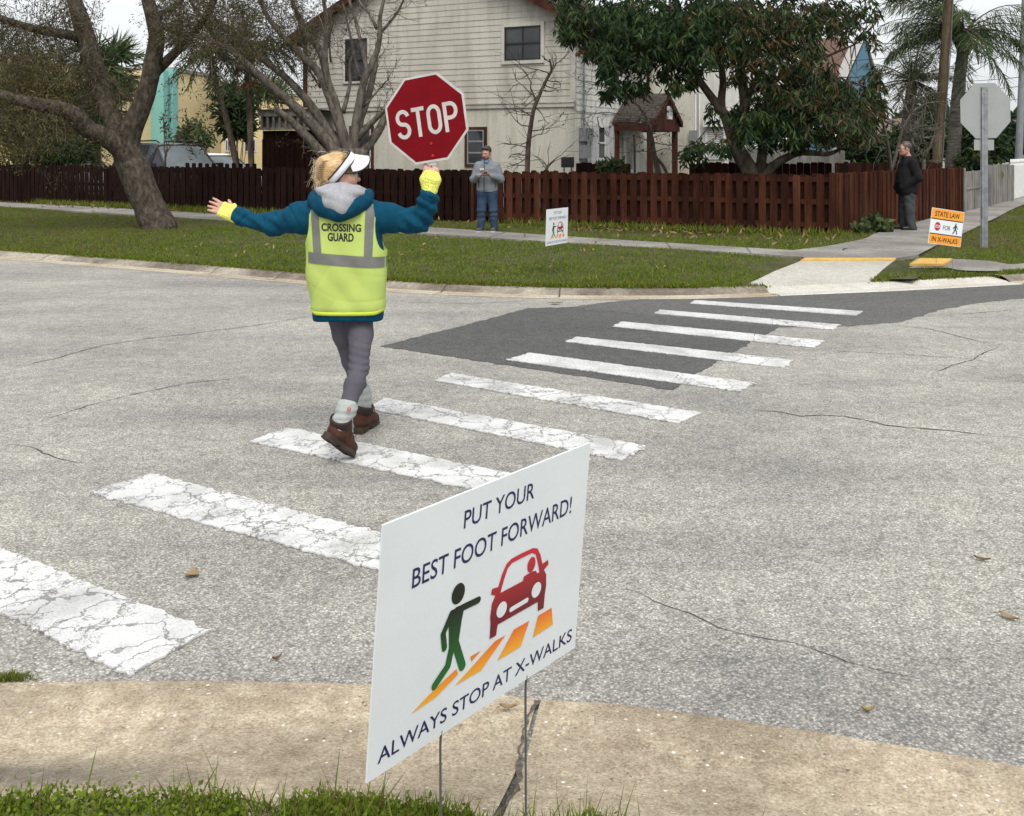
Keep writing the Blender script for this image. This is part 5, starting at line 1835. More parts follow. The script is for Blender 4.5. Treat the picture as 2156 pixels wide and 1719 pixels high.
D1 = limb_px(mb, I_, [(185, 80), (150, 75), (110, 68), (75, 62), (40, 52), (0, 38), (-60, 10)], D + .4, [14, 11, 10, 9, 8, 7, 5], n=8, dd=-1.2)
E1 = limb_px(mb, I_, [(328, 150), (352, 128), (375, 105), (400, 80), (430, 40), (455, -10), (480, -70)], D, [13, 10, 9, 8, 7, 5], n=8, dd=-1)
F1 = limb_px(mb, I_, [(332, 50), (355, 60), (385, 70), (420, 78), (460, 92), (500, 120)], D, [9, 7, 6, 5, 4, 3], n=8, dd=-1.5)
H1 = limb_px(mb, I_, [(330, 40), (345, 25), (365, 18), (395, -15)], D, [7, 6, 5, 4], n=7, dd=.6)
for (x, y, r) in ():
    p = V(x, y, D - .32)
    th = np.linspace(0, 2 * math.pi, 9)
    mb.lathe([(r * .0095 * 1.1, -.03), (r * .0095, .01), (r * .0095 * .7, .035), (r * .0095 * .35, .02), (0, .0)], (0, 0, 0), 10)
    k = mb.v[-1]; mb.v[-1] = np.stack([k[:, 0], -k[:, 2], k[:, 1]], 1) + np.array(p)
def open_view(p):
    x, y = p[0] / p[1] * F_ + CX_, HY_ - (p[2] - CH_) / p[1] * F_
    if 222 < x < 312 and y < 150: return rng.random() < .12
    if 312 < x < 640 and y > 118 + 20 * math.sin(x * .05): return rng.random() < .06
    return True


TWF = open_view
# hanging twigs with small leaves, filling the top left
for Ql, n_, r0 in ((A1, 50, .014), (D1, 46, .012), (C1[14:], 34, .010), (B1[20:], 22, .012), (E1, 46, .012), (F1, 40, .010), (H1, 12, .01)):
    for _ in range(n_):
        i = rng.integers(int(len(Ql) * .35), len(Ql))
        d = np.array([rng.normal() * .8, rng.normal() * .7, rng.normal() * .4 - .1])
        twig(tw, Ql[i], d, .55 + .6 * rng.random(), r0 * .75, 2, tips, droop=.16, spread=.75, nb=(2, 4), wig=.22)
# outer canopy twigs overhead, out of the top of the frame (they shade the fence)
for _ in range(170):
    x, y = rng.uniform(-200, 720), rng.uniform(-420, 30)
    twig(tw, V(x, y, D + rng.normal() * 2.2), rdir(1, -.35)[0], .5 + .6 * rng.random(), .010, 2, tips, droop=.14, spread=.8)
tp = np.array([t_[0] for t_ in tips]); td = np.array([t_[1] for t_ in tips])
n_ = len(tp)
sel = rng.integers(0, n_, 34000)
Q = leaf_quads(tp[sel] + rng.normal(size=(len(sel), 3)) * .07, td[sel] * .6 + rdir(len(sel), -.35), .055 + .045 * rng.random(len(sel)), .020, .1, .2)
lv.quads(Q, rng.choice([0, 0, 1, 1, 2], len(sel)))
tree("leaning_tree", "big leaning grey-trunked tree forking low on the far lawn", "tree", base_of(Qt), [("trunk", mb, M_bark_moss), ("twigs", tw, M_bark_dark), ("crown", lv, LM_oak)])

TWF = None
# ---- pruned many-stemmed bare tree in front of the house
c2 = crop(440, 0, 640 / 1719)
D = 25.4
mb = MB(); tw = MB(); lv = MB(); tips = []
limbs = [([(1130, 1180), (1040, 1080), (960, 1010), (880, 920), (770, 810), (655, 728)], [46, 38, 34, 30, 25, 20], -.5),
         ([(1150, 1180), (1050, 1000), (930, 850), (780, 700), (660, 600), (560, 510), (430, 390), (330, 290), (230, 190), (130, 60), (60, -60)], [45, 40, 36, 32, 28, 26, 22, 19, 16, 12, 8], -1.2),
         ([(1160, 1150), (1090, 980), (990, 830), (890, 690), (800, 585), (700, 490), (620, 430), (480, 330), (360, 230), (240, 110), (170, 0)], [44, 38, 33, 29, 26, 23, 21, 17, 13, 10, 7], .6),
         ([(1170, 1100), (1120, 900), (1060, 730), (1010, 600), (950, 480), (860, 390), (740, 265), (640, 150), (570, 20), (540, -60)], [42, 37, 32, 29, 27, 24, 20, 16, 12, 9], -.3),
         ([(1165, 1100), (1110, 870), (1040, 640), (985, 400), (940, 300), (870, 230), (820, 110), (780, 0), (760, -80)], [38, 33, 28, 25, 24, 21, 18, 15, 12], .8),
         ([(1130, 950), (1080, 720), (1020, 540), (1000, 380), (1010, 240), (1010, 130), (990, 0), (980, -80)], [32, 27, 23, 20, 18, 16, 13, 10], -.6),
         ([(1180, 1150), (1200, 900), (1235, 680), (1265, 540), (1310, 440), (1350, 340), (1370, 230), (1370, 120), (1395, 0), (1410, -90)], [42, 34, 28, 25, 23, 20, 18, 14, 11, 9], -.2),
         ([(1180, 1150), (1225, 850), (1290, 650), (1330, 480), (1345, 400)], [36, 29, 24, 20, 16], .7),
         ([(1280, 480), (1265, 390), (1240, 290), (1215, 170), (1170, 30), (1150, -60)], [17, 15, 14, 12, 10, 8], .5),
         ([(1240, 540), (1200, 400), (1180, 280), (1150, 150), (1120, 20)], [14, 11, 9, 7, 5], -.5),
         ([(1355, 240), (1420, 170), (1480, 90), (1515, 30), (1535, -30)], [11, 9, 8, 7, 5], -.3), ([(1345, 190), (1310, 110), (1250, 40), (1215, -20)], [12, 10, 9, 7], .5),
         ([(1210, 940), (1280, 860), (1350, 790), (1400, 740)], [26, 22, 18, 15], -.3), ([(1195, 1090), (1280, 990), (1360, 880), (1410, 770)], [36, 32, 30, 26], .5),
         ([(1120, 760), (1150, 650), (1170, 540), (1165, 440), (1190, 350)], [17, 14, 11, 9, 6], .4), ([(560, 520), (480, 470), (400, 440)], [18, 16, 14], -.2),
         ([(760, 700), (700, 690), (665, 690)], [10, 8, 6], -.2), ([(1260, 720), (1330, 640), (1390, 570), (1425, 535)], [8, 6, 5, 4], -.3),
         ([(970, 590), (900, 480), (840, 400)], [9, 7, 5], .3), ([(1040, 420), (1030, 300), (1040, 180), (1035, 90)], [8, 7, 5, 4], -.2)]
QQ = []
for pts, rad, dd in limbs:
    QQ.append(limb_px(mb, c2, pts, D, [r * .3135 * 1.0 for r in rad], dd=dd, n=10, wob=.012))
for q in ((655, 728), (400, 440)):
    pass
mb_base = V(*c2(1165, 1190), D)
for dx in (-.3, -.1, .1, .28):
    limb(mb, [(mb_base.x + dx * 1.3, mb_base.y + rng.normal() * .2, .05), (mb_base.x + dx, mb_base.y, .6), (mb_base.x + dx * .6, mb_base.y, mb_base.z + .2), (mb_base.x + dx * .9, mb_base.y, mb_base.z + .7)], [.34, .30, .28, .2], n=10)
for Ql in QQ:
    for _ in range(14):
        i = rng.integers(int(len(Ql) * .45), len(Ql))
        twig(tw, Ql[i], rdir(1, .35)[0], .35 + .5 * rng.random(), .008, 1, tips, droop=.0, spread=.7, wig=.25, up=.05)
for Ql in (QQ[1], QQ[2], QQ[3], QQ[4]):
    for _ in range(46):
        i = rng.integers(int(len(Ql) * .66), len(Ql))
        twig(tw, Ql[i], rdir(1, .1)[0], .7 + .6 * rng.random(), .008, 2, tips, droop=.05, spread=.7, wig=.22)
tp = np.array([t_[0] for t_ in tips]); td = np.array([t_[1] for t_ in tips])
sel = rng.integers(0, len(tp), 9000)
kx = tp[sel][:, 0] / tp[sel][:, 1]
sel = sel[(kx < -.19) | (rng.random(len(sel)) < .10)]
Q = leaf_quads(tp[sel] + rng.normal(size=(len(sel), 3)) * .05, td[sel] * .5 + rdir(len(sel), -.2), .06 + .04 * rng.random(len(sel)), .026, .1, .2)
lv.quads(Q, rng.choice([0, 0, 1, 2], len(sel)))
tree("bare_tree", "nearly bare pruned tree with many grey stems in front of the cream house", "tree", (mb_base.x, mb_base.y, .1), [("trunk", mb, M_bark_grey), ("twigs", tw, M_bark_dark), ("crown", lv, LM_oak)])

# ---- small bare tree by the house wall, and its little neighbour
c3 = crop(960, 0, 640 / 1719)
D = 24.0
mb = MB(); tw = MB(); tips = []
K = .3135
T = limb_px(mb, c3, [(955, 1300), (962, 1160), (968, 1000), (985, 850), (1005, 740), (1035, 660), (1070, 580), (1105, 510), (1125, 470), (1113, 400)], D, [x * K for x in (19, 18, 17, 15, 14, 12, 11, 10, 9, 6)], n=8)
T2 = limb_px(mb, c3, [(1022, 690), (1005, 640), (985, 590), (988, 545)], D, [x * K for x in (9, 7, 6, 4)], n=6)
for p0, p1, s in (((975, 950), (850, 1000), 1), ((972, 1000), (860, 930), 1), ((978, 930), (1100, 860), 1), ((985, 880), (1180, 860), 1), ((985, 850), (780, 880), 1), ((965, 1060), (870, 1090), 1), ((968, 1040), (760, 930), 1), ((1000, 760), (840, 730), 1),
                  ((1015, 720), (1130, 790), 1), ((1060, 600), (1180, 640), 1), ((1075, 570), (1220, 600), 1), ((1010, 650), (860, 540), 1), ((1000, 620), (900, 640), 1), ((1110, 500), (980, 420), 1), ((1120, 470), (1250, 340), 1), ((1118, 480), (1200, 440), 1),
                  ((990, 560), (950, 460), 1), ((1090, 540), (1200, 560), 1), ((1040, 650), (900, 700), 1), ((1120, 420), (1060, 380), 1), ((960, 1110), (850, 1140), 1), ((1000, 780), (880, 800), 1)):
    a = np.array(V(*c3(*p0), D)); b = np.array(V(*c3(*p1), D + rng.normal() * .6))
    twig(tw, a, b - a, np.linalg.norm(b - a) * .85, .016, 2, tips, droop=-.02, spread=.55, wig=.16, nb=(2, 3), seg=6)
tree("small_bare_tree", "thin bare tree against the cream house wall right of the man in grey", "tree", base_of(T), [("trunk", mb, M_bark_dark), ("twigs", tw, M_bark_dark)])
mb = MB(); tw = MB(); tips = []
T = limb_px(mb, c3, [(1085, 1260), (1090, 1160), (1100, 1120), (1140, 1080)], 23.6, [4, 3.5, 3, 2], n=6)
for p0, p1 in (((1095, 1130), (1070, 1080)), ((1100, 1120), (1040, 960)), ((1100, 1120), (1110, 1010)), ((1120, 1100), (1200, 1000)), ((1135, 1080), (1270, 1000)), ((1090, 1140), (1010, 1050))):
    a = np.array(V(*c3(*p0), 23.6)); b = np.array(V(*c3(*p1), 23.6 + rng.normal() * .3))
    twig(tw, a, b - a, np.linalg.norm(b - a), .010, 1, tips, spread=.5, wig=.15, nb=(2, 3))
tree("bare_shrub", "low bare twiggy shrub just right of the thin bare tree", "shrub", base_of(T), [("trunk", mb, M_bark_dark), ("twigs", tw, M_bark_dark)])
# bare branch tree in front of the porch
c6 = crop(1400, 180, 360 / 2156)
mb = MB(); tw = MB(); lv = MB(); tips = []
D = 24.5; K = 360 / 2156 / 1.18738
T = limb_px(mb, c6, [(1500, 1750), (1470, 1500), (1410, 1250), (1370, 1000), (1340, 850), (1300, 700), (1200, 540), (1120, 440), (1020, 330)], D, [x * K for x in (48, 44, 42, 36, 32, 26, 20, 14, 8)], n=8)
T2 = limb_px(mb, c6, [(1640, 1650), (1560, 1430), (1440, 1280), (1395, 1190)], D, [x * K for x in (26, 26, 24, 22)], n=7)
for pts in ([(1330, 760), (1400, 700), (1560, 620), (1700, 600), (1880, 650)], [(1350, 1000), (1500, 950), (1640, 900)], [(1380, 1050), (1560, 1090), (1750, 1110), (1950, 1110)], [(1340, 1010), (1270, 1020)], [(1300, 720), (1180, 690), (1000, 710)], [(1340, 800), (1120, 780), (930, 830)],
            [(1350, 1190), (1200, 1190), (1060, 1210)], [(1230, 640), (1350, 560), (1600, 450)], [(1420, 1200), (1600, 1150), (1780, 1250)], [(1100, 430), (960, 340), (760, 260), (500, 190), (300, 130), (60, 0)], [(900, 640), (680, 605), (470, 635), (250, 620), (0, 650)], [(470, 635), (400, 690), (220, 700)],
            [(760, 260), (620, 190), (480, 150)], [(560, 700), (600, 850), (700, 950), (790, 1000)]):
    Ql = limb_px(tw, c6, pts, D - .1, [9 * K, 5 * K, 3 * K], n=5, dd=rng.normal() * .5)
    for _ in range(7):
        i = rng.integers(3, len(Ql))
        twig(tw, Ql[i], rdir(1, .0)[0], .25 + .3 * rng.random(), .006, 1, tips, spread=.6, wig=.2)
tp = np.array([t_[0] for t_ in tips])
sel = rng.integers(0, len(tp), 110)
lv.quads(leaf_quads(tp[sel], rdir(len(sel), -.3), .09, .035), rng.choice([0, 1], len(sel)))
tree("porch_tree", "slim sparse tree leaning across the front of the porch", "tree", base_of(T), [("trunk", mb, M_bark_mango), ("twigs", tw, M_bark_dark), ("crown", lv, LM_mango)])

# ---- broad-leaved (mango) tree behind the fence corner
c4 = crop(1400, 0, 640 / 1719)
D = 21.6; K = .3135
mb = MB(); tw = MB(); lv = MB()
mang = [([(1310, 1290), (1275, 1150), (1205, 1030), (1160, 920), (1115, 790), (1060, 710), (1000, 630), (930, 530), (890, 430), (860, 300)], [60, 58, 52, 44, 36, 30, 27, 24, 18, 10], 0),
        ([(1085, 760), (1085, 650), (1095, 560), (1085, 450), (1080, 320), (1060, 150), (1050, -50)], [28, 26, 24, 22, 18, 14, 10], .5),
        ([(1200, 980), (1220, 850), (1240, 700), (1225, 550), (1215, 400), (1230, 200), (1240, -60)], [40, 38, 36, 33, 28, 22, 14], .9),
        ([(1215, 960), (1240, 760), (1290, 590), (1370, 460), (1450, 380), (1560, 250), (1680, 130), (1800, 0)], [26, 23, 20, 18, 16, 14, 12, 8], -.8),
        ([(1340, 1290), (1390, 1165), (1450, 1100), (1530, 1055), (1610, 1025), (1720, 1030), (1800, 1035), (1880, 1000), (1960, 920)], [34, 32, 30, 27, 24, 19, 15, 11, 7], -.6),
        ([(1320, 1270), (1350, 1100), (1370, 900), (1395, 700), (1420, 560), (1430, 400), (1500, 200), (1520, -60)], [36, 34, 30, 28, 24, 20, 15, 10], 1.4),
        ([(1600, 1025), (1660, 960), (1740, 900), (1850, 850), (1960, 800)], [17, 14, 11, 8, 5], .7),
        ([(1390, 760), (1500, 680), (1620, 610), (1740, 560), (1880, 520)], [18, 15, 12, 9, 6], .3),
        ([(930, 560), (840, 480), (700, 420), (560, 390), (400, 330), (250, 260), (130, 200)], [14, 12, 10, 9, 8, 6, 4], -1.2),
        ([(880, 420), (760, 300), (600, 200), (420, 130), (220, 100)], [13, 11, 9, 7, 4], -.8),
        ([(1080, 420), (960, 250), (820, 110), (660, 0)], [14, 12, 9, 6], -.5),
        ([(1160, 940), (1090, 1000), (1000, 990), (900, 970)], [7, 5, 4, 3], -.6),
        ([(1420, 560), (1560, 480), (1700, 420), (1860, 350), (1980, 300)], [15, 12, 10, 8, 5], -1.0), ([(1500, 380), (1650, 280), (1800, 220), (1950, 180), (2060, 150)], [12, 10, 8, 6, 4], .4)]
MQ = []
for pts, rad, dd in mang:
    MQ.append(limb_px(mb, c4, pts, D, [r * K for r in rad], dd=dd, n=10, wob=.012))
# leaf rosettes: clumps placed through the crown's volume  (x, y, rx, ry in the crop, n, kind)
clumps = [(80, 60, 90, 70, 60, 0), (110, 160, 110, 80, 60, 0), (60, 230, 50, 50, 24, 0), (250, 120, 130, 120, 110, 0), (210, 300, 70, 70, 40, 0), (300, 330, 80, 110, 60, 0), (330, 480, 45, 60, 24, 0), (430, 130, 150, 150, 140, 0), (440, 330, 100, 120, 80, 0), (420, 590, 80, 55, 34, 0), (310, 640, 45, 25, 10, 0), (540, 580, 40, 40, 12, 0),
          (620, 150, 150, 160, 150, 0), (560, 370, 70, 90, 40, 0), (700, 480, 45, 60, 22, 0), (720, 330, 100, 110, 70, 0), (790, 590, 40, 50, 16, 0), (820, 160, 140, 170, 150, 0), (880, 380, 90, 120, 70, 0), (880, 540, 35, 50, 8, 0), (1000, 130, 140, 150, 140, 0), (990, 330, 90, 120, 60, 0),
          (1180, 120, 140, 140, 130, 1), (1160, 330, 110, 110, 70, 1), (1190, 480, 80, 60, 16, 1), (1340, 160, 130, 160, 120, 1), (1340, 380, 100, 110, 70, 1), (1340, 560, 70, 90, 34, 1), (1500, 130, 130, 150, 110, 1), (1480, 340, 120, 120, 80, 1), (1560, 540, 120, 110, 80, 1), (1640, 160, 110, 140, 80, 1), (1660, 380, 110, 100, 60, 1), (1760, 80, 120, 100, 60, 1), (1860, 160, 110, 110, 46, 1), (1960, 90, 110, 90, 34, 1), (2060, 60, 90, 70, 18, 1), (2050, 200, 60, 60, 10, 1),
          (1480, 640, 100, 70, 60, 1), (1660, 640, 120, 90, 90, 1), (1780, 560, 120, 100, 80, 1), (1900, 640, 110, 110, 90, 1), (2010, 720, 80, 90, 50, 1), (1760, 740, 140, 80, 100, 1), (1900, 820, 110, 80, 70, 1), (2080, 620, 60, 60, 22, 1), (2120, 300, 40, 60, 8, 1),
          (1170, 790, 40, 50, 10, 0), (1260, 790, 100, 70, 50, 0), (1370, 790, 110, 90, 80, 0), (1500, 810, 110, 80, 80, 0), (1260, 900, 100, 50, 44, 0), (1380, 920, 70, 60, 30, 0), (1620, 800, 110, 90, 80, 1), (1700, 900, 110, 60, 50, 1), (1580, 940, 80, 50, 24, 0), (1820, 930, 60, 50, 18, 1), (1960, 860, 90, 70, 70, 1), (2060, 800, 70, 70, 50, 1), (2040, 900, 60, 40, 26, 1), (2130, 700, 50, 60, 22, 1), (2100, 520, 60, 70, 20, 1),
          (1010, 730, 20, 40, 6, 0), (1040, 800, 20, 20, 4, 0), (910, 985, 50, 40, 20, 0), (1050, 985, 30, 22, 6, 0), (1110, 1000, 25, 40, 9, 0), (940, 1060, 20, 25, 4, 0), (840, 1040, 45, 40, 8, 0)]
cc, cm, br_ = [], [], []
for x, y, rx, ry, n_, kind in clumps:
    a = rng.normal(size=(int(n_ * (.9 if kind == 0 else .62)), 3)) * .55
    for q in a:
        cc.append(V(*c4(x + q[0] * rx, y + q[1] * ry), D - .4 + q[2] * 2.1)); cm.append(kind)
cc = np.array([tuple(c) for c in cc]); cm = np.array(cm)
allb = np.concatenate(MQ)
for i in range(len(cc)):
    if rng.random() < .45:
        j = np.argmin(((allb - cc[i]) ** 2).sum(1))
        if np.linalg.norm(allb[j] - cc[i]) < 1.6:
            m_ = (allb[j] + cc[i]) / 2 + rng.normal(size=3) * .08
            tw.tube([allb[j], m_, cc[i]], [.014, .009, .005], 4, cap=False)
# leaves of a rosette hang outwards and down
k_ = 9
ci = np.repeat(np.arange(len(cc)), k_)
ang = rng.random(len(ci)) * 6.283
dn = -.35 - 1.7 * rng.random(len(ci))
d = np.stack([np.cos(ang), np.sin(ang), dn], 1)
Q = leaf_quads(cc[ci] + rng.normal(size=(len(ci), 3)) * .05, d, .155 + .09 * rng.random(len(ci)), .046 + .012 * rng.random(len(ci)), .12, .12)
mi = np.where(cm[ci] == 0, rng.choice([0, 0, 0, 1, 1, 2], len(ci)), rng.choice([0, 1, 1, 4, 4, 3, 0, 2], len(ci)))
brown = (rng.random(len(cc)) < .05)
mi = np.where(brown[ci] & (rng.random(len(ci)) < .7), 3, mi)
lv.quads(Q, mi)
# upper canopy beyond the top of the frame
n_ = 900
x = rng.uniform(1150, 2000, n_); y = rng.uniform(-330, -5, n_)
cc2 = np.array([tuple(V(a_, b_, D + rng.normal() * 1.6)) for a_, b_ in zip(x, y)])
ci = np.repeat(np.arange(n_), 7)
ang = rng.random(len(ci)) * 6.283
Q = leaf_quads(cc2[ci], np.stack([np.cos(ang), np.sin(ang), -.2 - rng.random(len(ci))], 1), .22, .055, .12, .12)
lv.quads(Q, rng.choice([0, 1, 1, 4], len(ci)))
tree("broad_leaved_tree", "dense dark broad-leaved tree with drooping long leaves over the fence corner", "tree", (V(*c4(1310, 1290), D).x, D, .1), [("trunk", mb, M_bark_mango), ("twigs", tw, M_bark_dark), ("crown", lv, LM_mango)])

# ---- bare pale branches right of it
c5r = crop(1920, 0, 640 / 1719)
mb = MB(); tw = MB(); tips = []
D = 25.0
for pts, rad in (([(830, 1300), (820, 1090), (800, 960), (770, 820), (740, 740)], (15, 14, 11, 8, 5)), ([(830, 1150), (870, 1000), (900, 880), (960, 760), (985, 640)], (12, 10, 8, 6, 4)), ([(780, 810), (860, 850), (940, 880), (1010, 950)], (8, 7, 6, 4)),
                 ([(1040, 1250), (1045, 1060), (1000, 1000), (960, 930), (950, 800), (900, 660), (850, 560)], (13, 12, 11, 9, 8, 6, 4)), ([(1050, 1060), (1090, 980), (1120, 900), (1190, 820)], (10, 8, 6, 4)), ([(960, 760), (1050, 700), (1120, 690)], (6, 4, 3)), ([(960, 900), (1020, 800), (1060, 700), (1040, 600)], (7, 6, 5, 3))):
    Ql = limb_px(mb, c5r, pts, D, [r * K for r in rad], n=6, dd=rng.normal() * .6)
    for _ in range(9):
        twig(tw, Ql[rng.integers(2, len(Ql))], rdir(1, .3)[0], .5 + .6 * rng.random(), .010, 1, tips, spread=.6, wig=.2)
tree("pale_bare_tree", "pale bare branching tree behind the man in black", "tree", (V(*c5r(830, 1300), D).x, D, .1), [("trunk", mb, M_bark_grey), ("twigs", tw, M_bark_grey)])


# ---- palms
def pinnate(mb, rb, base, d, ln, droop, nl, ll, w=.03, mi=(0, 0, 1, 3), hang=.8):
    """feather frond: arching rachis with hanging leaflets"""
    base = np.array(base, float); d = np.array(d, float); d /= np.linalg.norm(d)
    P = [base]
    for i in range(9):
        d = d + np.array([0, 0, -droop * (.5 + i * .16)]); d /= np.linalg.norm(d)
        P.append(P[-1] + d * ln / 9)
    P = np.array(P)
    rb.tube(P, list(np.linspace(.028, .006, 10)), 4, cap=False)
    t = np.linspace(.12, 1, nl) * 9
    i = np.minimum(t.astype(int), 8); f = (t - i)[:, None]
    pos = P[i] * (1 - f) + P[i + 1] * f
    tan = P[np.minimum(i + 1, 9)] - P[i]; tan /= np.linalg.norm(tan, axis=1)[:, None]
    side = np.cross(tan, [0, 0, 1.]); side /= np.linalg.norm(side, axis=1)[:, None] + 1e-6
    for s in (-1, 1):
        dd = side * s * .75 + tan * .55 + np.array([0, 0, -hang]) * (.4 + .8 * rng.random((nl, 1))) + rng.normal(size=(nl, 3)) * .22
        L_ = ll * (.55 + .45 * np.sin(np.linspace(.25, 2.9, nl))) * (.8 + .4 * rng.random(nl))
        mb.quads(leaf_quads(pos, dd, L_, w, .05, .22), rng.choice(mi, nl))


def fan(mb, rb, base, d, stem, r, mi=(0, 0, 1)):
    base = np.array(base, float); d = np.array(d, float); d /= np.linalg.norm(d)
    hub = base + d * stem + np.array([0, 0, -.1 * stem])
    rb.tube([base, base + d * stem * .5 + np.array([0, 0, .03]), hub], [.02, .015, .012], 4, cap=False)
    s = np.cross(d, [0, 0, 1.]); s /= np.linalg.norm(s) + 1e-6
    n_ = 26
    a = np.linspace(-2.1, 2.1, n_)
    dd = np.cos(a)[:, None] * d + np.sin(a)[:, None] * s + rng.normal(size=(n_, 3)) * .06
    dd[:, 2] -= .15 + .25 * rng.random(n_)
    mb.quads(leaf_quads(np.tile(hub, (n_, 1)), dd, r * (.75 + .25 * np.cos(a * .6)), .055, .05, .22), rng.choice(mi, n_))


def palm_trunk(pts, D, rad, fn=I_):
    mb = MB(); Q = limb_px(mb, fn, pts, D, rad, n=10, sub=6, wob=.008); return mb, Q


# cabbage palm behind the leaning tree
mb, Q = palm_trunk([(202, 380), (203, 345), (201, 300), (198, 250), (212, 180), (230, 135)], 34, [10, 10, 9.5, 9, 9, 9])
top = Q[-1]; lv = MB(); rb = MB()
for _ in range(46):
    d = rdir(1, .15)[0]
    fan(lv, rb, top + rng.normal(size=3) * .15, d, .5 + .4 * rng.random(), .75 + .2 * rng.random(), (0, 0, 1, 3))
for _ in range(26):
    d = rdir(1, -1.1)[0]
    fan(lv, rb, top + np.array([0, 0, -.25]) + rng.normal(size=3) * .12, d, .35 + .3 * rng.random(), .6, (2, 2, 1))
for _ in range(16):
    d = rdir(1, -.2)[0]
    fan(lv, rb, np.array(V(238, 215, 34)) + rng.normal(size=3) * np.array([.3, .3, .2]), d, .4, .75, (0, 0, 3))
tree("fan_palm", "shaggy fan palm with dead skirt seen through the leaning tree's fork", "palm", base_of(Q), [("trunk", mb, M_bark_dark), ("stems", rb, M_bark_dark), ("crown", lv, LM_palm)])
# two slim palms in front of the yellow building
mb, Q = palm_trunk([(505, 372), (498, 345), (487, 295), (474, 240), (462, 200), (453, 165), (446, 130), (443, 108)], 29.5, [7.5, 7, 6.5, 6, 5.5, 5.5, 5, 5])
lv = MB(); rb = MB()
for _ in range(22): pinnate(lv, rb, Q[-1], rdir(1, .3)[0], 1.2 + .4 * rng.random(), .10, 24, .38, .035, (0, 1, 1))
tree("slim_palm", "slim leaning palm in front of the yellow building", "palm", base_of(Q), [("trunk", mb, M_bark_dark), ("stems", rb, M_bark_dark), ("crown", lv, LM_palm)], "slim palms before the yellow building")
mb, Q = palm_trunk([(530, 372), (529, 340), (527, 280), (524, 220), (521, 170), (520, 130), (520, 100)], 28.9, [7, 6.5, 6.5, 6, 6, 5.5, 5])
lv = MB(); rb = MB()
for k in range(26):
    d = rdir(1, .25)[0]
    pinnate(lv, rb, Q[-1], d, 1.3 + .4 * rng.random(), .12, 26, .42, .035, (0, 1, 1, 0))
for d in ((1, -.2, .3), (1, .2, .1), (.9, -.4, .0)): pinnate(lv, rb, Q[-1], d, 1.6, .14, 30, .42, .035, (0, 1))
t = tree("slim_palm", "upright dark palm with an orange-red fruit cluster left of the house", "palm", base_of(Q), [("trunk", mb, M_bark_dark), ("stems", rb, M_bark_dark), ("crown", lv, LM_palm)], "slim palms before the yellow building")
fb = MB(); c_ = np.array(V(522, 181, 28.8))
for _ in range(170):
    q = c_ + rng.normal(size=3) * np.array([.12, .12, .075]); r = .026
    fb.lathe([(0, -r), (r * .8, -r * .5), (r, 0), (r * .7, r * .6), (0, r)], tuple(q), 6)
fb.build("fruit_cluster", mat("orange_red_fruit", (.36, .07, .03), (.22, .04, .025), 20, .5), t, smooth=True)
# tall queen palm, right
mb, Q = palm_trunk([(2003, 380), (2006, 345), (2010, 290), (2014, 235), (2020, 170), (2026, 120), (2028, 80)], 30, [16, 15, 14, 13.5, 12.5, 12, 12])
lv = MB(); rb = MB()
for px in range(24):
    d = rdir(1, .55)[0]
    pinnate(lv, rb, Q[-1] + np.array([0, 0, .15]), d, 2.2 + .6 * rng.random(), .10, 60, .65, .024, (0, 1, 3, 0), 1.0)
for d in ((1, -.3, .5), (1, .2, .35), (-1, -.2, .5), (-1, .4, .3), (.6, -.7, .6), (.9, -.5, .2), (.8, 0, .9), (-.5, -.6, .8)): pinnate(lv, rb, Q[-1] + np.array([0, 0, .15]), d, 2.3, .13, 64, .7, .024, (0, 1, 3, 0), 1.1)
for d in ((-1, -.2, .15), (-.8, .1, -.05)): pinnate(lv, rb, Q[-1], d, 1.1, .06, 12, .5, .012, (2, 1), 1.0)
bt = MB()
for k in range(14):
    a = k * 2.4; r = .2
    p = Q[-1] + np.array([math.cos(a) * r * .7, math.sin(a) * r * .7, -.35 + .04 * k])
    bt.tube([p, p + np.array([math.cos(a) * .1, math.sin(a) * .1, .22]), p + np.array([math.cos(a) * .2, math.sin(a) * .2, .42])], [.06, .045, .02], 5)
bt.tube([Q[-1] + np.array([.1, -.15, -.3]), Q[-1] + np.array([.3, -.2, -.35]), Q[-1] + np.array([.36, -.2, -.8])], [.04, .035, .02], 6)
tree("queen_palm", "tall feathery palm with drooping fronds behind the wooden utility pole", "palm", base_of(Q), [("trunk", mb, M_palmtr), ("frond_bases", bt, M_bark_dark), ("stems", rb, M_bark_dark), ("crown", lv, LM_palm)])
# lower palm between broad-leaved tree and pole
mb, Q = palm_trunk([(1905, 380), (1908, 340), (1910, 280), (1916, 220), (1920, 170)], 33, [16, 15, 14, 12, 9])
lv = MB(); rb = MB()
for _ in range(30):
    d = rdir(1, .7)[0]
    pinnate(lv, rb, Q[-1], d, 1.5 + .6 * rng.random(), .07, 40, .5, .022, (0, 1, 3, 1), .8)
tree("feather_palm", "shorter feathery palm between the broad-leaved tree and the wooden pole", "palm", base_of(Q), [("trunk", mb, M_palmtr), ("stems", rb, M_bark_dark), ("crown", lv, LM_palm)])


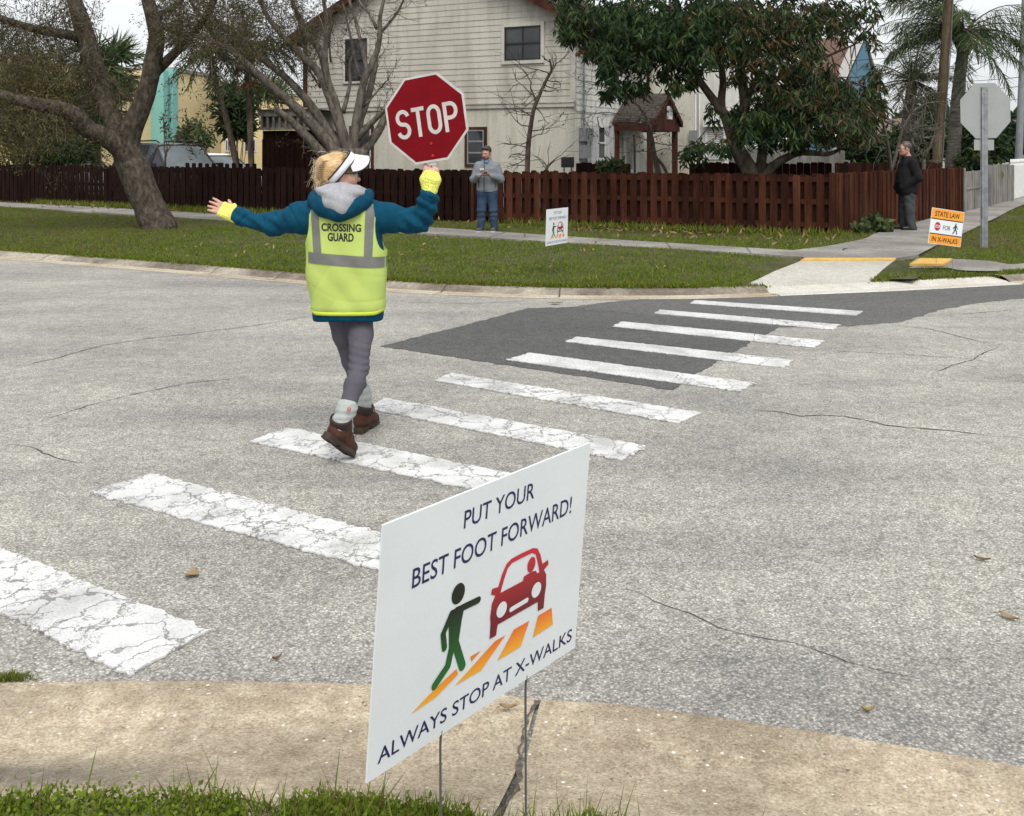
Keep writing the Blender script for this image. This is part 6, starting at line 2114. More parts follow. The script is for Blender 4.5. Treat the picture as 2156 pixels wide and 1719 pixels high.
# ---- bushes
def bush(name, label, cat, clumps, mats, weights, ln, wd, n_stem=6, droop=-.1, sig=.5, group=None, dens=1.0, base=None):
    """clumps: (px, py, D, rx px, ry px, n leaves)"""
    lv = MB(); st = MB(); allp = []
    for (x, y, D, rx, ry, n_) in clumps:
        n_ = int(n_ * dens)
        q = rng.normal(size=(n_, 3)) * sig
        P = np.stack([(x + q[:, 0] * rx - CX_) / F_ * D, D + q[:, 2] * rx * D / F_ * .8, CH_ - (y + q[:, 1] * ry - HY_) / F_ * D], 1)
        P = P[P[:, 2] > .12]
        allp.append(P)
        lv.quads(leaf_quads(P, rdir(len(P), droop), ln * (.6 + .8 * rng.random(len(P))), wd, .1, .2), rng.choice(weights, len(P)))
    A = np.concatenate(allp)
    cx, cy = A[:, 0].mean(), A[:, 1].mean()
    for k in range(n_stem):
        p = A[rng.integers(0, len(A))]
        b = np.array([cx + (p[0] - cx) * .35, cy + (p[1] - cy) * .35, .05])
        m_ = (b + p) / 2 + rng.normal(size=3) * .1
        st.tube([b, m_, p], [.03, .02, .006], 5, cap=False)
    return tree(name, label, cat, (cx, cy, .1), [("stems", st, M_bark_dark), ("foliage", lv, mats)], group)


bush("bamboo_thicket", "tall olive-yellow leafy thicket behind the fence at the photo's left edge", "bush",
     [(20, 190, 33.5, 70, 60, 4200), (95, 200, 34, 70, 70, 5200), (155, 225, 34.5, 45, 60, 3000), (30, 270, 33, 70, 50, 3000), (110, 270, 33.5, 70, 55, 3600), (60, 140, 35, 90, 50, 2600), (-60, 200, 34, 80, 90, 3000), (60, 320, 33, 90, 30, 2600), (140, 315, 33, 50, 30, 1800)], LM_bam, [0, 0, 1, 1, 2, 3], .20, .034, 40, -.45)
bush("bare_twig_thicket", "grey tangle of bare twigs above the olive thicket", "bush", [(40, 90, 36, 70, 45, 500), (110, 110, 36, 60, 45, 400)], [M_bark_grey, M_bark_dark], [0, 0, 1], .55, .014, 30, .1)
bush("low_plant", "dark strappy plant at the thicket's foot beside the parked car", "bush", [(165, 325, 32.6, 45, 25, 900), (110, 335, 32.6, 40, 20, 500)], LM_shrub, [0, 1, 1], .45, .035, 8, .5)
bush("background_tree", "dark bushy tree between the yellow building and the slim palms", "tree", [(495, 235, 58, 28, 30, 1700), (500, 265, 58, 26, 20, 900), (478, 195, 60, 16, 14, 300), (508, 215, 59, 22, 20, 600)], LM_shrub, [0, 1, 1], .55, .20, 10, -.2)
bush("distant_palm", "small distant palm crown above the rear yellow wing", "palm", [(560, 190, 60, 22, 18, 420), (590, 195, 62, 12, 10, 160)], LM_palm, [0, 3, 3], 1.1, .07, 3, .2)
bush("leafy_shrub", "small airy green shrub beside the teal entrance pier", "shrub", [(405, 280, 44, 26, 22, 700), (425, 295, 43.5, 22, 16, 400), (385, 295, 44, 18, 14, 240)], LM_shrub, [0, 2, 2], .24, .11, 10, .0)
mbx = MB(); twx = MB(); lvx = MB(); tips = []
for p0, p1 in (((350, 330), (365, 250)), ((352, 320), (400, 262)), ((348, 325), (330, 275)), ((360, 290), (440, 278))):
    a = np.array(V(*p0, 29)); b = np.array(V(*p1, 29)); twig(twx, a, b - a, np.linalg.norm(b - a), .018, 2, tips, spread=.6, wig=.12)
mbx.tube([V(348, 345, 29) + Vector((0, 0, -1.4)), V(348, 330, 29), V(350, 315, 29)], [.04, .03, .02], 6)
tp = np.array([t_[0] for t_ in tips]); sel = rng.integers(0, len(tp), 170)
lvx.quads(leaf_quads(tp[sel] + rng.normal(size=(170, 3)) * .06, rdir(170, .1), .16, .05), rng.choice([0, 1, 1], 170))
tree("sparse_sapling", "sparse dark-leaved sapling in front of the teal pier and van", "sapling", (V(348, 345, 29).x, 29, .1), [("trunk", mbx, M_bark_dark), ("twigs", twx, M_bark_dark), ("crown", lvx, LM_shrub)])
bush("broad_leaf_shrub", "dark broad-leaved shrub behind the grey fence and stop sign post", "shrub", [(2060, 310, 30, 30, 40, 1300), (2085, 300, 30.5, 26, 36, 900), (2050, 345, 29.5, 26, 22, 700), (2040, 280, 31, 22, 36, 600), (2035, 235, 31.5, 16, 30, 220)], LM_mango, [0, 1, 1, 2, 4], .22, .085, 14, -.2)
bush("dark_hedge", "dark tree mass beyond the stop sign at the photo's right edge", "tree", [(2130, 295, 55, 45, 26, 2600), (2170, 300, 55, 45, 30, 1600), (2100, 310, 54, 26, 22, 900)], LM_mango, [1, 1, 0], .5, .22, 12, -.1)
bush("dark_backyard_bush", "dark green bush seen between tree trunks behind the inner fence", "bush", [(1830, 322, 38, 60, 22, 1500), (1900, 310, 39, 60, 34, 1900), (1960, 300, 38, 40, 40, 1200), (1960, 230, 40, 30, 30, 420)], LM_mango, [0, 1, 1, 2], .30, .13, 14, -.1)
bush("vine_plant", "broad-leaved weed clump at the fence corner by the side pavement", "plant", [(1845, 478, 19.4, 24, 16, 330), (1815, 486, 19.0, 16, 9, 120), (1862, 492, 19.2, 12, 9, 80)], LM_shrub, [0, 0, 2], .14, .12, 8, .1)
bush("garden_plant", "small green plant behind the fence below the porch", "plant", [(1285, 350, 22.5, 26, 10, 260), (1300, 345, 22.5, 18, 8, 100)], LM_shrub, [0, 2, 0], .12, .06, 6, .2)
bush("distant_treeline", "hazy distant trees behind the tan house", "tree", [(1930, 262, 75, 60, 14, 900), (2040, 265, 80, 60, 12, 700), (2150, 250, 85, 20, 10, 200)], LM_shrub, [0, 1], .8, .4, 6, 0)

# ---- poles and wires
M_pole = woodmat("weathered_pole_wood", (0.06, 0.045, 0.028), (0.10, 0.077, 0.049), (0.15, 0.118, 0.077))
D = 27.0
mb = MB(); Q = limb_px(mb, I_, [(1970, 390), (1973, 345), (1981, 230), (1989, 115), (1998, 0), (2006, -110)], D, [10.5, 10.3, 10, 9.6, 9.2, 8.6], n=12, wob=.003)
t = tree("utility_pole", "leaning brown wooden utility pole in front of the tall palm", "utility pole", base_of(Q), [("pole", mb, M_pole)])
mb = MB(); mb.tube([V(1984, 345, D - .12), V(1990, 250, D - .14), V(2001, 115, D - .15), V(2010, -60, D - .15)], .014, 5); mb.build("ground_cable", M_wire, t)
D = 36.0
mb = MB(); Q = limb_px(mb, I_, [(2143, 350), (2145, 330), (2149, 230), (2155, 75), (2160, -60)], D, [7.5, 7.4, 7, 6.5, 6], n=12, wob=.002)
M_gpole = mat("grey_pole_paint", (.21, .22, .23), (.17, .18, .19), 6, .6)
t = tree("utility_pole", "grey metal utility pole at the photo's right edge", "utility pole", base_of(Q), [("pole", mb, M_gpole)])
for x, y in ((2141, 96), (2146, 106), (2138, 90)):
    p = V(x, y, D - .2); mb = MB(); mb.lathe([(0, .09), (.05, .08), (.07, .03), (.05, 0), (.07, -.04), (.04, -.08), (0, -.09)], tuple(p), 8); mb.build("insulator", M_blk, t)
mb = MB(); mb.tube([V(2150, 112, D - .1), V(2136, 108, D - .2), V(2133, 122, D - .2), V(2140, 133, D - .2), V(2154, 130, D - .1)], .012, 5); mb.build("jumper_cable", M_blk, t)
WM = plain("black_cable", (.03, .03, .032), .6)
for p0, D0, p1, D1, sag in (((2156, 80), 36, (2060, 112), 80, 2), ((2141, 96), 36, (2025, 165), 29, .2), ((2140, 106), 36, (2000, 145), 60, 1), ((2135, 92), 36, (1780, 90), 34, .3), ((2135, 95), 36, (1790, 128), 40, .5), ((2145, 240), 36, (2080, 262), 50, .2),
                            ((2146, 163), 36, (2000, 172), 70, .4), ((2150, 182), 36, (2000, 192), 70, .4), ((1996, 20), 27, (1850, 75), 32, .3), ((1996, 40), 27, (1835, 112), 34, .3), ((2156, 208), 50, (1990, 222), 90, .3)):
    a, b = V(*p0, D0), V(*p1, D1)
    pts = [a.lerp(b, s) + Vector((0, 0, -4 * sag * .12 * s * (1 - s))) for s in np.linspace(0, 1, 14)]
    mb = MB(); mb.tube(pts, .013, 4); o = mb.build("overhead_wire", WM)
    tag(o, "thin black overhead wire strung across the pale sky at the right", "wire", "overhead wires")

# =================================================================== CARS
def car(label, x, y, head, length, height, width, paintm, st=None, gz=.12):
    """loft of cross-sections; head = heading angle of the front"""
    t = thing("parked_car", (x, y, gz), label, "car", "parked cars")
    ch, sh_ = math.cos(head), math.sin(head)
    def W(a, b, z): return (x + a * ch - b * sh_, y + a * sh_ + b * ch, gz + z)
    h = height; w = width / 2; L_ = length
    # stations from the nose back: (along, sill z, belt z, belt half width, roof z, roof half width)
    S = st(L_, h, w)
    mb = MB(); gl = (MB(), MB()); ws = (MB(), MB())
    rings = []
    for (a, zs, zb, wb, zr, wr) in S:
        rings.append([(a, 0, zs), (a, w * .86, zs), (a, wb, zs + .12), (a, wb * 1.01, (zs + zb) / 2), (a, wb, zb), (a, wr, zr - .05 * (zr > zb + .1)), (a, wr * .8, zr), (a, 0, zr + .015)])
    for s in (1, -1):
        for i in range(len(rings) - 1):
            r0, r1 = rings[i], rings[i + 1]
            for j in range(7):
                q = [W(p[0], p[1] * s, p[2]) for p in (r0[j], r1[j], r1[j + 1], r0[j + 1])]
                cab0, cab1 = S[i][4] > S[i][2] + .12, S[i + 1][4] > S[i + 1][2] + .12
                tgt = mb
                if j == 4 and cab0 and cab1: tgt = gl[0 if s > 0 else 1]
                if j in (5, 6) and cab0 != cab1: tgt = ws[0 if cab1 else 1]
                tgt.add(q, [(0, 1, 2, 3)] if s > 0 else [(3, 2, 1, 0)])
    for r in (rings[0], rings[-1]):
        mb.add([W(*p) for p in r] + [W(p[0], -p[1], p[2]) for p in r[::-1]], [tuple(range(2 * len(r)))])
    bd = mb.build("body", paintm, t, smooth=False)
    for g_ in gl: g_.build("side_window", M_glassd, t)
    k3 = [i for i in range(len(S)) if S[i][4] > S[i][2] + .12][0]
    edge = [rings[k3 - 1][5], rings[k3][5], rings[k3][6]]
    gk = MB(); gk.tube([W(*p) for p in edge] + [W(p[0], -p[1], p[2]) for p in edge[::-1]], .030, 6); gk.build("windshield_trim", M_blk, t)
    gk = MB(); gk.box(-L_ * .26, -L_ * .22, -w * .78, w * .78, S[k3 - 1][2] + .0, S[k3 - 1][2] + .07, W); gk.build("cowl", M_blk, t)
    if height > 1.7:
        for s in (1, -1):
            rk = MB(); rk.tube([W(-L_ * .42, s * w * .62, h + .0), W(-L_ * .46, s * w * .62, h + .06), W(-L_ * .84, s * w * .62, h + .05), W(-L_ * .88, s * w * .62, h - .02)], .022, 6); rk.build("roof_rail", M_blk, t)
    ws[0].build("windshield", M_wsh, t); ws[1].build("rear_window", M_glassd, t)
    # pillars over the side glass
    for i in range(len(S)):
        if S[i][4] > S[i][2] + .12:
            for s in (1, -1):
                p, q = rings[i][4], rings[i][5]
                pil = MB(); pil.tube([W(p[0], p[1] * s * 1.003, p[2]), W(q[0], q[1] * s * 1.003, q[2])], .035, 6); pil.build("pillar", M_blk if paintm is not M_carw else paintm, bd)
    for a in (L_ * .18, L_ * .8):
        for s in (1, -1):
            wb = MB(); c_ = W(-a, w * .93 * s, .33)
            P = [[tuple(np.array(c_) + np.array([ch * r * math.cos(q), sh_ * r * math.cos(q), r * math.sin(q)]) + np.array([-sh_, ch, 0]) * o * s) for q in np.linspace(0, 6.283, 19)] for r, o in ((0, .02), (.2, .02), (.21, .05), (.32, .05), (.33, 0), (.33, -.12))]
            wb.sheet(P); wb.build("wheel", plain("tyre_black", (.02, .02, .02), .8), t)
    for s in (1, -1):
        mr = MB(); mr.box(-L_ * .30 - .1, -L_ * .30 + .06, s * w * 1.02 if s > 0 else s * w * 1.02 - .2, s * w * 1.02 + .2 if s > 0 else s * w * 1.02, h * .58, h * .58 + .16, W); mr.build("mirror", paintm, t)
        hl = MB(); hl.box(-.06, .02, s * w * .85 - .2 * (s > 0), s * w * .85 + .2 * (s < 0), .62, .76, W); hl.build("headlight", M_wframe, t)
    return t


M_wsh = glass("windshield_glass", (.055, .066, .068), .12)
M_card = mat("dark_grey_car_paint", (.035, .035, .04), (.028, .028, .032), 3, .4, spec=.35)
M_carw = mat("white_car_paint", (.72, .73, .74), (.68, .69, .70), 3, .25, spec=.6)
M_cars = mat("silver_car_paint", (.40, .41, .43), (.35, .36, .38), 3, .25, spec=.6)


def van_st(L_, h, w):
    return [(0, .3, .62, w * .72, .64, w * .6), (-.12, .25, .78, w * .9, .80, w * .75), (-.9, .22, .98, w * .97, 1.02, w * .85), (-1.15, .22, 1.02, w, 1.06, w * .86), (-1.95, .22, 1.06, w, h * .955, w * .74), (-2.5, .22, 1.07, w, h * .99, w * .76), (-3.4, .22, 1.07, w, h, w * .76), (-4.3, .22, 1.07, w, h * .98, w * .75), (-L_ + .25, .25, 1.05, w * .97, h * .9, w * .72), (-L_ + .03, .3, 1.0, w * .93, 1.03, w * .8), (-L_, .35, .8, w * .9, .82, w * .75)]


def sedan_st(L_, h, w):
    return [(0, .3, .58, w * .72, .60, w * .6), (-.12, .22, .70, w * .9, .72, w * .75), (-1.0, .2, .86, w * .97, .90, w * .85), (-1.25, .2, .90, w, .93, w * .86), (-2.05, .2, .95, w, h * .95, w * .70), (-2.6, .2, .96, w, h, w * .72), (-3.2, .2, .96, w, h * .985, w * .71), (-3.75, .2, .95, w, h * .88, w * .68), (-4.15, .2, .93, w * .97, .98, w * .72), (-L_ + .1, .25, .90, w * .93, .92, w * .75), (-L_, .35, .7, w * .9, .72, w * .75)]


hd = math.atan2(-.72, .69)
p = V(425, 340, 29.6)
car("dark grey minivan parked behind the fence right of the leaning tree", p.x + .25, p.y, hd, 4.95, 1.84, 1.9, M_card, van_st)
p = V(505, 340, 31.5)
car("white sedan parked behind the dark spaced picket fence", p.x + .35, p.y, hd, 4.6, 1.50, 1.8, M_carw, sedan_st)
p = V(215, 340, 34.0)
car("grey car mostly hidden behind the thicket and palm trunk", p.x, p.y, hd, 4.6, 1.52, 1.8, M_cars, sedan_st)
p = V(2128, 350, 42)
car("pale car half hidden behind the white picket fence", p.x - .4, p.y, R(205), 4.6, 1.55, 1.8, M_carw, sedan_st)
p = V(2185, 350, 45)
car("silver car by the grey metal pole at the right edge", p.x + 1.2, p.y, R(200), 4.6, 1.6, 1.8, M_cars, sedan_st)
# =================================================================== PEOPLE
def skinmat(name, c1, c2):
    m, t, b = nodemat(name)
    n = noise(t, mapping(t), 18, 5)
    r = ramp(t, [(.35, c1), (.65, c2)], n.outputs[0])
    t.links.new(r.outputs[0], b.inputs['Base Color'])
    b.inputs['Roughness'].default_value = .5
    b.inputs['Subsurface Weight'].default_value = .15
    b.inputs['Subsurface Radius'].default_value = (.01, .004, .002)
    return m


M_skin = skinmat("fair_skin", (.50, .29, .215), (.43, .225, .165))
M_skinr = skinmat("ruddy_skin", (.44, .235, .175), (.36, .17, .125))


def cloth(name, c1, c2, sc=9, weave=420, bmp=.35, rough=.9, sheen=.0):
    m, t, b = nodemat(name)
    pos = mapping(t)
    n = noise(t, pos, sc, 5)
    r = ramp(t, [(.35, c1), (.65, c2)], n.outputs[0])
    t.links.new(r.outputs[0], b.inputs['Base Color'])
    b.inputs['Roughness'].default_value = rough
    b.inputs['Specular IOR Level'].default_value = .15
    if sheen: b.inputs['Sheen Weight'].default_value = sheen
    n2 = noise(t, pos, weave, 3)
    bump(t, b, n2.outputs[0], bmp, .003)
    return m


M_teals = cloth("teal_fleece", (.002, .040, .078), (.003, .056, .10), 30, 300, .5, .95)
M_hoodg = cloth("heather_grey_fleece", (.33, .33, .345), (.27, .27, .285), 60, 300, .4)
M_vest = cloth("neon_yellow_vest", (.42, .52, .135), (.39, .48, .12), 5, 500, .25, .8)
M_vestb = cloth("bright_yellow_binding", (.52, .62, .07), (.48, .58, .06), 5, 500, .2)
M_refl = cloth("grey_reflective_tape", (.165, .165, .15), (.135, .135, .122), 14, 500, .15, .5)
M_legg = cloth("grey_leggings", (.075, .07, .085), (.095, .088, .105), 6, 600, .2)
M_sock = cloth("pale_grey_sock", (.36, .38, .36), (.29, .31, .295), 25, 250, .6)
M_boot = mat("brown_suede", (.050, .021, .014), (.072, .031, .020), 22, .85, .5, 160, .004, spec=.2)
M_bootc = mat("dark_boot_collar", (.022, .012, .011), (.035, .018, .015), 20, .7)
M_sole = mat("brown_rubber_sole", (.032, .021, .015), (.050, .034, .025), 24, .8)
M_visor = cloth("white_visor_cloth", (.66, .66, .69), (.60, .60, .64), 8, 500, .15, .8)
M_pipe = plain("black_piping", (.012, .012, .013), .7)


def glovemat():
    m, t, b = nodemat("knitted_yellow_glove")
    v = t.nodes.new("ShaderNodeTexVoronoi"); v.inputs['Scale'].default_value = 165; v.inputs['Randomness'].default_value = .45
    t.links.new(mapping(t, (1, 1, 1.0), (R(20), R(30), 0)), v.inputs['Vector'])
    r = ramp(t, [(.0, (.16, .15, .02)), (.32, (.36, .35, .05)), (.5, (.78, .80, .16))], v.outputs['Distance'])
    t.links.new(r.outputs[0], b.inputs['Base Color'])
    b.inputs['Roughness'].default_value = .9
    bump(t, b, v.outputs['Distance'], .8, .004)
    return m


M_glove = glovemat()


def hairmat(name, c1, c2, c3):
    m, t, b = nodemat(name)
    n = noise(t, mapping(t, (30, 30, 160), (R(20), R(-15), 0)), 1.0, 5)
    r = ramp(t, [(.3, c1), (.5, c2), (.7, c3)], n.outputs[0])
    t.links.new(r.outputs[0], b.inputs['Base Color'])
    b.inputs['Roughness'].default_value = .45
    bump(t, b, n.outputs[0], .4, .003)
    return m


M_blond = hairmat("blond_hair", (.26, .15, .055), (.46, .29, .12), (.60, .43, .22))
M_blondl = hairmat("pale_blond_wisp", (.50, .40, .25), (.60, .50, .34), (.68, .58, .42))
M_dkhair = hairmat("dark_brown_hair", (.016, .011, .009), (.028, .02, .016), (.045, .033, .026))
M_brhair = hairmat("short_brown_hair", (.045, .028, .018), (.07, .046, .032), (.10, .07, .05))


def nrm(v): v = np.array(v, float); return v / np.linalg.norm(v)


def headframe(c, f, tilt=0.0):
    f = nrm(f); r = nrm(np.cross(f, [0, 0, 1])); u = np.cross(r, f)
    c = np.array(c, float)
    return (lambda a, b, z: c + r * a + f * b + u * z), np.array([r, f, u])


def head(B, c, f, neck, s=1.0, jaw=1.0):
    p_, M = headframe(c, f)
    p = lambda a, b, z: p_(a * s, b * s, z * s)
    e = lambda q, r, k=.012, sub=False: B.ell(q, np.array(r) * s, M, k, sub)
    e(p(0, -.014, .022), (.074, .096, .098))
    e(p(0, .028, -.035), (.061, .068, .085), .03)
    B.cap(p(0, .02, -.078), p(0, .070, -.094), .046 * s * jaw, .026 * s * jaw, .03)
    for q in (-1, 1):
        e(p(.036 * q, .062, -.028), (.028, .028, .03), .025)
        e(p(.078 * q, -.006, -.012), (.009, .021, .032), .008)
        B.cap(p(.052 * q, .0, -.06), p(.03 * q, .05, -.092), .024 * s * jaw, .02 * s, .02)
    B.cap(p(-.034, .080, .020), p(.034, .080, .020), .015 * s, .015 * s, .015)
    B.cap(p(0, .088, .006), p(0, .108, -.030), .009 * s, .013 * s, .010)
    for q in (-1, 1):
        B.cap(p(.010 * q, .096, -.034), p(.014 * q, .092, -.034), .008 * s, .007 * s, .006)
        e(p(.031 * q, .099, .002), (.015, .012, .009), .01, True)
    B.cap(p(-.018, .090, -.062), p(.018, .090, -.062), .009 * s, .009 * s, .008)
    B.cap(p(0, -.022, -.06), neck, .054 * s, .060 * s, .03)
    return p, M


def face_parts(p, M, s, parent, brow_m, glasses=False, sides=(-1, 1)):
    for q in sides:
        mb = MB(); c = p(.031 * q, .086, .002)
        mb.lathe([(0, -.0115), (.008, -.008), (.0115, 0), (.008, .008), (0, .0115)], tuple(c), 10); mb.build("eye", plain("eye_white", (.55, .52, .48), .3), parent, smooth=True)
        mb = MB(); c = p(.031 * q, .0955, .002); mb.lathe([(0, -.005), (.0045, 0), (0, .005)], tuple(c), 8); mb.build("iris", M_blk, parent)
        mb = MB(); mb.tube([p(.016 * q, .099, .020), p(.032 * q, .0985, .026), p(.048 * q, .088, .022)], [.004, .005, .003], 5); mb.build("eyebrow", brow_m, parent)
    if glasses:
        mb = MB()
        for q in (-1, 1):
            mb.tube([p(.032 * q + .023 * math.cos(t), .106 - .012 * abs(math.cos(t) * .5 + .5 * q) * 0, .0 + .017 * math.sin(t)) for t in np.linspace(0, 6.283, 15)], .0022, 5)
            mb.tube([p(.055 * q, .104, .004), p(.074 * q, .06, .006), p(.079 * q, .0, .004)], .0022, 5)
        mb.tube([p(-.010, .110, .004), p(0, .113, .007), p(.010, .110, .004)], .0022, 5)
        mb.build("glasses", M_blk, parent)


def hand(B, wr, d, n, t, curl=(.2, .25, .3, .35), s=1.0, thumb=(.6, .7, .25), spread=.05, k=.010, tcurl=.2):
    """wrist, finger direction, palm-facing direction, thumb side"""
    wr = np.array(wr, float); d = nrm(d); n = nrm(np.array(n) - d * np.dot(n, d)); t = nrm(np.cross(n, d)) * (1 if np.dot(np.cross(n, d), t) > 0 else -1)
    offs = [.030, .011, -.009, -.028]
    for e in offs: B.cap(wr + t * e * .55 * s, wr + d * .088 * s + t * e * s, .016 * s, .0125 * s, k)
    for i, (e, L_) in enumerate(zip(offs, (.070, .079, .074, .057))):
        q = wr + d * .088 * s + t * e * s
        th = 0.0; dd = nrm(d + t * spread * (1.5 - i) * .9)
        for j, (fr, r) in enumerate(((.44, .0095), (.31, .0088), (.25, .0078))):
            th += curl[i] * (1, 1.1, .8)[j]
            v = dd * math.cos(th) + n * math.sin(th)
            e2 = q + v * L_ * fr * s
            B.cap(q, e2, r * s, (r - .0008) * s, .004)
            q = e2
    q = wr + d * .022 * s + t * .026 * s
    v = nrm(d * thumb[0] + t * thumb[1] + n * thumb[2])
    e2 = q + v * .045 * s; B.cap(q, e2, .0155 * s, .0125 * s, k)
    v2 = nrm(v + d * tcurl + n * tcurl * .6); e3 = e2 + v2 * .032 * s; B.cap(e2, e3, .0115 * s, .0098 * s, .004)
    e4 = e3 + nrm(v2 + n * tcurl * .4) * .024 * s; B.cap(e3, e4, .0096 * s, .0078 * s, .004)


def stack(B, rings, p=2.6, k=.02):
    """torso of superelliptic rings (z, cx, cy, hx, hy)"""
    r = np.array(rings)
    z0, z1 = r[:, 0].min(), r[:, 0].max()
    hx, hy = r[:, 3].max(), r[:, 4].max()
    sl, X, Y, Z = B.blk((r[:, 1].min() - hx - .06, r[:, 2].min() - hy - .06, z0 - .05), (r[:, 1].max() + hx + .06, r[:, 2].max() + hy + .06, z1 + .05))
    z = Z.ravel()
    I2 = lambda j: np.interp(z, r[:, 0], r[:, j])[None, None, :]
    a, b = I2(3), I2(4)
    d = ((np.abs((X - I2(1)) / a) ** p + np.abs((Y - I2(2)) / b) ** p) ** (1 / p) - 1) * np.minimum(a, b)
    d = np.maximum(d, np.maximum(z0 - Z, Z - z1))
    B.merge(sl, d, k)


# ------------------------------------------------------------------ the crossing guard
def boot(parent, heel, toe, up, collar, width=.046):
    heel = np.array(heel, float); toe = np.array(toe, float)
    f = nrm(toe - heel); u = nrm(np.array(up) - f * np.dot(up, f)); r = np.cross(f, u)
    Ln = np.linalg.norm(toe - heel)
    P = lambda a, b, c: heel + f * a + r * b + u * c
    B = Body(np.minimum(np.minimum(heel, toe), collar) - .14, np.maximum(np.maximum(heel, toe), collar) + .16, .0055)
    B.cap(P(.045, 0, .058), P(.09, 0, .055), .043, .042, .02)
    B.cap(P(.09, 0, .060), P(Ln - .06, 0, .046), .044, .040, .02, sq=u, q=.85)
    B.cap(P(Ln - .085, .008, .042), P(Ln - .05, .006, .040), .043, .040, .02, sq=u, q=.75)
    B.chain([P(.055, 0, .06), P(.06, 0, .10), np.array(collar)], [.045, .047, .050], .025)
    B.cap(P(.10, 0, .10), P(.15, 0, .075), .034, .030, .03)
    B.cut(P(0, 0, .026), -u)
    cn = nrm(np.array(collar) - P(.06, 0, .09)); B.cut(np.array(collar) + cn * .0, cn)
    bt = skin(B, "boot", M_boot, parent, wr=lambda Q: .0015 * sine_noise(Q, 60, 4))
    out = [(-.004, -.028), (.03, -.037), (.08, -.034), (.13, -.036), (Ln - .08, -.047), (Ln - .03, -.040), (Ln + .004, -.015), (Ln + .006, .018), (Ln - .03, .045), (Ln - .08, .050), (.13, .036), (.08, .034), (.03, .037), (-.004, .028), (-.014, 0)]
    mb = MB(); mb.prism(out, .006, .030, lambda a, b, c: tuple(P(a, b, c)))
    mb.prism([(-.012, -.026), (.02, -.037), (.07, -.034), (.07, .034), (.02, .037), (-.012, .026)], -.006, .0055, lambda a, b, c: tuple(P(a, b, c)))
    for i in range(7):
        a = .10 + i * (Ln - .12) / 6.5
        for s_ in (-1, 1):
            mb.prism([(a, s_ * .004), (a + .012, s_ * .004), (a + .016, s_ * .043), (a + .002, s_ * .043)][::s_], -.002, .0055, lambda a_, b_, c_: tuple(P(a_, b_, c_)))
    mb.build("sole", M_sole, bt)
    mb = MB(); c0 = np.array(collar) - cn * .004
    e1 = nrm(np.cross(cn, r)); e2 = np.cross(cn, e1)
    mb.sheet([[tuple(c0 + cn * h + (e1 * math.cos(t) + e2 * math.sin(t)) * rr) for t in np.linspace(0, 6.283, 22)] for h, rr in ((-.034, .053), (-.026, .059), (.006, .061), (.018, .058), (.016, .050), (-.01, .046))])
    mb.build("collar", M_bootc, bt, smooth=True)
    mb = MB()
    fc = lambda a, b, c: P(a, b, c)
    for i in range(5):
        a = .105 + .022 * i; h = .135 - .02 * i
        mb.tube([fc(a, -.022, h - .004), fc(a + .012, 0, h + .006), fc(a + .004, .022, h - .004)], .0028, 5)
    for s_ in (-1, 1):
        mb.tube([fc(.11, 0, .145), fc(.13, s_ * .03, .15), fc(.15, s_ * .045, .115), fc(.155, s_ * .043, .085)], .0022, 5)
    mb.build("laces", M_blk, bt)
    return bt


gx, gy = -.94, 5.87
HC = (-.985, 5.885, 1.553); HFW = (.95, .31, -.04)
B = Body((-1.86, 5.36, -.02), (-.34, 6.42, 1.70), .0055)
hp, HM = head(B, HC, HFW, (-.955, 5.875, 1.42), .98)
stack(B, [(.76, -.935, 5.87, .15, .095), (.9, -.94, 5.87, .155, .10), (1.05, -.945, 5.87, .13, .09), (1.2, -.95, 5.87, .155, .10), (1.32, -.955, 5.87, .17, .09), (1.40, -.957, 5.875, .08, .06)], 2.2)
SL, EL, WL = (-1.12, 5.87, 1.33), (-1.40, 5.90, 1.252), (-1.612, 5.93, 1.318)
SR, ER, WR_ = (-.785, 5.87, 1.33), (-.515, 5.86, 1.292), (-.465, 5.80, 1.478)
B.chain([SL, EL], [.05, .04]); B.chain([EL, WL], [.04, .027])
B.chain([SR, ER], [.05, .04]); B.chain([ER, WR_], [.04, .027])
hand(B, WL, (-.92, .08, .40), (.35, .80, -.55), (.1, .55, .80), (.10, .10, .10, .02), 1.0, thumb=(.55, .55, .5), spread=.12)
hand(B, WR_, (.07, .06, 1), (.12, .98, 0), (-1, .1, 0), (1.0, 1.1, 1.1, 1.1), 1.15, thumb=(.95, .12, .28), spread=0, tcurl=.1)
LLg = [(-1.0, 5.87, .80), (-.942, 6.0, .46), (-.885, 6.16, .13)]
RLg = [(-.872, 5.86, .80), (-.852, 5.72, .474), (-.893, 5.50, .285)]
B.chain([(-1.0, 5.87, .80), (-.968, 5.935, .62), (-.945, 6.0, .46), (-.92, 6.08, .33), (-.885, 6.16, .13)], [.07, .06, .046, .044, .028]); B.chain([(-.872, 5.90, .80), (-.862, 5.835, .64), (-.855, 5.72, .474), (-.866, 5.63, .40), (-.893, 5.52, .285)], [.07, .06, .048, .046, .030])
LH, LT = (-.915, 6.10, .008), (-.852, 6.352, .008)
RH, RT = (-.986, 5.43, .165), (-.880, 5.60, .012)
B.cap((-.895, 6.14, .06), (-.86, 6.30, .04), .032, .025); B.cap((-.945, 5.475, .175), (-.90, 5.57, .07), .032, .025)
guard = skin(B, "person", M_skin, None)
tag(guard, "person in a neon vest holding up a stop paddle, walking over the crosswalk", "person")

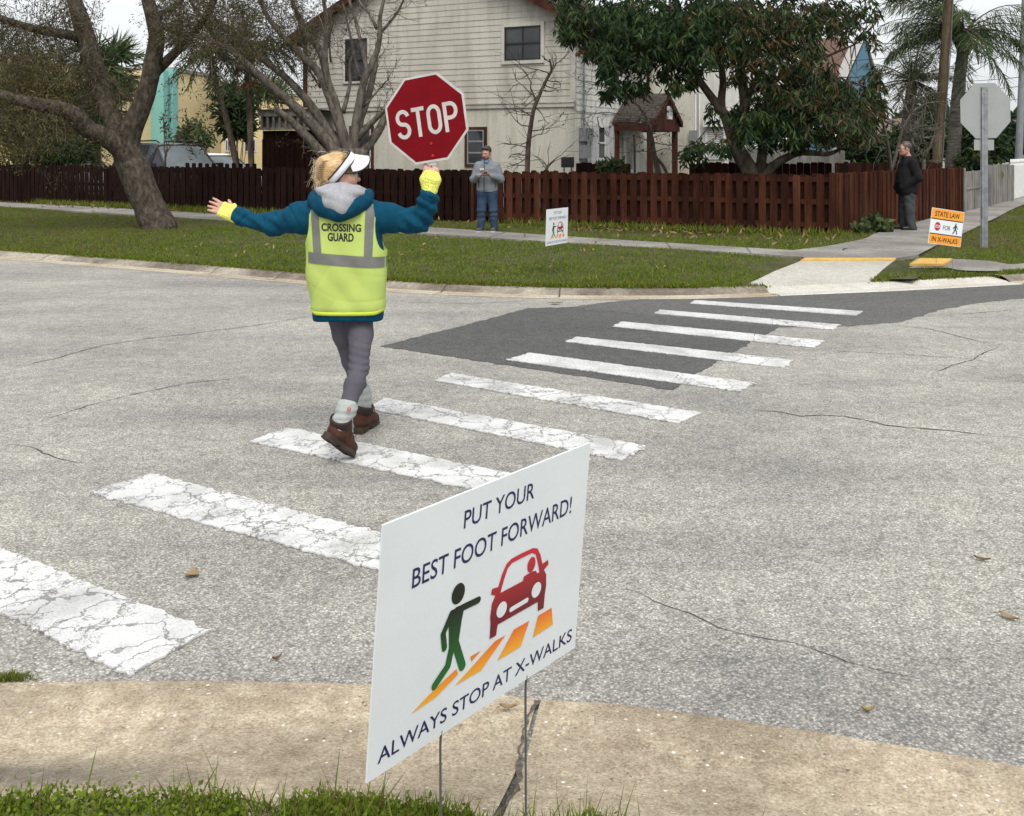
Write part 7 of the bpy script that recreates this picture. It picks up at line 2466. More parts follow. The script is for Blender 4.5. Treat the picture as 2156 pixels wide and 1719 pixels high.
TOR = [(.735, -.938, 5.87, .192, .125), (.80, -.938, 5.87, .203, .135), (.95, -.94, 5.87, .200, .130), (1.1, -.945, 5.87, .208, .132), (1.25, -.955, 5.87, .20, .126), (1.34, -.96, 5.87, .195, .112), (1.40, -.96, 5.875, .12, .09), (1.43, -.96, 5.88, .08, .07)]
B = Body((-1.70, 5.60, .70), (-.36, 6.12, 1.50), .0065)
stack(B, TOR, 2.4)
B.chain([(-1.09, 5.87, 1.325), (-1.20, 5.875, 1.305), (-1.38, 5.90, 1.262), (-1.56, 5.925, 1.302), (-1.603, 5.93, 1.316)], [.090, .079, .060, .046, .042], .05)
B.chain([(-.82, 5.87, 1.325), (-.70, 5.868, 1.305), (-.53, 5.86, 1.285), (-.485, 5.82, 1.38), (-.468, 5.79, 1.445)], [.088, .076, .066, .053, .045], .04)
B.cut((-1.600, 5.93, 1.314), nrm(np.array(WL) - np.array(EL)))
B.cut((-.468, 5.79, 1.452), nrm(np.array(WR_) - np.array(ER)))


def crease(Q, w, seed, width=.22, warp=2.2, f=6):
    ph = Q @ np.array(w, float) + warp * sine_noise(Q, f, seed)
    return np.exp(-(np.sin(ph) / width) ** 2) * np.clip(.25 + 1.3 * sine_noise(Q, f * .8, seed + 50), 0, 1)


def sleeve_wr(Q):
    n = .011 * sine_noise(Q, 15, 11) + .005 * sine_noise(Q, 38, 12) + .011 * (np.abs(sine_noise(Q * np.array([1.5, 1, .8]), 20, 17)) - .3)
    el = np.exp(-((Q - np.array(EL)) ** 2).sum(1) / .012) + np.exp(-((Q - np.array(ER)) ** 2).sum(1) / .012) + np.exp(-((Q - np.array([-1.57, 5.93, 1.30])) ** 2).sum(1) / .005) + np.exp(-((Q - np.array([-.475, 5.8, 1.41])) ** 2).sum(1) / .005)
    th = Q[:, 0] * 60 + Q[:, 2] * 85
    n = n - .010 * crease(Q, (30, 10, 14), 61) - .008 * crease(Q, (-22, 8, 30), 62)
    arm = np.clip((np.abs(Q[:, 0] + .95) - .2) / .1, 0, 1)
    return n * (.35 + .65 * arm) + .009 * el * np.sin(th + 3 * sine_noise(Q, 9, 2))


skin(B, "sweatshirt", M_teals, guard, wr=sleeve_wr)
# cuffs
for c, d, r0 in ((np.array((-1.592, 5.929, 1.312)), nrm(np.array(WL) - np.array(EL)), .042), (np.array((-.469, 5.792, 1.44)), nrm(np.array(WR_) - np.array(ER)), .043)):
    mb = MB(); e1 = nrm(np.cross(d, [0, 1, .2])); e2 = np.cross(d, e1)
    mb.sheet([[tuple(c + d * h + (e1 * math.cos(t) + e2 * math.sin(t)) * (rr + .0012 * math.cos(t * 24))) for t in np.linspace(0, 6.283, 60)] for h, rr in ((-.04, r0), (-.03, r0 + .005), (.012, r0 + .003), (.018, r0 - .002), (.012, r0 - .008))])
    mb.build("cuff", M_teals, guard, smooth=True)
# hem band
mb = MB()
mb.sheet([[(-.938 + rx * np.sign(math.cos(t)) * abs(math.cos(t)) ** .83, 5.87 + ry * np.sign(math.sin(t)) * abs(math.sin(t)) ** .83, z + .004 * math.sin(3 * t)) for t in np.linspace(0, 6.2832, 64)] for z, rx, ry in ((.80, .206, .138), (.74, .202, .133), (.724, .199, .130), (.722, .18, .11))])
mb.build("hem", M_teals, guard, smooth=True)

VST = [(.765, -.936, 5.87, .205, .135), (.80, -.937, 5.87, .215, .145), (.95, -.940, 5.87, .226, .152), (1.1, -.946, 5.87, .234, .155), (1.2, -.952, 5.87, .230, .152), (1.28, -.957, 5.87, .220, .146), (1.345, -.961, 5.87, .214, .126), (1.385, -.962, 5.872, .195, .10), (1.41, -.962, 5.874, .14, .07)]
B = Body((-1.26, 5.66, .73), (-.64, 6.08, 1.45), .0065)
stack(B, VST, 2.9, .01)
B.cut((-.93, 5.9, .80), (-.55, 0, -.84)) if False else None
B.ell((-1.19, 5.87, 1.27), (.045, .20, .115), None, .01, True)
B.ell((-.725, 5.87, 1.255), (.048, .20, .135), None, .01, True)


def vest_wr(Q):
    diag = Q[:, 0] * 9 + Q[:, 2] * 13
    low = np.clip((1.28 - Q[:, 2]) / .3, .25, 1)
    fold = np.abs(np.sin(diag * 1.15 + 2.6 * sine_noise(Q, 4.5, 3))) ** 1.6
    fold2 = np.abs(np.sin(Q[:, 0] * -16 + Q[:, 2] * 11 + 2.5 * sine_noise(Q, 6, 31))) ** 2
    return low * (.012 * fold * np.clip(.6 + .9 * sine_noise(Q, 3.5, 41), 0, 1) + .009 * fold2 * np.clip(.3 + sine_noise(Q, 4, 42), 0, 1) + .006 * sine_noise(Q, 8, 7)) + .0025 * sine_noise(Q, 26, 8) - .006 - .0035 * low * crease(Q, (10, 4, 15), 71, .2, 3.2, 5) - .003 * low * crease(Q, (-14, 4, 9), 72, .16) - .005 * crease(Q, (3, 0, 24), 73, .18, 3) * np.clip((1.05 - Q[:, 2]) / .2, 0, 1)


vest = skin(B, "vest", M_vest, guard, wr=vest_wr)
vv = np.array([v_.co for v_ in vest.data.vertices]) + np.array(world_loc(vest))
bvh = BVHTree.FromPolygons([Vector(v_) for v_ in vv], [tuple(p_.vertices) for p_ in vest.data.polygons])


def onto(x, z, off):
    h = bvh.ray_cast(Vector((x, 5.3, z)), Vector((0, 1, 0)))
    if h[0]: return (x, h[0].y - off, z)
    q_, n_, i_, d_ = bvh.find_nearest(Vector((x, 5.86, z)))
    return tuple(q_ + n_ * off)


def vx(px): return (px - CX_) / F_ * 5.725


def vz(py): return CH_ - (py - HY_) / F_ * 5.725


def band(x0a, x1a, x0b, x1b, za, zb, name, m, nx=10, nz=40, off=.0022):
    mb = MB()
    rows = []
    for i in range(nz + 1):
        s = i / nz
        rows.append([onto((x0a + (x0b - x0a) * s) * (1 - u_) + (x1a + (x1b - x1a) * s) * u_, za + (zb - za) * s, off) for u_ in np.linspace(0, 1, nx + 1)])
    mb.sheet(rows[::-1])
    return mb.build(name, m, vest, smooth=True)


band(vx(650), vx(668), vx(660), vx(678), vz(436), vz(545), "reflective_stripe", M_refl)
band(vx(768), vx(787), vx(766), vx(783), vz(424), vz(550), "reflective_stripe", M_refl)
mb = MB(); rows = []
for u_ in np.linspace(0, 1, 60):
    x = vx(646) + (vx(817) - vx(646)) * u_
    zc = vz(543 + 13 * u_); rows.append([onto(x, zc + dz, .0035) for dz in np.linspace(-.031, .031, 10)])
mb.sheet(rows); mb.build("reflective_belt", M_refl, vest, smooth=True)
for txt, a0, a1, b0, b1 in (("CROSSING", 676, 760, 487, 470), ("GUARD", 690, 745, 508, 490)):
    v, f = text_mesh(txt, vx(a0), vx(a1), vz(b0), vz(b1), bold=.036)
    dz = (v[:, 0] - v[:, 0].min()) * -.03
    mb = MB(); mb.add([onto(x, z + d_, .0012) for (x, z), d_ in zip(v, dz)], f); mb.build("lettering", M_blk, vest)
# bright binding along hem and side
mb = MB(); rows = []
for t in np.linspace(math.pi * 1.02, math.pi * 1.98, 50):
    cx_, cy_ = math.cos(t), math.sin(t)
    q = lambda rx, ry, z: (-.937 + rx * np.sign(cx_) * abs(cx_) ** (2 / 2.9), 5.87 + ry * np.sign(cy_) * abs(cy_) ** (2 / 2.9), z + .03 * max(0, abs(cx_) - .75) ** 1.0 * 1.6)
    rows.append([q(.209, .142, .783), q(.2095, .145, .775), q(.206, .142, .762), q(.19, .125, .762)])
mb.sheet(rows); mb.build("binding", M_vestb, vest, smooth=True)

# hood, teal outside and grey lining
B = Body((-1.24, 5.60, 1.22), (-.70, 6.05, 1.56), .006)
B.chain([(-1.105, 5.90, 1.435), (-1.10, 5.82, 1.405), (-1.045, 5.745, 1.378), (-.965, 5.705, 1.350), (-.895, 5.725, 1.372), (-.845, 5.80, 1.405), (-.83, 5.90, 1.43)], [.042, .050, .054, .052, .050, .042, .036], .05)
B.ell((-.955, 5.80, 1.385), (.13, .09, .075), None, .04)
B.cap((-.965, 5.72, 1.36), (-.958, 5.712, 1.338), .04, .032, .03)
skin(B, "hood", M_teals, guard, wr=lambda Q: .006 * sine_noise(Q, 18, 21) + .003 * sine_noise(Q, 45, 22) - .007 * crease(Q, (12, 20, 26), 91, .2))
B = Body((-1.18, 5.58, 1.28), (-.74, 6.02, 1.58), .006)
B.ell((-.972, 5.80, 1.455), (.128, .105, .048), None, .03)
B.chain([(-1.04, 5.76, 1.445), (-.99, 5.715, 1.40), (-.945, 5.682, 1.362)], [.05, .055, .034], .045)
B.chain([(-.90, 5.75, 1.445), (-.93, 5.705, 1.40), (-.945, 5.682, 1.362)], [.048, .048, .032], .045)
B.cap((-.87, 5.80, 1.455), (-.845, 5.84, 1.462), .036, .022, .03)
skin(B, "hood_lining", M_hoodg, guard, wr=lambda Q: .0075 * np.sin(Q[:, 0] * 34 + Q[:, 2] * 95 + 2 * sine_noise(Q, 9, 3)) * np.clip((Q[:, 2] - 1.40) / .05, 0, 1) + .004 * sine_noise(Q, 22, 5))

# leggings, socks, boots
B = Body((-1.12, 5.42, .10), (-.76, 6.24, .88), .006)
B.chain([(-1.0, 5.87, .80), (-.968, 5.935, .62), (-.945, 6.0, .46), (-.92, 6.08, .33), (-.885, 6.16, .20)], [.080, .066, .049, .047, .036], .03)
B.chain([(-.872, 5.90, .80), (-.862, 5.835, .64), (-.855, 5.72, .474), (-.866, 5.63, .40), (-.888, 5.533, .300)], [.078, .067, .053, .051, .041], .03)
B.cap((-1.0, 5.87, .84), (-.87, 5.87, .84), .10, .10, .05)
B.cut((-.895, 5.51, .305), (-.25, -.6, -.75)) if False else None


def leg_wr(Q):
    k = np.exp(-((Q - np.array([-.855, 5.72, .49])) ** 2).sum(1) / .010)
    return .0045 * k * np.sin(Q[:, 2] * 190 + Q[:, 0] * 40 + 2 * sine_noise(Q, 14, 6)) + .0022 * sine_noise(Q, 24, 9) - .003 * crease(Q, (20, 10, 40), 81, .2)


skin(B, "leggings", M_legg, guard, wr=leg_wr)
for lo_, hi_, pts_, rs_, cp_, cn_ in (((-1.06, 5.34, .10), (-.76, 5.70, .44), [(-.878, 5.565, .352), (-.892, 5.520, .295), (-.915, 5.496, .235), (-.925, 5.49, .20)], [.052, .054, .048, .044], (-.884, 5.545, .322), (.2, .5, .85)),
                                      ((-1.0, 6.02, .06), (-.78, 6.28, .40), [(-.905, 6.115, .285), (-.892, 6.14, .22), (-.888, 6.155, .13)], [.051, .050, .046], (-.903, 6.12, .285), (-.15, -.3, .95))):
  B = Body(lo_, hi_, .006)
  B.chain(pts_, rs_, .02)
  B.cut(cp_, cn_)
  skin(B, "sock", M_sock, guard, wr=lambda Q: .0018 * np.sin(Q[:, 2] * 150 + 3 * sine_noise(Q, 15, 4)) + .0035 * sine_noise(Q, 30, 5))
mb = MB()
c_ = np.array((-.868, 5.462, .312)); e1 = nrm((.9, .35, .1)); e2 = nrm((-.1, .3, .95))
mb.sheet([[tuple(c_ + (e1 * math.cos(t) + e2 * math.sin(t)) * r_ + np.array([.002, -.012, 0])) for t in np.linspace(0, 6.283, 17)] for r_ in (.004, .010)])
mb.build("sock_badge", M_rprint, guard)
boot(guard, RH, RT, (.43, .46, .777), (-.917, 5.497, .243))
boot(guard, LH, LT, (0, 0, 1), (-.888, 6.155, .150))

# gloves
B = Body((-1.78, 5.80, 1.22), (-1.54, 6.06, 1.46), .005)
d = nrm((-.92, .08, .40)); n = nrm(np.array((.35, .80, -.55)) - d * np.dot((.35, .80, -.55), d)); tt = np.cross(n, d); tt = tt if tt[2] > 0 else -tt
W0 = np.array(WL)
for e in (.030, .011, -.009, -.030): B.cap(W0 - d * .03 + tt * e * .7, W0 + d * .078 + tt * e * 1.05, .024, .0175, .02)
B.cap(W0 + d * .02 + tt * .026, W0 + nrm(d * .55 + tt * .55 + n * .5) * .05 + tt * .024, .021, .017, .012)
B.cut(W0 + d * .083, d)
skin(B, "glove", M_glove, guard, wr=lambda Q: .0012 * np.sin(Q[:, 0] * 700) * np.sin(Q[:, 2] * 700))
B = Body((-.60, 5.64, 1.38), (-.34, 5.92, 1.66), .005)
d = nrm((.07, .06, 1)); n0 = np.array((.12, .98, 0)); n = nrm(n0 - d * np.dot(n0, d)); tt = np.cross(n, d); tt = tt if tt[0] < 0 else -tt
W0 = np.array(WR_)
for e in (.030, .011, -.009, -.030): B.chain([W0 - d * .03 + tt * e * .65, W0 + d * .045 + tt * e * 1.18, W0 + d * (.098 - abs(e - .0) * .6) + tt * e * 1.05], [.023, .023, .017], .02)
B.cap(W0 + d * .02 + tt * .026, W0 + nrm(d * .75 + tt * .35 + n * .45) * .045 + tt * .024, .021, .018, .012)
B.cut(W0 + d * .100, d)
skin(B, "glove", M_glove, guard, wr=lambda Q: .0012 * np.sin(Q[:, 0] * 700) * np.sin(Q[:, 2] * 700))

# hair, gathered up into a clip
p = hp
B = Body((-1.16, 5.74, 1.40), (-.84, 6.02, 1.70), .0045)
s98 = .98
B.ell(p(0, -.022, .030), np.array((.084, .102, .100)) * s98, HM, .02)
B.ell(p(0, -.075, .01), np.array((.072, .062, .085)) * s98, HM, .03)
B.cap(p(.012, -.105, .065), p(.02, -.118, -.045), .034, .032, .03)
B.cap(p(0, -.07, -.05), p(0, -.06, -.085), .045, .03, .03)
B.ell(p(.085, .012, -.045), (.05, .05, .055), HM, .01, True)
B.cap(p(-.05, .075, .06), p(.05, .075, .06), .028, .028, .02)
B.cut(p(0, .04, -.01), -HM[2] * .5 + HM[1] * .9) if False else None
hair = skin(B, "hair", M_blond, guard, wr=lambda Q: .002 * sine_noise(Q * np.array([.4, .4, 1.0]), 160, 2))
mb = MB(); hl = MB()
for i in range(900):
    th = rng.uniform(-1.9, 1.9); rr = 1.0 + rng.normal() * .012
    st = []
    for s_ in np.linspace(0, 1, 7):
        b = .055 - .155 * s_; sq = math.sqrt(max(.02, 1 - ((b + .022) / .108) ** 2))
        pull = 1 - .55 * s_ ** 2
        st.append(p(.086 * sq * math.sin(th) * pull * rr + .01 * s_, b, .030 + .102 * sq * math.cos(th) * (1 - .45 * s_ ** 2) * rr + rng.normal() * .001))
    (mb if rng.random() < .8 else hl).tube(st, .0010, 3, cap=False)
for i in range(600):     # loose wisps round the twist and nape
    a = p(rng.normal() * .03 + .01, -.11 + rng.normal() * .02, rng.uniform(-.08, .08))
    dv = nrm(HM[1] * -1.0 + HM[2] * rng.normal() * .8 + HM[0] * rng.normal() * .7)
    ln = .015 + .025 * rng.random()
    hl.tube([a, a + dv * ln * .6 + HM[2] * rng.normal() * .008, a + dv * ln + HM[2] * (-.02 + rng.normal() * .02)], .00045, 3, cap=False)
for i in range(14):
    a = p(rng.normal() * .05, -.02 + rng.normal() * .05, .125); dv = nrm(-HM[1] + HM[2] * rng.random() * .6 + HM[0] * rng.normal() * .5)
    hl.tube([a, a + dv * .03, a + dv * .05 - HM[2] * .012], .0006, 3, cap=False)
for i in range(12):      # fringe and sideburn
    a = p(.078 - .02 * rng.random(), .035 + .045 * rng.random(), .045); hl.tube([a, a - HM[2] * .03 + HM[1] * .008, a - HM[2] * (.05 + .03 * rng.random()) + HM[1] * .004], .0008, 3, cap=False)
mb.build("strands", M_blond, hair); hl.build("wisps", M_blondl, hair)
mb = MB()
for i in range(13):
    s_ = i / 12
    c_ = p(.050 - .012 * math.sin(s_ * 3.14) * -1, -.105 - .028 * math.sin(s_ * 3.1), .070 - .13 * s_)
    mb.tube([c_ + HM[0] * -.012 - HM[1] * .014, c_ + HM[0] * .010 - HM[1] * .004, c_ + HM[0] * .012 + HM[1] * .022], [.0028, .0042, .003], 5)
mb.tube([p(.052, -.100, .075), p(.062, -.128, .02), p(.056, -.122, -.055)], [.004, .007, .004], 6)
mb.build("hair_clip", mat("tan_hair_clip", (.30, .20, .10), (.22, .145, .07), 40, .35), hair)
# visor
wv = HM[1] * .6 + HM[2] * .8; pv = HM[1] * .8 - HM[2] * .6
vc = p(0, -.005, .028)
nT = 48


def loop(off, rad, t): return vc + wv * (.117 * rad) * math.cos(t) + HM[0] * (.098 * rad) * math.sin(t) + pv * off


mb = MB(); mb.sheet([[tuple(loop(o, r_, t)) for t in np.linspace(0, 2 * math.pi, nT + 1)] for o, r_ in ((-.021, .985), (-.020, 1.015), (.0, 1.03), (.020, 1.02), (.021, .985))])
vis = mb.build("visor", M_visor, guard, smooth=True)
mb = MB()
for o in (-.022, .022): mb.tube([loop(o, 1.012, t) for t in np.linspace(0, 2 * math.pi, nT + 1)], .0045, 5)
br = []; brd = nrm(HM[1] * .93 - HM[2] * .16)
for t in np.linspace(-1.15, 1.15, 24):
    e_ = loop(.012, 1.02, t); ln = .088 * max(0, 1 - abs(t / 1.17) ** 3.2) ** .5 + .002; lat = float(np.dot(e_ - vc, HM[0]))
    br.append([tuple(e_ + brd * ln * s_ + HM[2] * (-.004 * s_ * s_ * abs(t) - .42 * lat * s_)) for s_ in np.linspace(0, 1, 6)])
up_ = nrm(HM[2] - brd * np.dot(HM[2], brd))
top = [[tuple(np.array(q) + up_ * .003) for q in r_] for r_ in br]; bot = [[tuple(np.array(q) - up_ * .002) for q in r_] for r_ in br]
mb2 = MB(); mb2.sheet(top); mb2.build("brim", M_visor, vis, smooth=True)
mb.sheet(bot); mb.tube([np.array(r_[-1]) for r_ in br], .0042, 5)
mb.build("piping", M_pipe, vis)
face_parts(hp, HM, .98, guard, M_blond, True)

# stop paddle
sc_ = np.array(V(897, 250, 5.82)); yaw = R(-21); rl = R(8.6)
u0 = np.array([math.cos(yaw), math.sin(yaw), 0]); up0 = np.array([0, 0, 1.])
pu = u0 * math.cos(rl) + up0 * math.sin(rl); pw = up0 * math.cos(rl) - u0 * math.sin(rl); pn_ = np.cross(pu, pw)


def PD(a, b, h): return tuple(sc_ + pu * a + pw * b - pn_ * h * -1)


ap = .2495
def octo(r, f=1.0): return [(r / math.cos(R(22.5)) * math.cos(R(22.5 + 45 * i)), r / math.cos(R(22.5)) * math.sin(R(22.5 + 45 * i))) for i in range(8)]


pad = thing("stop_paddle", tuple(sc_ - pw * .32), "hand-held red octagonal STOP paddle raised by the crossing guard", "stop paddle")
M_stopred = mat("red_reflective_sheet", (.165, .0022, .0065), (.135, .002, .0055), 7, .6, .08, 300, .002, spec=.1)
M_stopw = mat("white_reflective_sheet", (.50, .49, .46), (.42, .41, .385), 16, .4)
mb = MB(); mb.prism(octo(ap), -.004, .0, PD); mb.build("plate", M_stopw, pad)
mb = MB(); mb.prism(octo(ap - .013), .0004, .0010, PD); mb.build("red_face", M_stopred, pad)
# highway style capitals drawn as strokes
T = .0225; hgt = .170; lt = MB()


def arcpts(cx, cy, rx, ry, a0, a1, n=14): return [(cx + rx * math.cos(t), cy + ry * math.sin(t)) for t in np.linspace(a0, a1, n)]


def ribbon(path, w, x0):
    P = np.array(path, float); d = np.gradient(P, axis=0); d /= np.linalg.norm(d, axis=1)[:, None]; n = np.stack([-d[:, 1], d[:, 0]], 1)
    lt.sheet([[PD(*(q + m_ * w / 2 + np.array([x0, 0])), .0016) for q, m_ in zip(P, n)], [PD(*(q - m_ * w / 2 + np.array([x0, 0])), .0016) for q, m_ in zip(P, n)]])


lw = .090; r = lw / 2 - T / 2; q = hgt / 4 - T / 4; yb_ = -hgt / 2 - .012
xs_ = [-.191, -.087, .006, .111]
S_ = arcpts(lw / 2, hgt - T / 2 - q, r, q, R(12), R(270), 18) + arcpts(lw / 2, T / 2 + q, r, q, R(90), R(-168), 18)
ribbon([(x, y + yb_) for x, y in S_], T, xs_[0])
ribbon([(.0, hgt - T / 2 + yb_), (.04, hgt - T / 2 + yb_), (.080, hgt - T / 2 + yb_)], T, xs_[1]); ribbon([(.04, hgt - T + yb_), (.04, yb_ + .05), (.04, yb_)], T, xs_[1])
O_ = arcpts(lw / 2, hgt - T / 2 - r * 1.25, r, r * 1.25, 0, math.pi, 14) + arcpts(lw / 2, T / 2 + r * 1.25, r, r * 1.25, math.pi, 2 * math.pi, 14) + [(lw / 2 + r, hgt / 2), (lw / 2 + r, hgt - T / 2 - r * 1.25)]
ribbon([(x, y + yb_) for x, y in O_], T, xs_[2])
ribbon([(T / 2, yb_), (T / 2, yb_ + .08), (T / 2, yb_ + hgt)], T, xs_[3])
Pp = [(T, hgt - T / 2), (lw * .5, hgt - T / 2)] + arcpts(lw * .5, hgt - T / 2 - q * 1.08, lw / 2 - T / 2, q * 1.08, R(80), R(-80), 12) + [(lw * .5, hgt - T / 2 - 2.16 * q), (T, hgt - T / 2 - 2.16 * q)]
ribbon([(x, y + yb_) for x, y in Pp], T, xs_[3])
lt.build("lettering", M_stopw, pad)
for b in (-.145, -.215):
    mb = MB(); mb.prism(disc(.012, b, .0085, .0085, 10), .001, .005, PD); mb.prism(disc(.012, b, .004, .004, 8), .005, .008, PD); mb.build("bolt", M_rprint, pad)
mb = MB(); mb.tube([PD(.0, -.10, -.02), PD(.0, -.28, -.022), PD(.0, -.375, -.022)], .0135, 10); mb.build("handle", plain("white_handle", (.6, .6, .6), .4), pad)
mb = MB(); mb.box(-.02, .02, -.268, -.13, -.012, -.0045, PD); mb.build("bracket", M_stopw, pad)

# ------------------------------------------------------------------ the two men by the fence
M_jack = cloth("grey_softshell", (.145, .16, .175), (.19, .205, .22), 7, 120, .3)
M_jean = cloth("blue_jeans", (.024, .042, .075), (.042, .066, .11), 7, 200, .3)
M_shoe = mat("dark_running_shoe", (.04, .055, .05), (.08, .10, .09), 30, .7)
M_coat = cloth("black_coat", (.008, .008, .009), (.013, .013, .014), 6, 120, .3)
M_trou = cloth("charcoal_trousers", (.040, .043, .046), (.058, .062, .066), 5, 160, .3)
M_bshoe = plain("black_leather", (.012, .012, .012), .35)


def shoe(B, heel, toe, r=.045):
    heel = np.array(heel, float); toe = np.array(toe, float); f = nrm(toe - heel)
    B.cap(heel + f * .04 + np.array([0, 0, .045]), toe - f * .05 + np.array([0, 0, .036]), r, r * .9, .02, sq=(0, 0, 1), q=.85)
    B.cap(heel + f * .05 + np.array([0, 0, .05]), heel + f * .06 + np.array([0, 0, .11]), r * .95, r * .95, .02)


def sole(parent, heel, toe, m, w=.05):
    heel = np.array(heel, float); toe = np.array(toe, float); f = nrm(toe - heel); r = np.array([f[1], -f[0], 0]); L_ = np.linalg.norm(toe - heel)
    mb = MB(); mb.prism([(0, -.035), (L_ * .3, -.04), (L_ * .7, -w), (L_ * .93, -.035), (L_, 0), (L_ * .93, .035), (L_ * .7, w), (L_ * .3, .04), (0, .035)], -.004, .018, lambda a, b, c: tuple(heel + f * a + r * b + np.array([0, 0, c])))
    mb.build("sole", m, parent)


x0, y0 = -.47, 19.35
g = .178
Wp = lambda a, b, z: np.array([x0 + a, y0 - b, z])
B = Body(Wp(-.45, .6, .15)[[0, 1, 2]] - np.array([0, 0, .05]), Wp(.45, -.35, 1.95), .010)
hc = Wp(-.01, .03, 1.655)
hp2, HM2 = head(B, hc, (-.42, -.88, -.28), Wp(0, 0, 1.50), 1.06, 1.05)
stack(B, [(.88, x0, y0, .16, .11), (1.1, x0, y0, .155, .11), (1.35, x0, y0, .19, .115), (1.47, x0, y0, .17, .09), (1.52, x0, y0, .07, .06)], 2.2)
sL, eL, wL = Wp(-.185, 0, 1.43), Wp(-.25, .05, 1.165), Wp(-.12, .27, 1.245)
sR, eR, wR = Wp(.185, 0, 1.43), Wp(.255, .04, 1.16), Wp(.07, .26, 1.235)
B.chain([sL, eL, wL], [.055, .045, .03]); B.chain([sR, eR, wR], [.055, .045, .03])
hand(B, wL, (.75, .15, .25), (.2, .3, .9), (.1, -.9, .1), (.5, .5, .5, .5), 1.05)
hand(B, wR, (-.85, -.05, .25), (-.2, .3, .9), (-.1, -.9, .1), (.55, .55, .55, .55), 1.05)
B.chain([Wp(-.09, 0, .92), Wp(-.10, .02, .55), Wp(-.10, -.02, .26)], [.085, .06, .045]); B.chain([Wp(.09, 0, .92), Wp(.115, .02, .55), Wp(.125, -.02, .26)], [.085, .06, .045])
man = skin(B, "person", M_skinr)
tag(man, "person in grey jacket and jeans looking down at a phone by the fence", "person")
B = Body(Wp(-.5, .45, .85), Wp(.5, -.3, 1.62), .010)
stack(B, [(.925, x0, y0, .185, .14), (.97, x0, y0, .20, .15), (1.15, x0, y0, .195, .145), (1.35, x0, y0, .20, .14), (1.43, x0, y0, .175, .115), (1.50, x0, y0, .115, .095), (1.545, x0, y0 + .01, .094, .088), (1.575, x0, y0 + .02, .088, .07)], 2.2)
B.chain([Wp(-.17, 0, 1.42), eL, Wp(-.145, .24, 1.235)], [.080, .068, .05], .04); B.chain([Wp(.17, 0, 1.42), eR, Wp(.10, .235, 1.225)], [.080, .068, .05], .04)
jk = skin(B, "jacket", M_jack, man, wr=lambda Q: .008 * sine_noise(Q, 14, 3) + .005 * sine_noise(Q, 35, 4))
mb = MB(); mb.tube([Wp(-.05, .135, 1.49), Wp(-.055, .158, 1.35), Wp(-.055, .165, 1.1), Wp(-.05, .165, .935)], .006, 5); mb.build("zip", M_blk, jk)
for s_ in (-1, 1):
    mb = MB(); mb.tube([Wp(.15 * s_, .13, 1.14), Wp(.165 * s_, .135, 1.0)], [.010, .004], 5); mb.build("pocket_zip", M_blk, jk)
mb = MB(); mb.box(-.13, -.055, .158, .164, 1.335, 1.375, lambda a, b, c: tuple(Wp(a, b, c))); mb.build("name_badge", M_stopw, jk)
mb = MB(); mb.tube([Wp(-.06, .09, 1.535), Wp(-.03, .115, 1.48), Wp(.0, .118, 1.47), Wp(.04, .09, 1.52)], .013, 6); mb.build("shirt_collar", plain("blue_shirt", (.05, .10, .22)), man)
mb = MB(); mb.tube([Wp(.075, .245, 1.237), Wp(.095, .24, 1.232)], .036, 10); mb.build("wristwatch", M_blk, man)
B = Body(Wp(-.3, .3, .18), Wp(.3, -.3, 1.0), .010)
B.chain([Wp(-.085, 0, .93), Wp(-.105, .02, .58), Wp(-.11, -.01, .25)], [.105, .082, .068], .03); B.chain([Wp(.085, 0, .93), Wp(.12, .02, .58), Wp(.13, -.01, .25)], [.105, .082, .068], .03)
B.cap(Wp(-.08, 0, .93), Wp(.08, 0, .93), .115, .115, .04); B.cut(Wp(0, 0, .965), (0, 0, 1))
skin(B, "jeans", M_jean, man, wr=lambda Q: .006 * np.sin(Q[:, 2] * 70 + 3 * sine_noise(Q, 9, 5)) * np.exp(-((Q[:, 2] - .5) / .12) ** 2) + .006 * sine_noise(Q, 18, 6))
for h_, t_ in ((Wp(-.10, -.07, g), Wp(-.18, .20, g)), (Wp(.13, -.07, g), Wp(.10, .21, g))):
    B = Body(np.minimum(h_, t_) - .12, np.maximum(h_, t_) + .16, .009); shoe(B, h_, t_)
    s_ = skin(B, "shoe", M_shoe, man); sole(s_, h_, t_, M_stopw)
B = Body(hc - .2, hc + .2, .007)
p = hp2
B.ell(p(0, -.025, .045), np.array((.082, .099, .088)) * 1.05, HM2, .01); B.cap(p(-.045, .058, .100), p(.045, .055, .105), .022, .024, .02)
B.cut(p(0, .05, .055), HM2[1] * .62 - HM2[2] * .78)
for q in (-1, 1): B.cap(p(.074 * q, .02, .03), p(.074 * q, .022, -.02), .012, .008, .01)
skin(B, "hair", M_dkhair, man, wr=lambda Q: .004 * sine_noise(Q, 60, 5))
B = Body(hc - .2, hc + .2, .007)
B.chain([p(-.05, .062, -.075), p(0, .092, -.085), p(.05, .062, -.075)], [.016, .020, .016], .015); B.cap(p(-.022, .098, -.052), p(.022, .098, -.052), .008, .008, .006); B.cap(p(0, .078, -.10), p(0, .085, -.085), .022, .018, .01)
skin(B, "beard", M_dkhair, man)
face_parts(p, HM2, 1.06, man, M_dkhair)
ph = thing("mobile_phone", tuple(Wp(-.03, .34, 1.265)), "black mobile phone held in the hands of the person in grey", "phone")
fr = lambda a, b, c: tuple(Wp(-.03 + a, .335 + b * .8 + c * .5, 1.275 + b * -.5 + c * .8))
mb = MB(); mb.prism([(-.036, -.07), (.036, -.07), (.036, .07), (-.036, .07)], -.005, .004, fr); mb.build("case", M_blk, ph)
mb = MB(); mb.prism([(-.033, -.066), (.033, -.066), (.033, .066), (-.033, .066)], .0045, .0055, fr); mb.build("screen", M_glassd, ph)

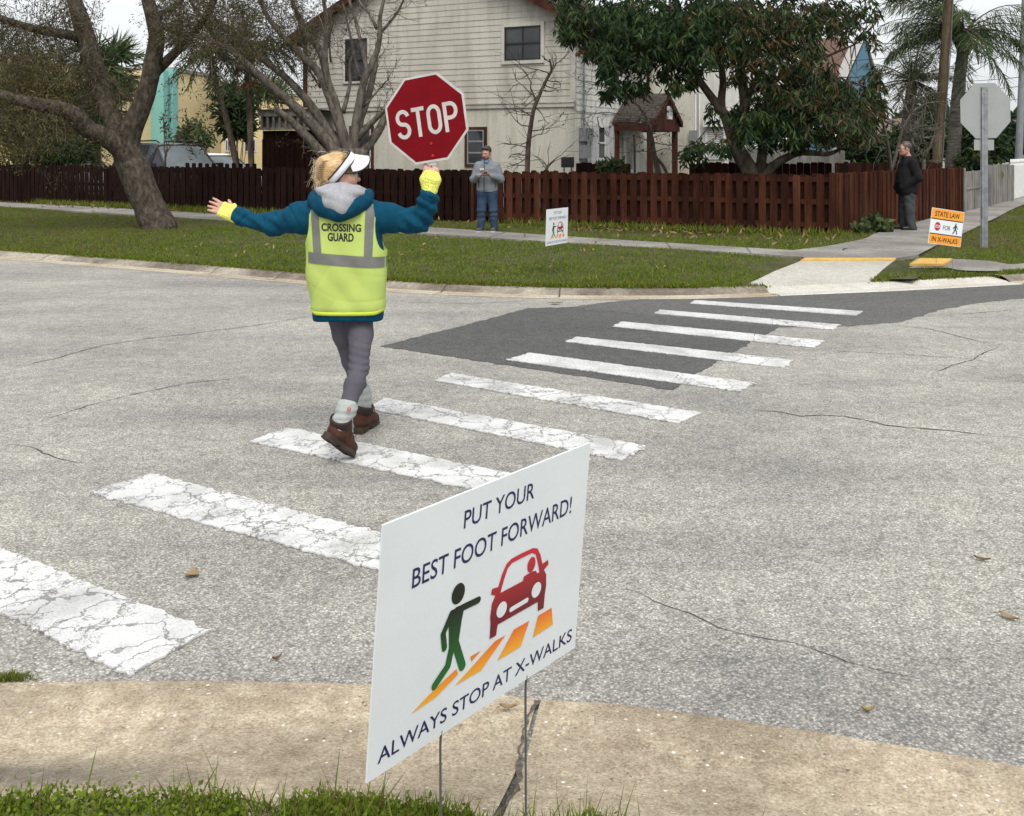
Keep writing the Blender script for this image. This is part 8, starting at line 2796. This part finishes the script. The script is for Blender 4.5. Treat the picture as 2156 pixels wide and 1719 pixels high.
# man in black, side on
x0, y0 = 7.62, 19.75
Wp = lambda a, b, z: np.array([x0 - a, y0 - b, z])          # a forwards (to the left of the picture), b towards the viewer
B = Body(Wp(.45, .42, .12), Wp(-.40, -.40, 1.98), .010)
hc = Wp(.06, 0, 1.742)
hp3, HM3 = head(B, hc, (-.98, -.18, -.03), Wp(-.02, 0, 1.55), 1.08, 1.12)
stack(B, [(.88, x0, y0, .13, .17), (1.1, x0, y0, .14, .17), (1.4, x0, y0, .13, .19), (1.5, x0, y0, .10, .15), (1.56, x0, y0, .06, .07)], 2.2)
sR, eR, wR = Wp(-.03, .21, 1.47), Wp(-.10, .27, 1.18), Wp(.10, .13, .99)
sL, eL, wL = Wp(-.03, -.21, 1.47), Wp(-.08, -.27, 1.18), Wp(.10, -.13, .99)
B.chain([sR, eR, wR], [.055, .045, .03]); B.chain([sL, eL, wL], [.055, .045, .03])
hand(B, wR, (-.35, .75, -.5), (.7, .5, .1), (0, .2, .9), (.7, .7, .7, .7), .9); hand(B, wL, (-.35, -.75, -.5), (.7, -.5, .1), (0, .2, .9), (.5, .5, .5, .5), 1.05)
B.chain([Wp(0, .09, .9), Wp(.0, .10, .55), Wp(-.03, .10, .26)], [.09, .065, .05]); B.chain([Wp(0, -.09, .9), Wp(.02, -.10, .55), Wp(.02, -.10, .26)], [.09, .065, .05])
man2 = skin(B, "person", M_skinr)
tag(man2, "person in black jacket and glasses standing side-on by the side pavement fence", "person")
B = Body(Wp(.45, .45, .80), Wp(-.40, -.45, 1.66), .010)
stack(B, [(.86, x0 - .01, y0, .175, .215), (.92, x0 - .015, y0, .19, .225), (1.1, x0 - .025, y0, .205, .225), (1.3, x0 - .005, y0, .185, .225), (1.45, x0 + .01, y0, .155, .20), (1.53, x0 + .01, y0, .11, .13), (1.60, x0 + .0, y0, .082, .085)], 2.3)
B.chain([Wp(-.03, .20, 1.455), eR, Wp(.16, .14, 1.0)], [.09, .078, .055], .04); B.chain([Wp(-.03, -.20, 1.455), eL, Wp(.17, -.12, 1.0)], [.09, .078, .055], .04)
skin(B, "jacket", M_coat, man2, wr=lambda Q: .008 * sine_noise(Q, 13, 13) + .004 * sine_noise(Q, 32, 14))
mb = MB(); mb.tube([Wp(.075, -.05, 1.59), Wp(.105, 0, 1.565), Wp(.075, .05, 1.59)], .016, 6); mb.build("shirt_collar", plain("dark_red_shirt", (.06, .012, .012)), man2)
B = Body(Wp(.3, .3, .17), Wp(-.3, -.3, .98), .010)
B.chain([Wp(.0, .09, .90), Wp(.0, .105, .55), Wp(-.035, .105, .23)], [.125, .095, .082], .03); B.chain([Wp(.0, -.09, .90), Wp(.02, -.105, .55), Wp(.015, -.105, .23)], [.125, .095, .082], .03)
B.cut(Wp(0, 0, .94), (0, 0, 1))
skin(B, "trousers", M_trou, man2, wr=lambda Q: .0045 * np.sin(Q[:, 2] * 34 + Q[:, 0] * 40 + 3 * sine_noise(Q, 7, 15)) + .005 * sine_noise(Q, 20, 16))
for h_, t_ in ((Wp(-.13, .11, .183), Wp(.17, .12, .183)), (Wp(-.07, -.11, .183), Wp(.23, -.11, .183))):
    B = Body(np.minimum(h_, t_) - .12, np.maximum(h_, t_) + .16, .009); shoe(B, h_, t_, .048)
    s_ = skin(B, "shoe", M_bshoe, man2); sole(s_, h_, t_, M_blk)
B = Body(hc - .2, hc + .2, .007); p = hp3
B.ell(p(0, -.028, .045), np.array((.084, .100, .092)) * 1.06, HM3, .01)
B.cut(p(0, .05, .05), HM3[1] * .80 - HM3[2] * .6)
for q in (-1, 1): B.cap(p(.076 * q, .025, .03), p(.077 * q, .02, -.015), .010, .007, .01)
skin(B, "hair", M_brhair, man2, wr=lambda Q: .003 * sine_noise(Q, 60, 5))
face_parts(p, HM3, 1.08, man2, M_brhair, True)
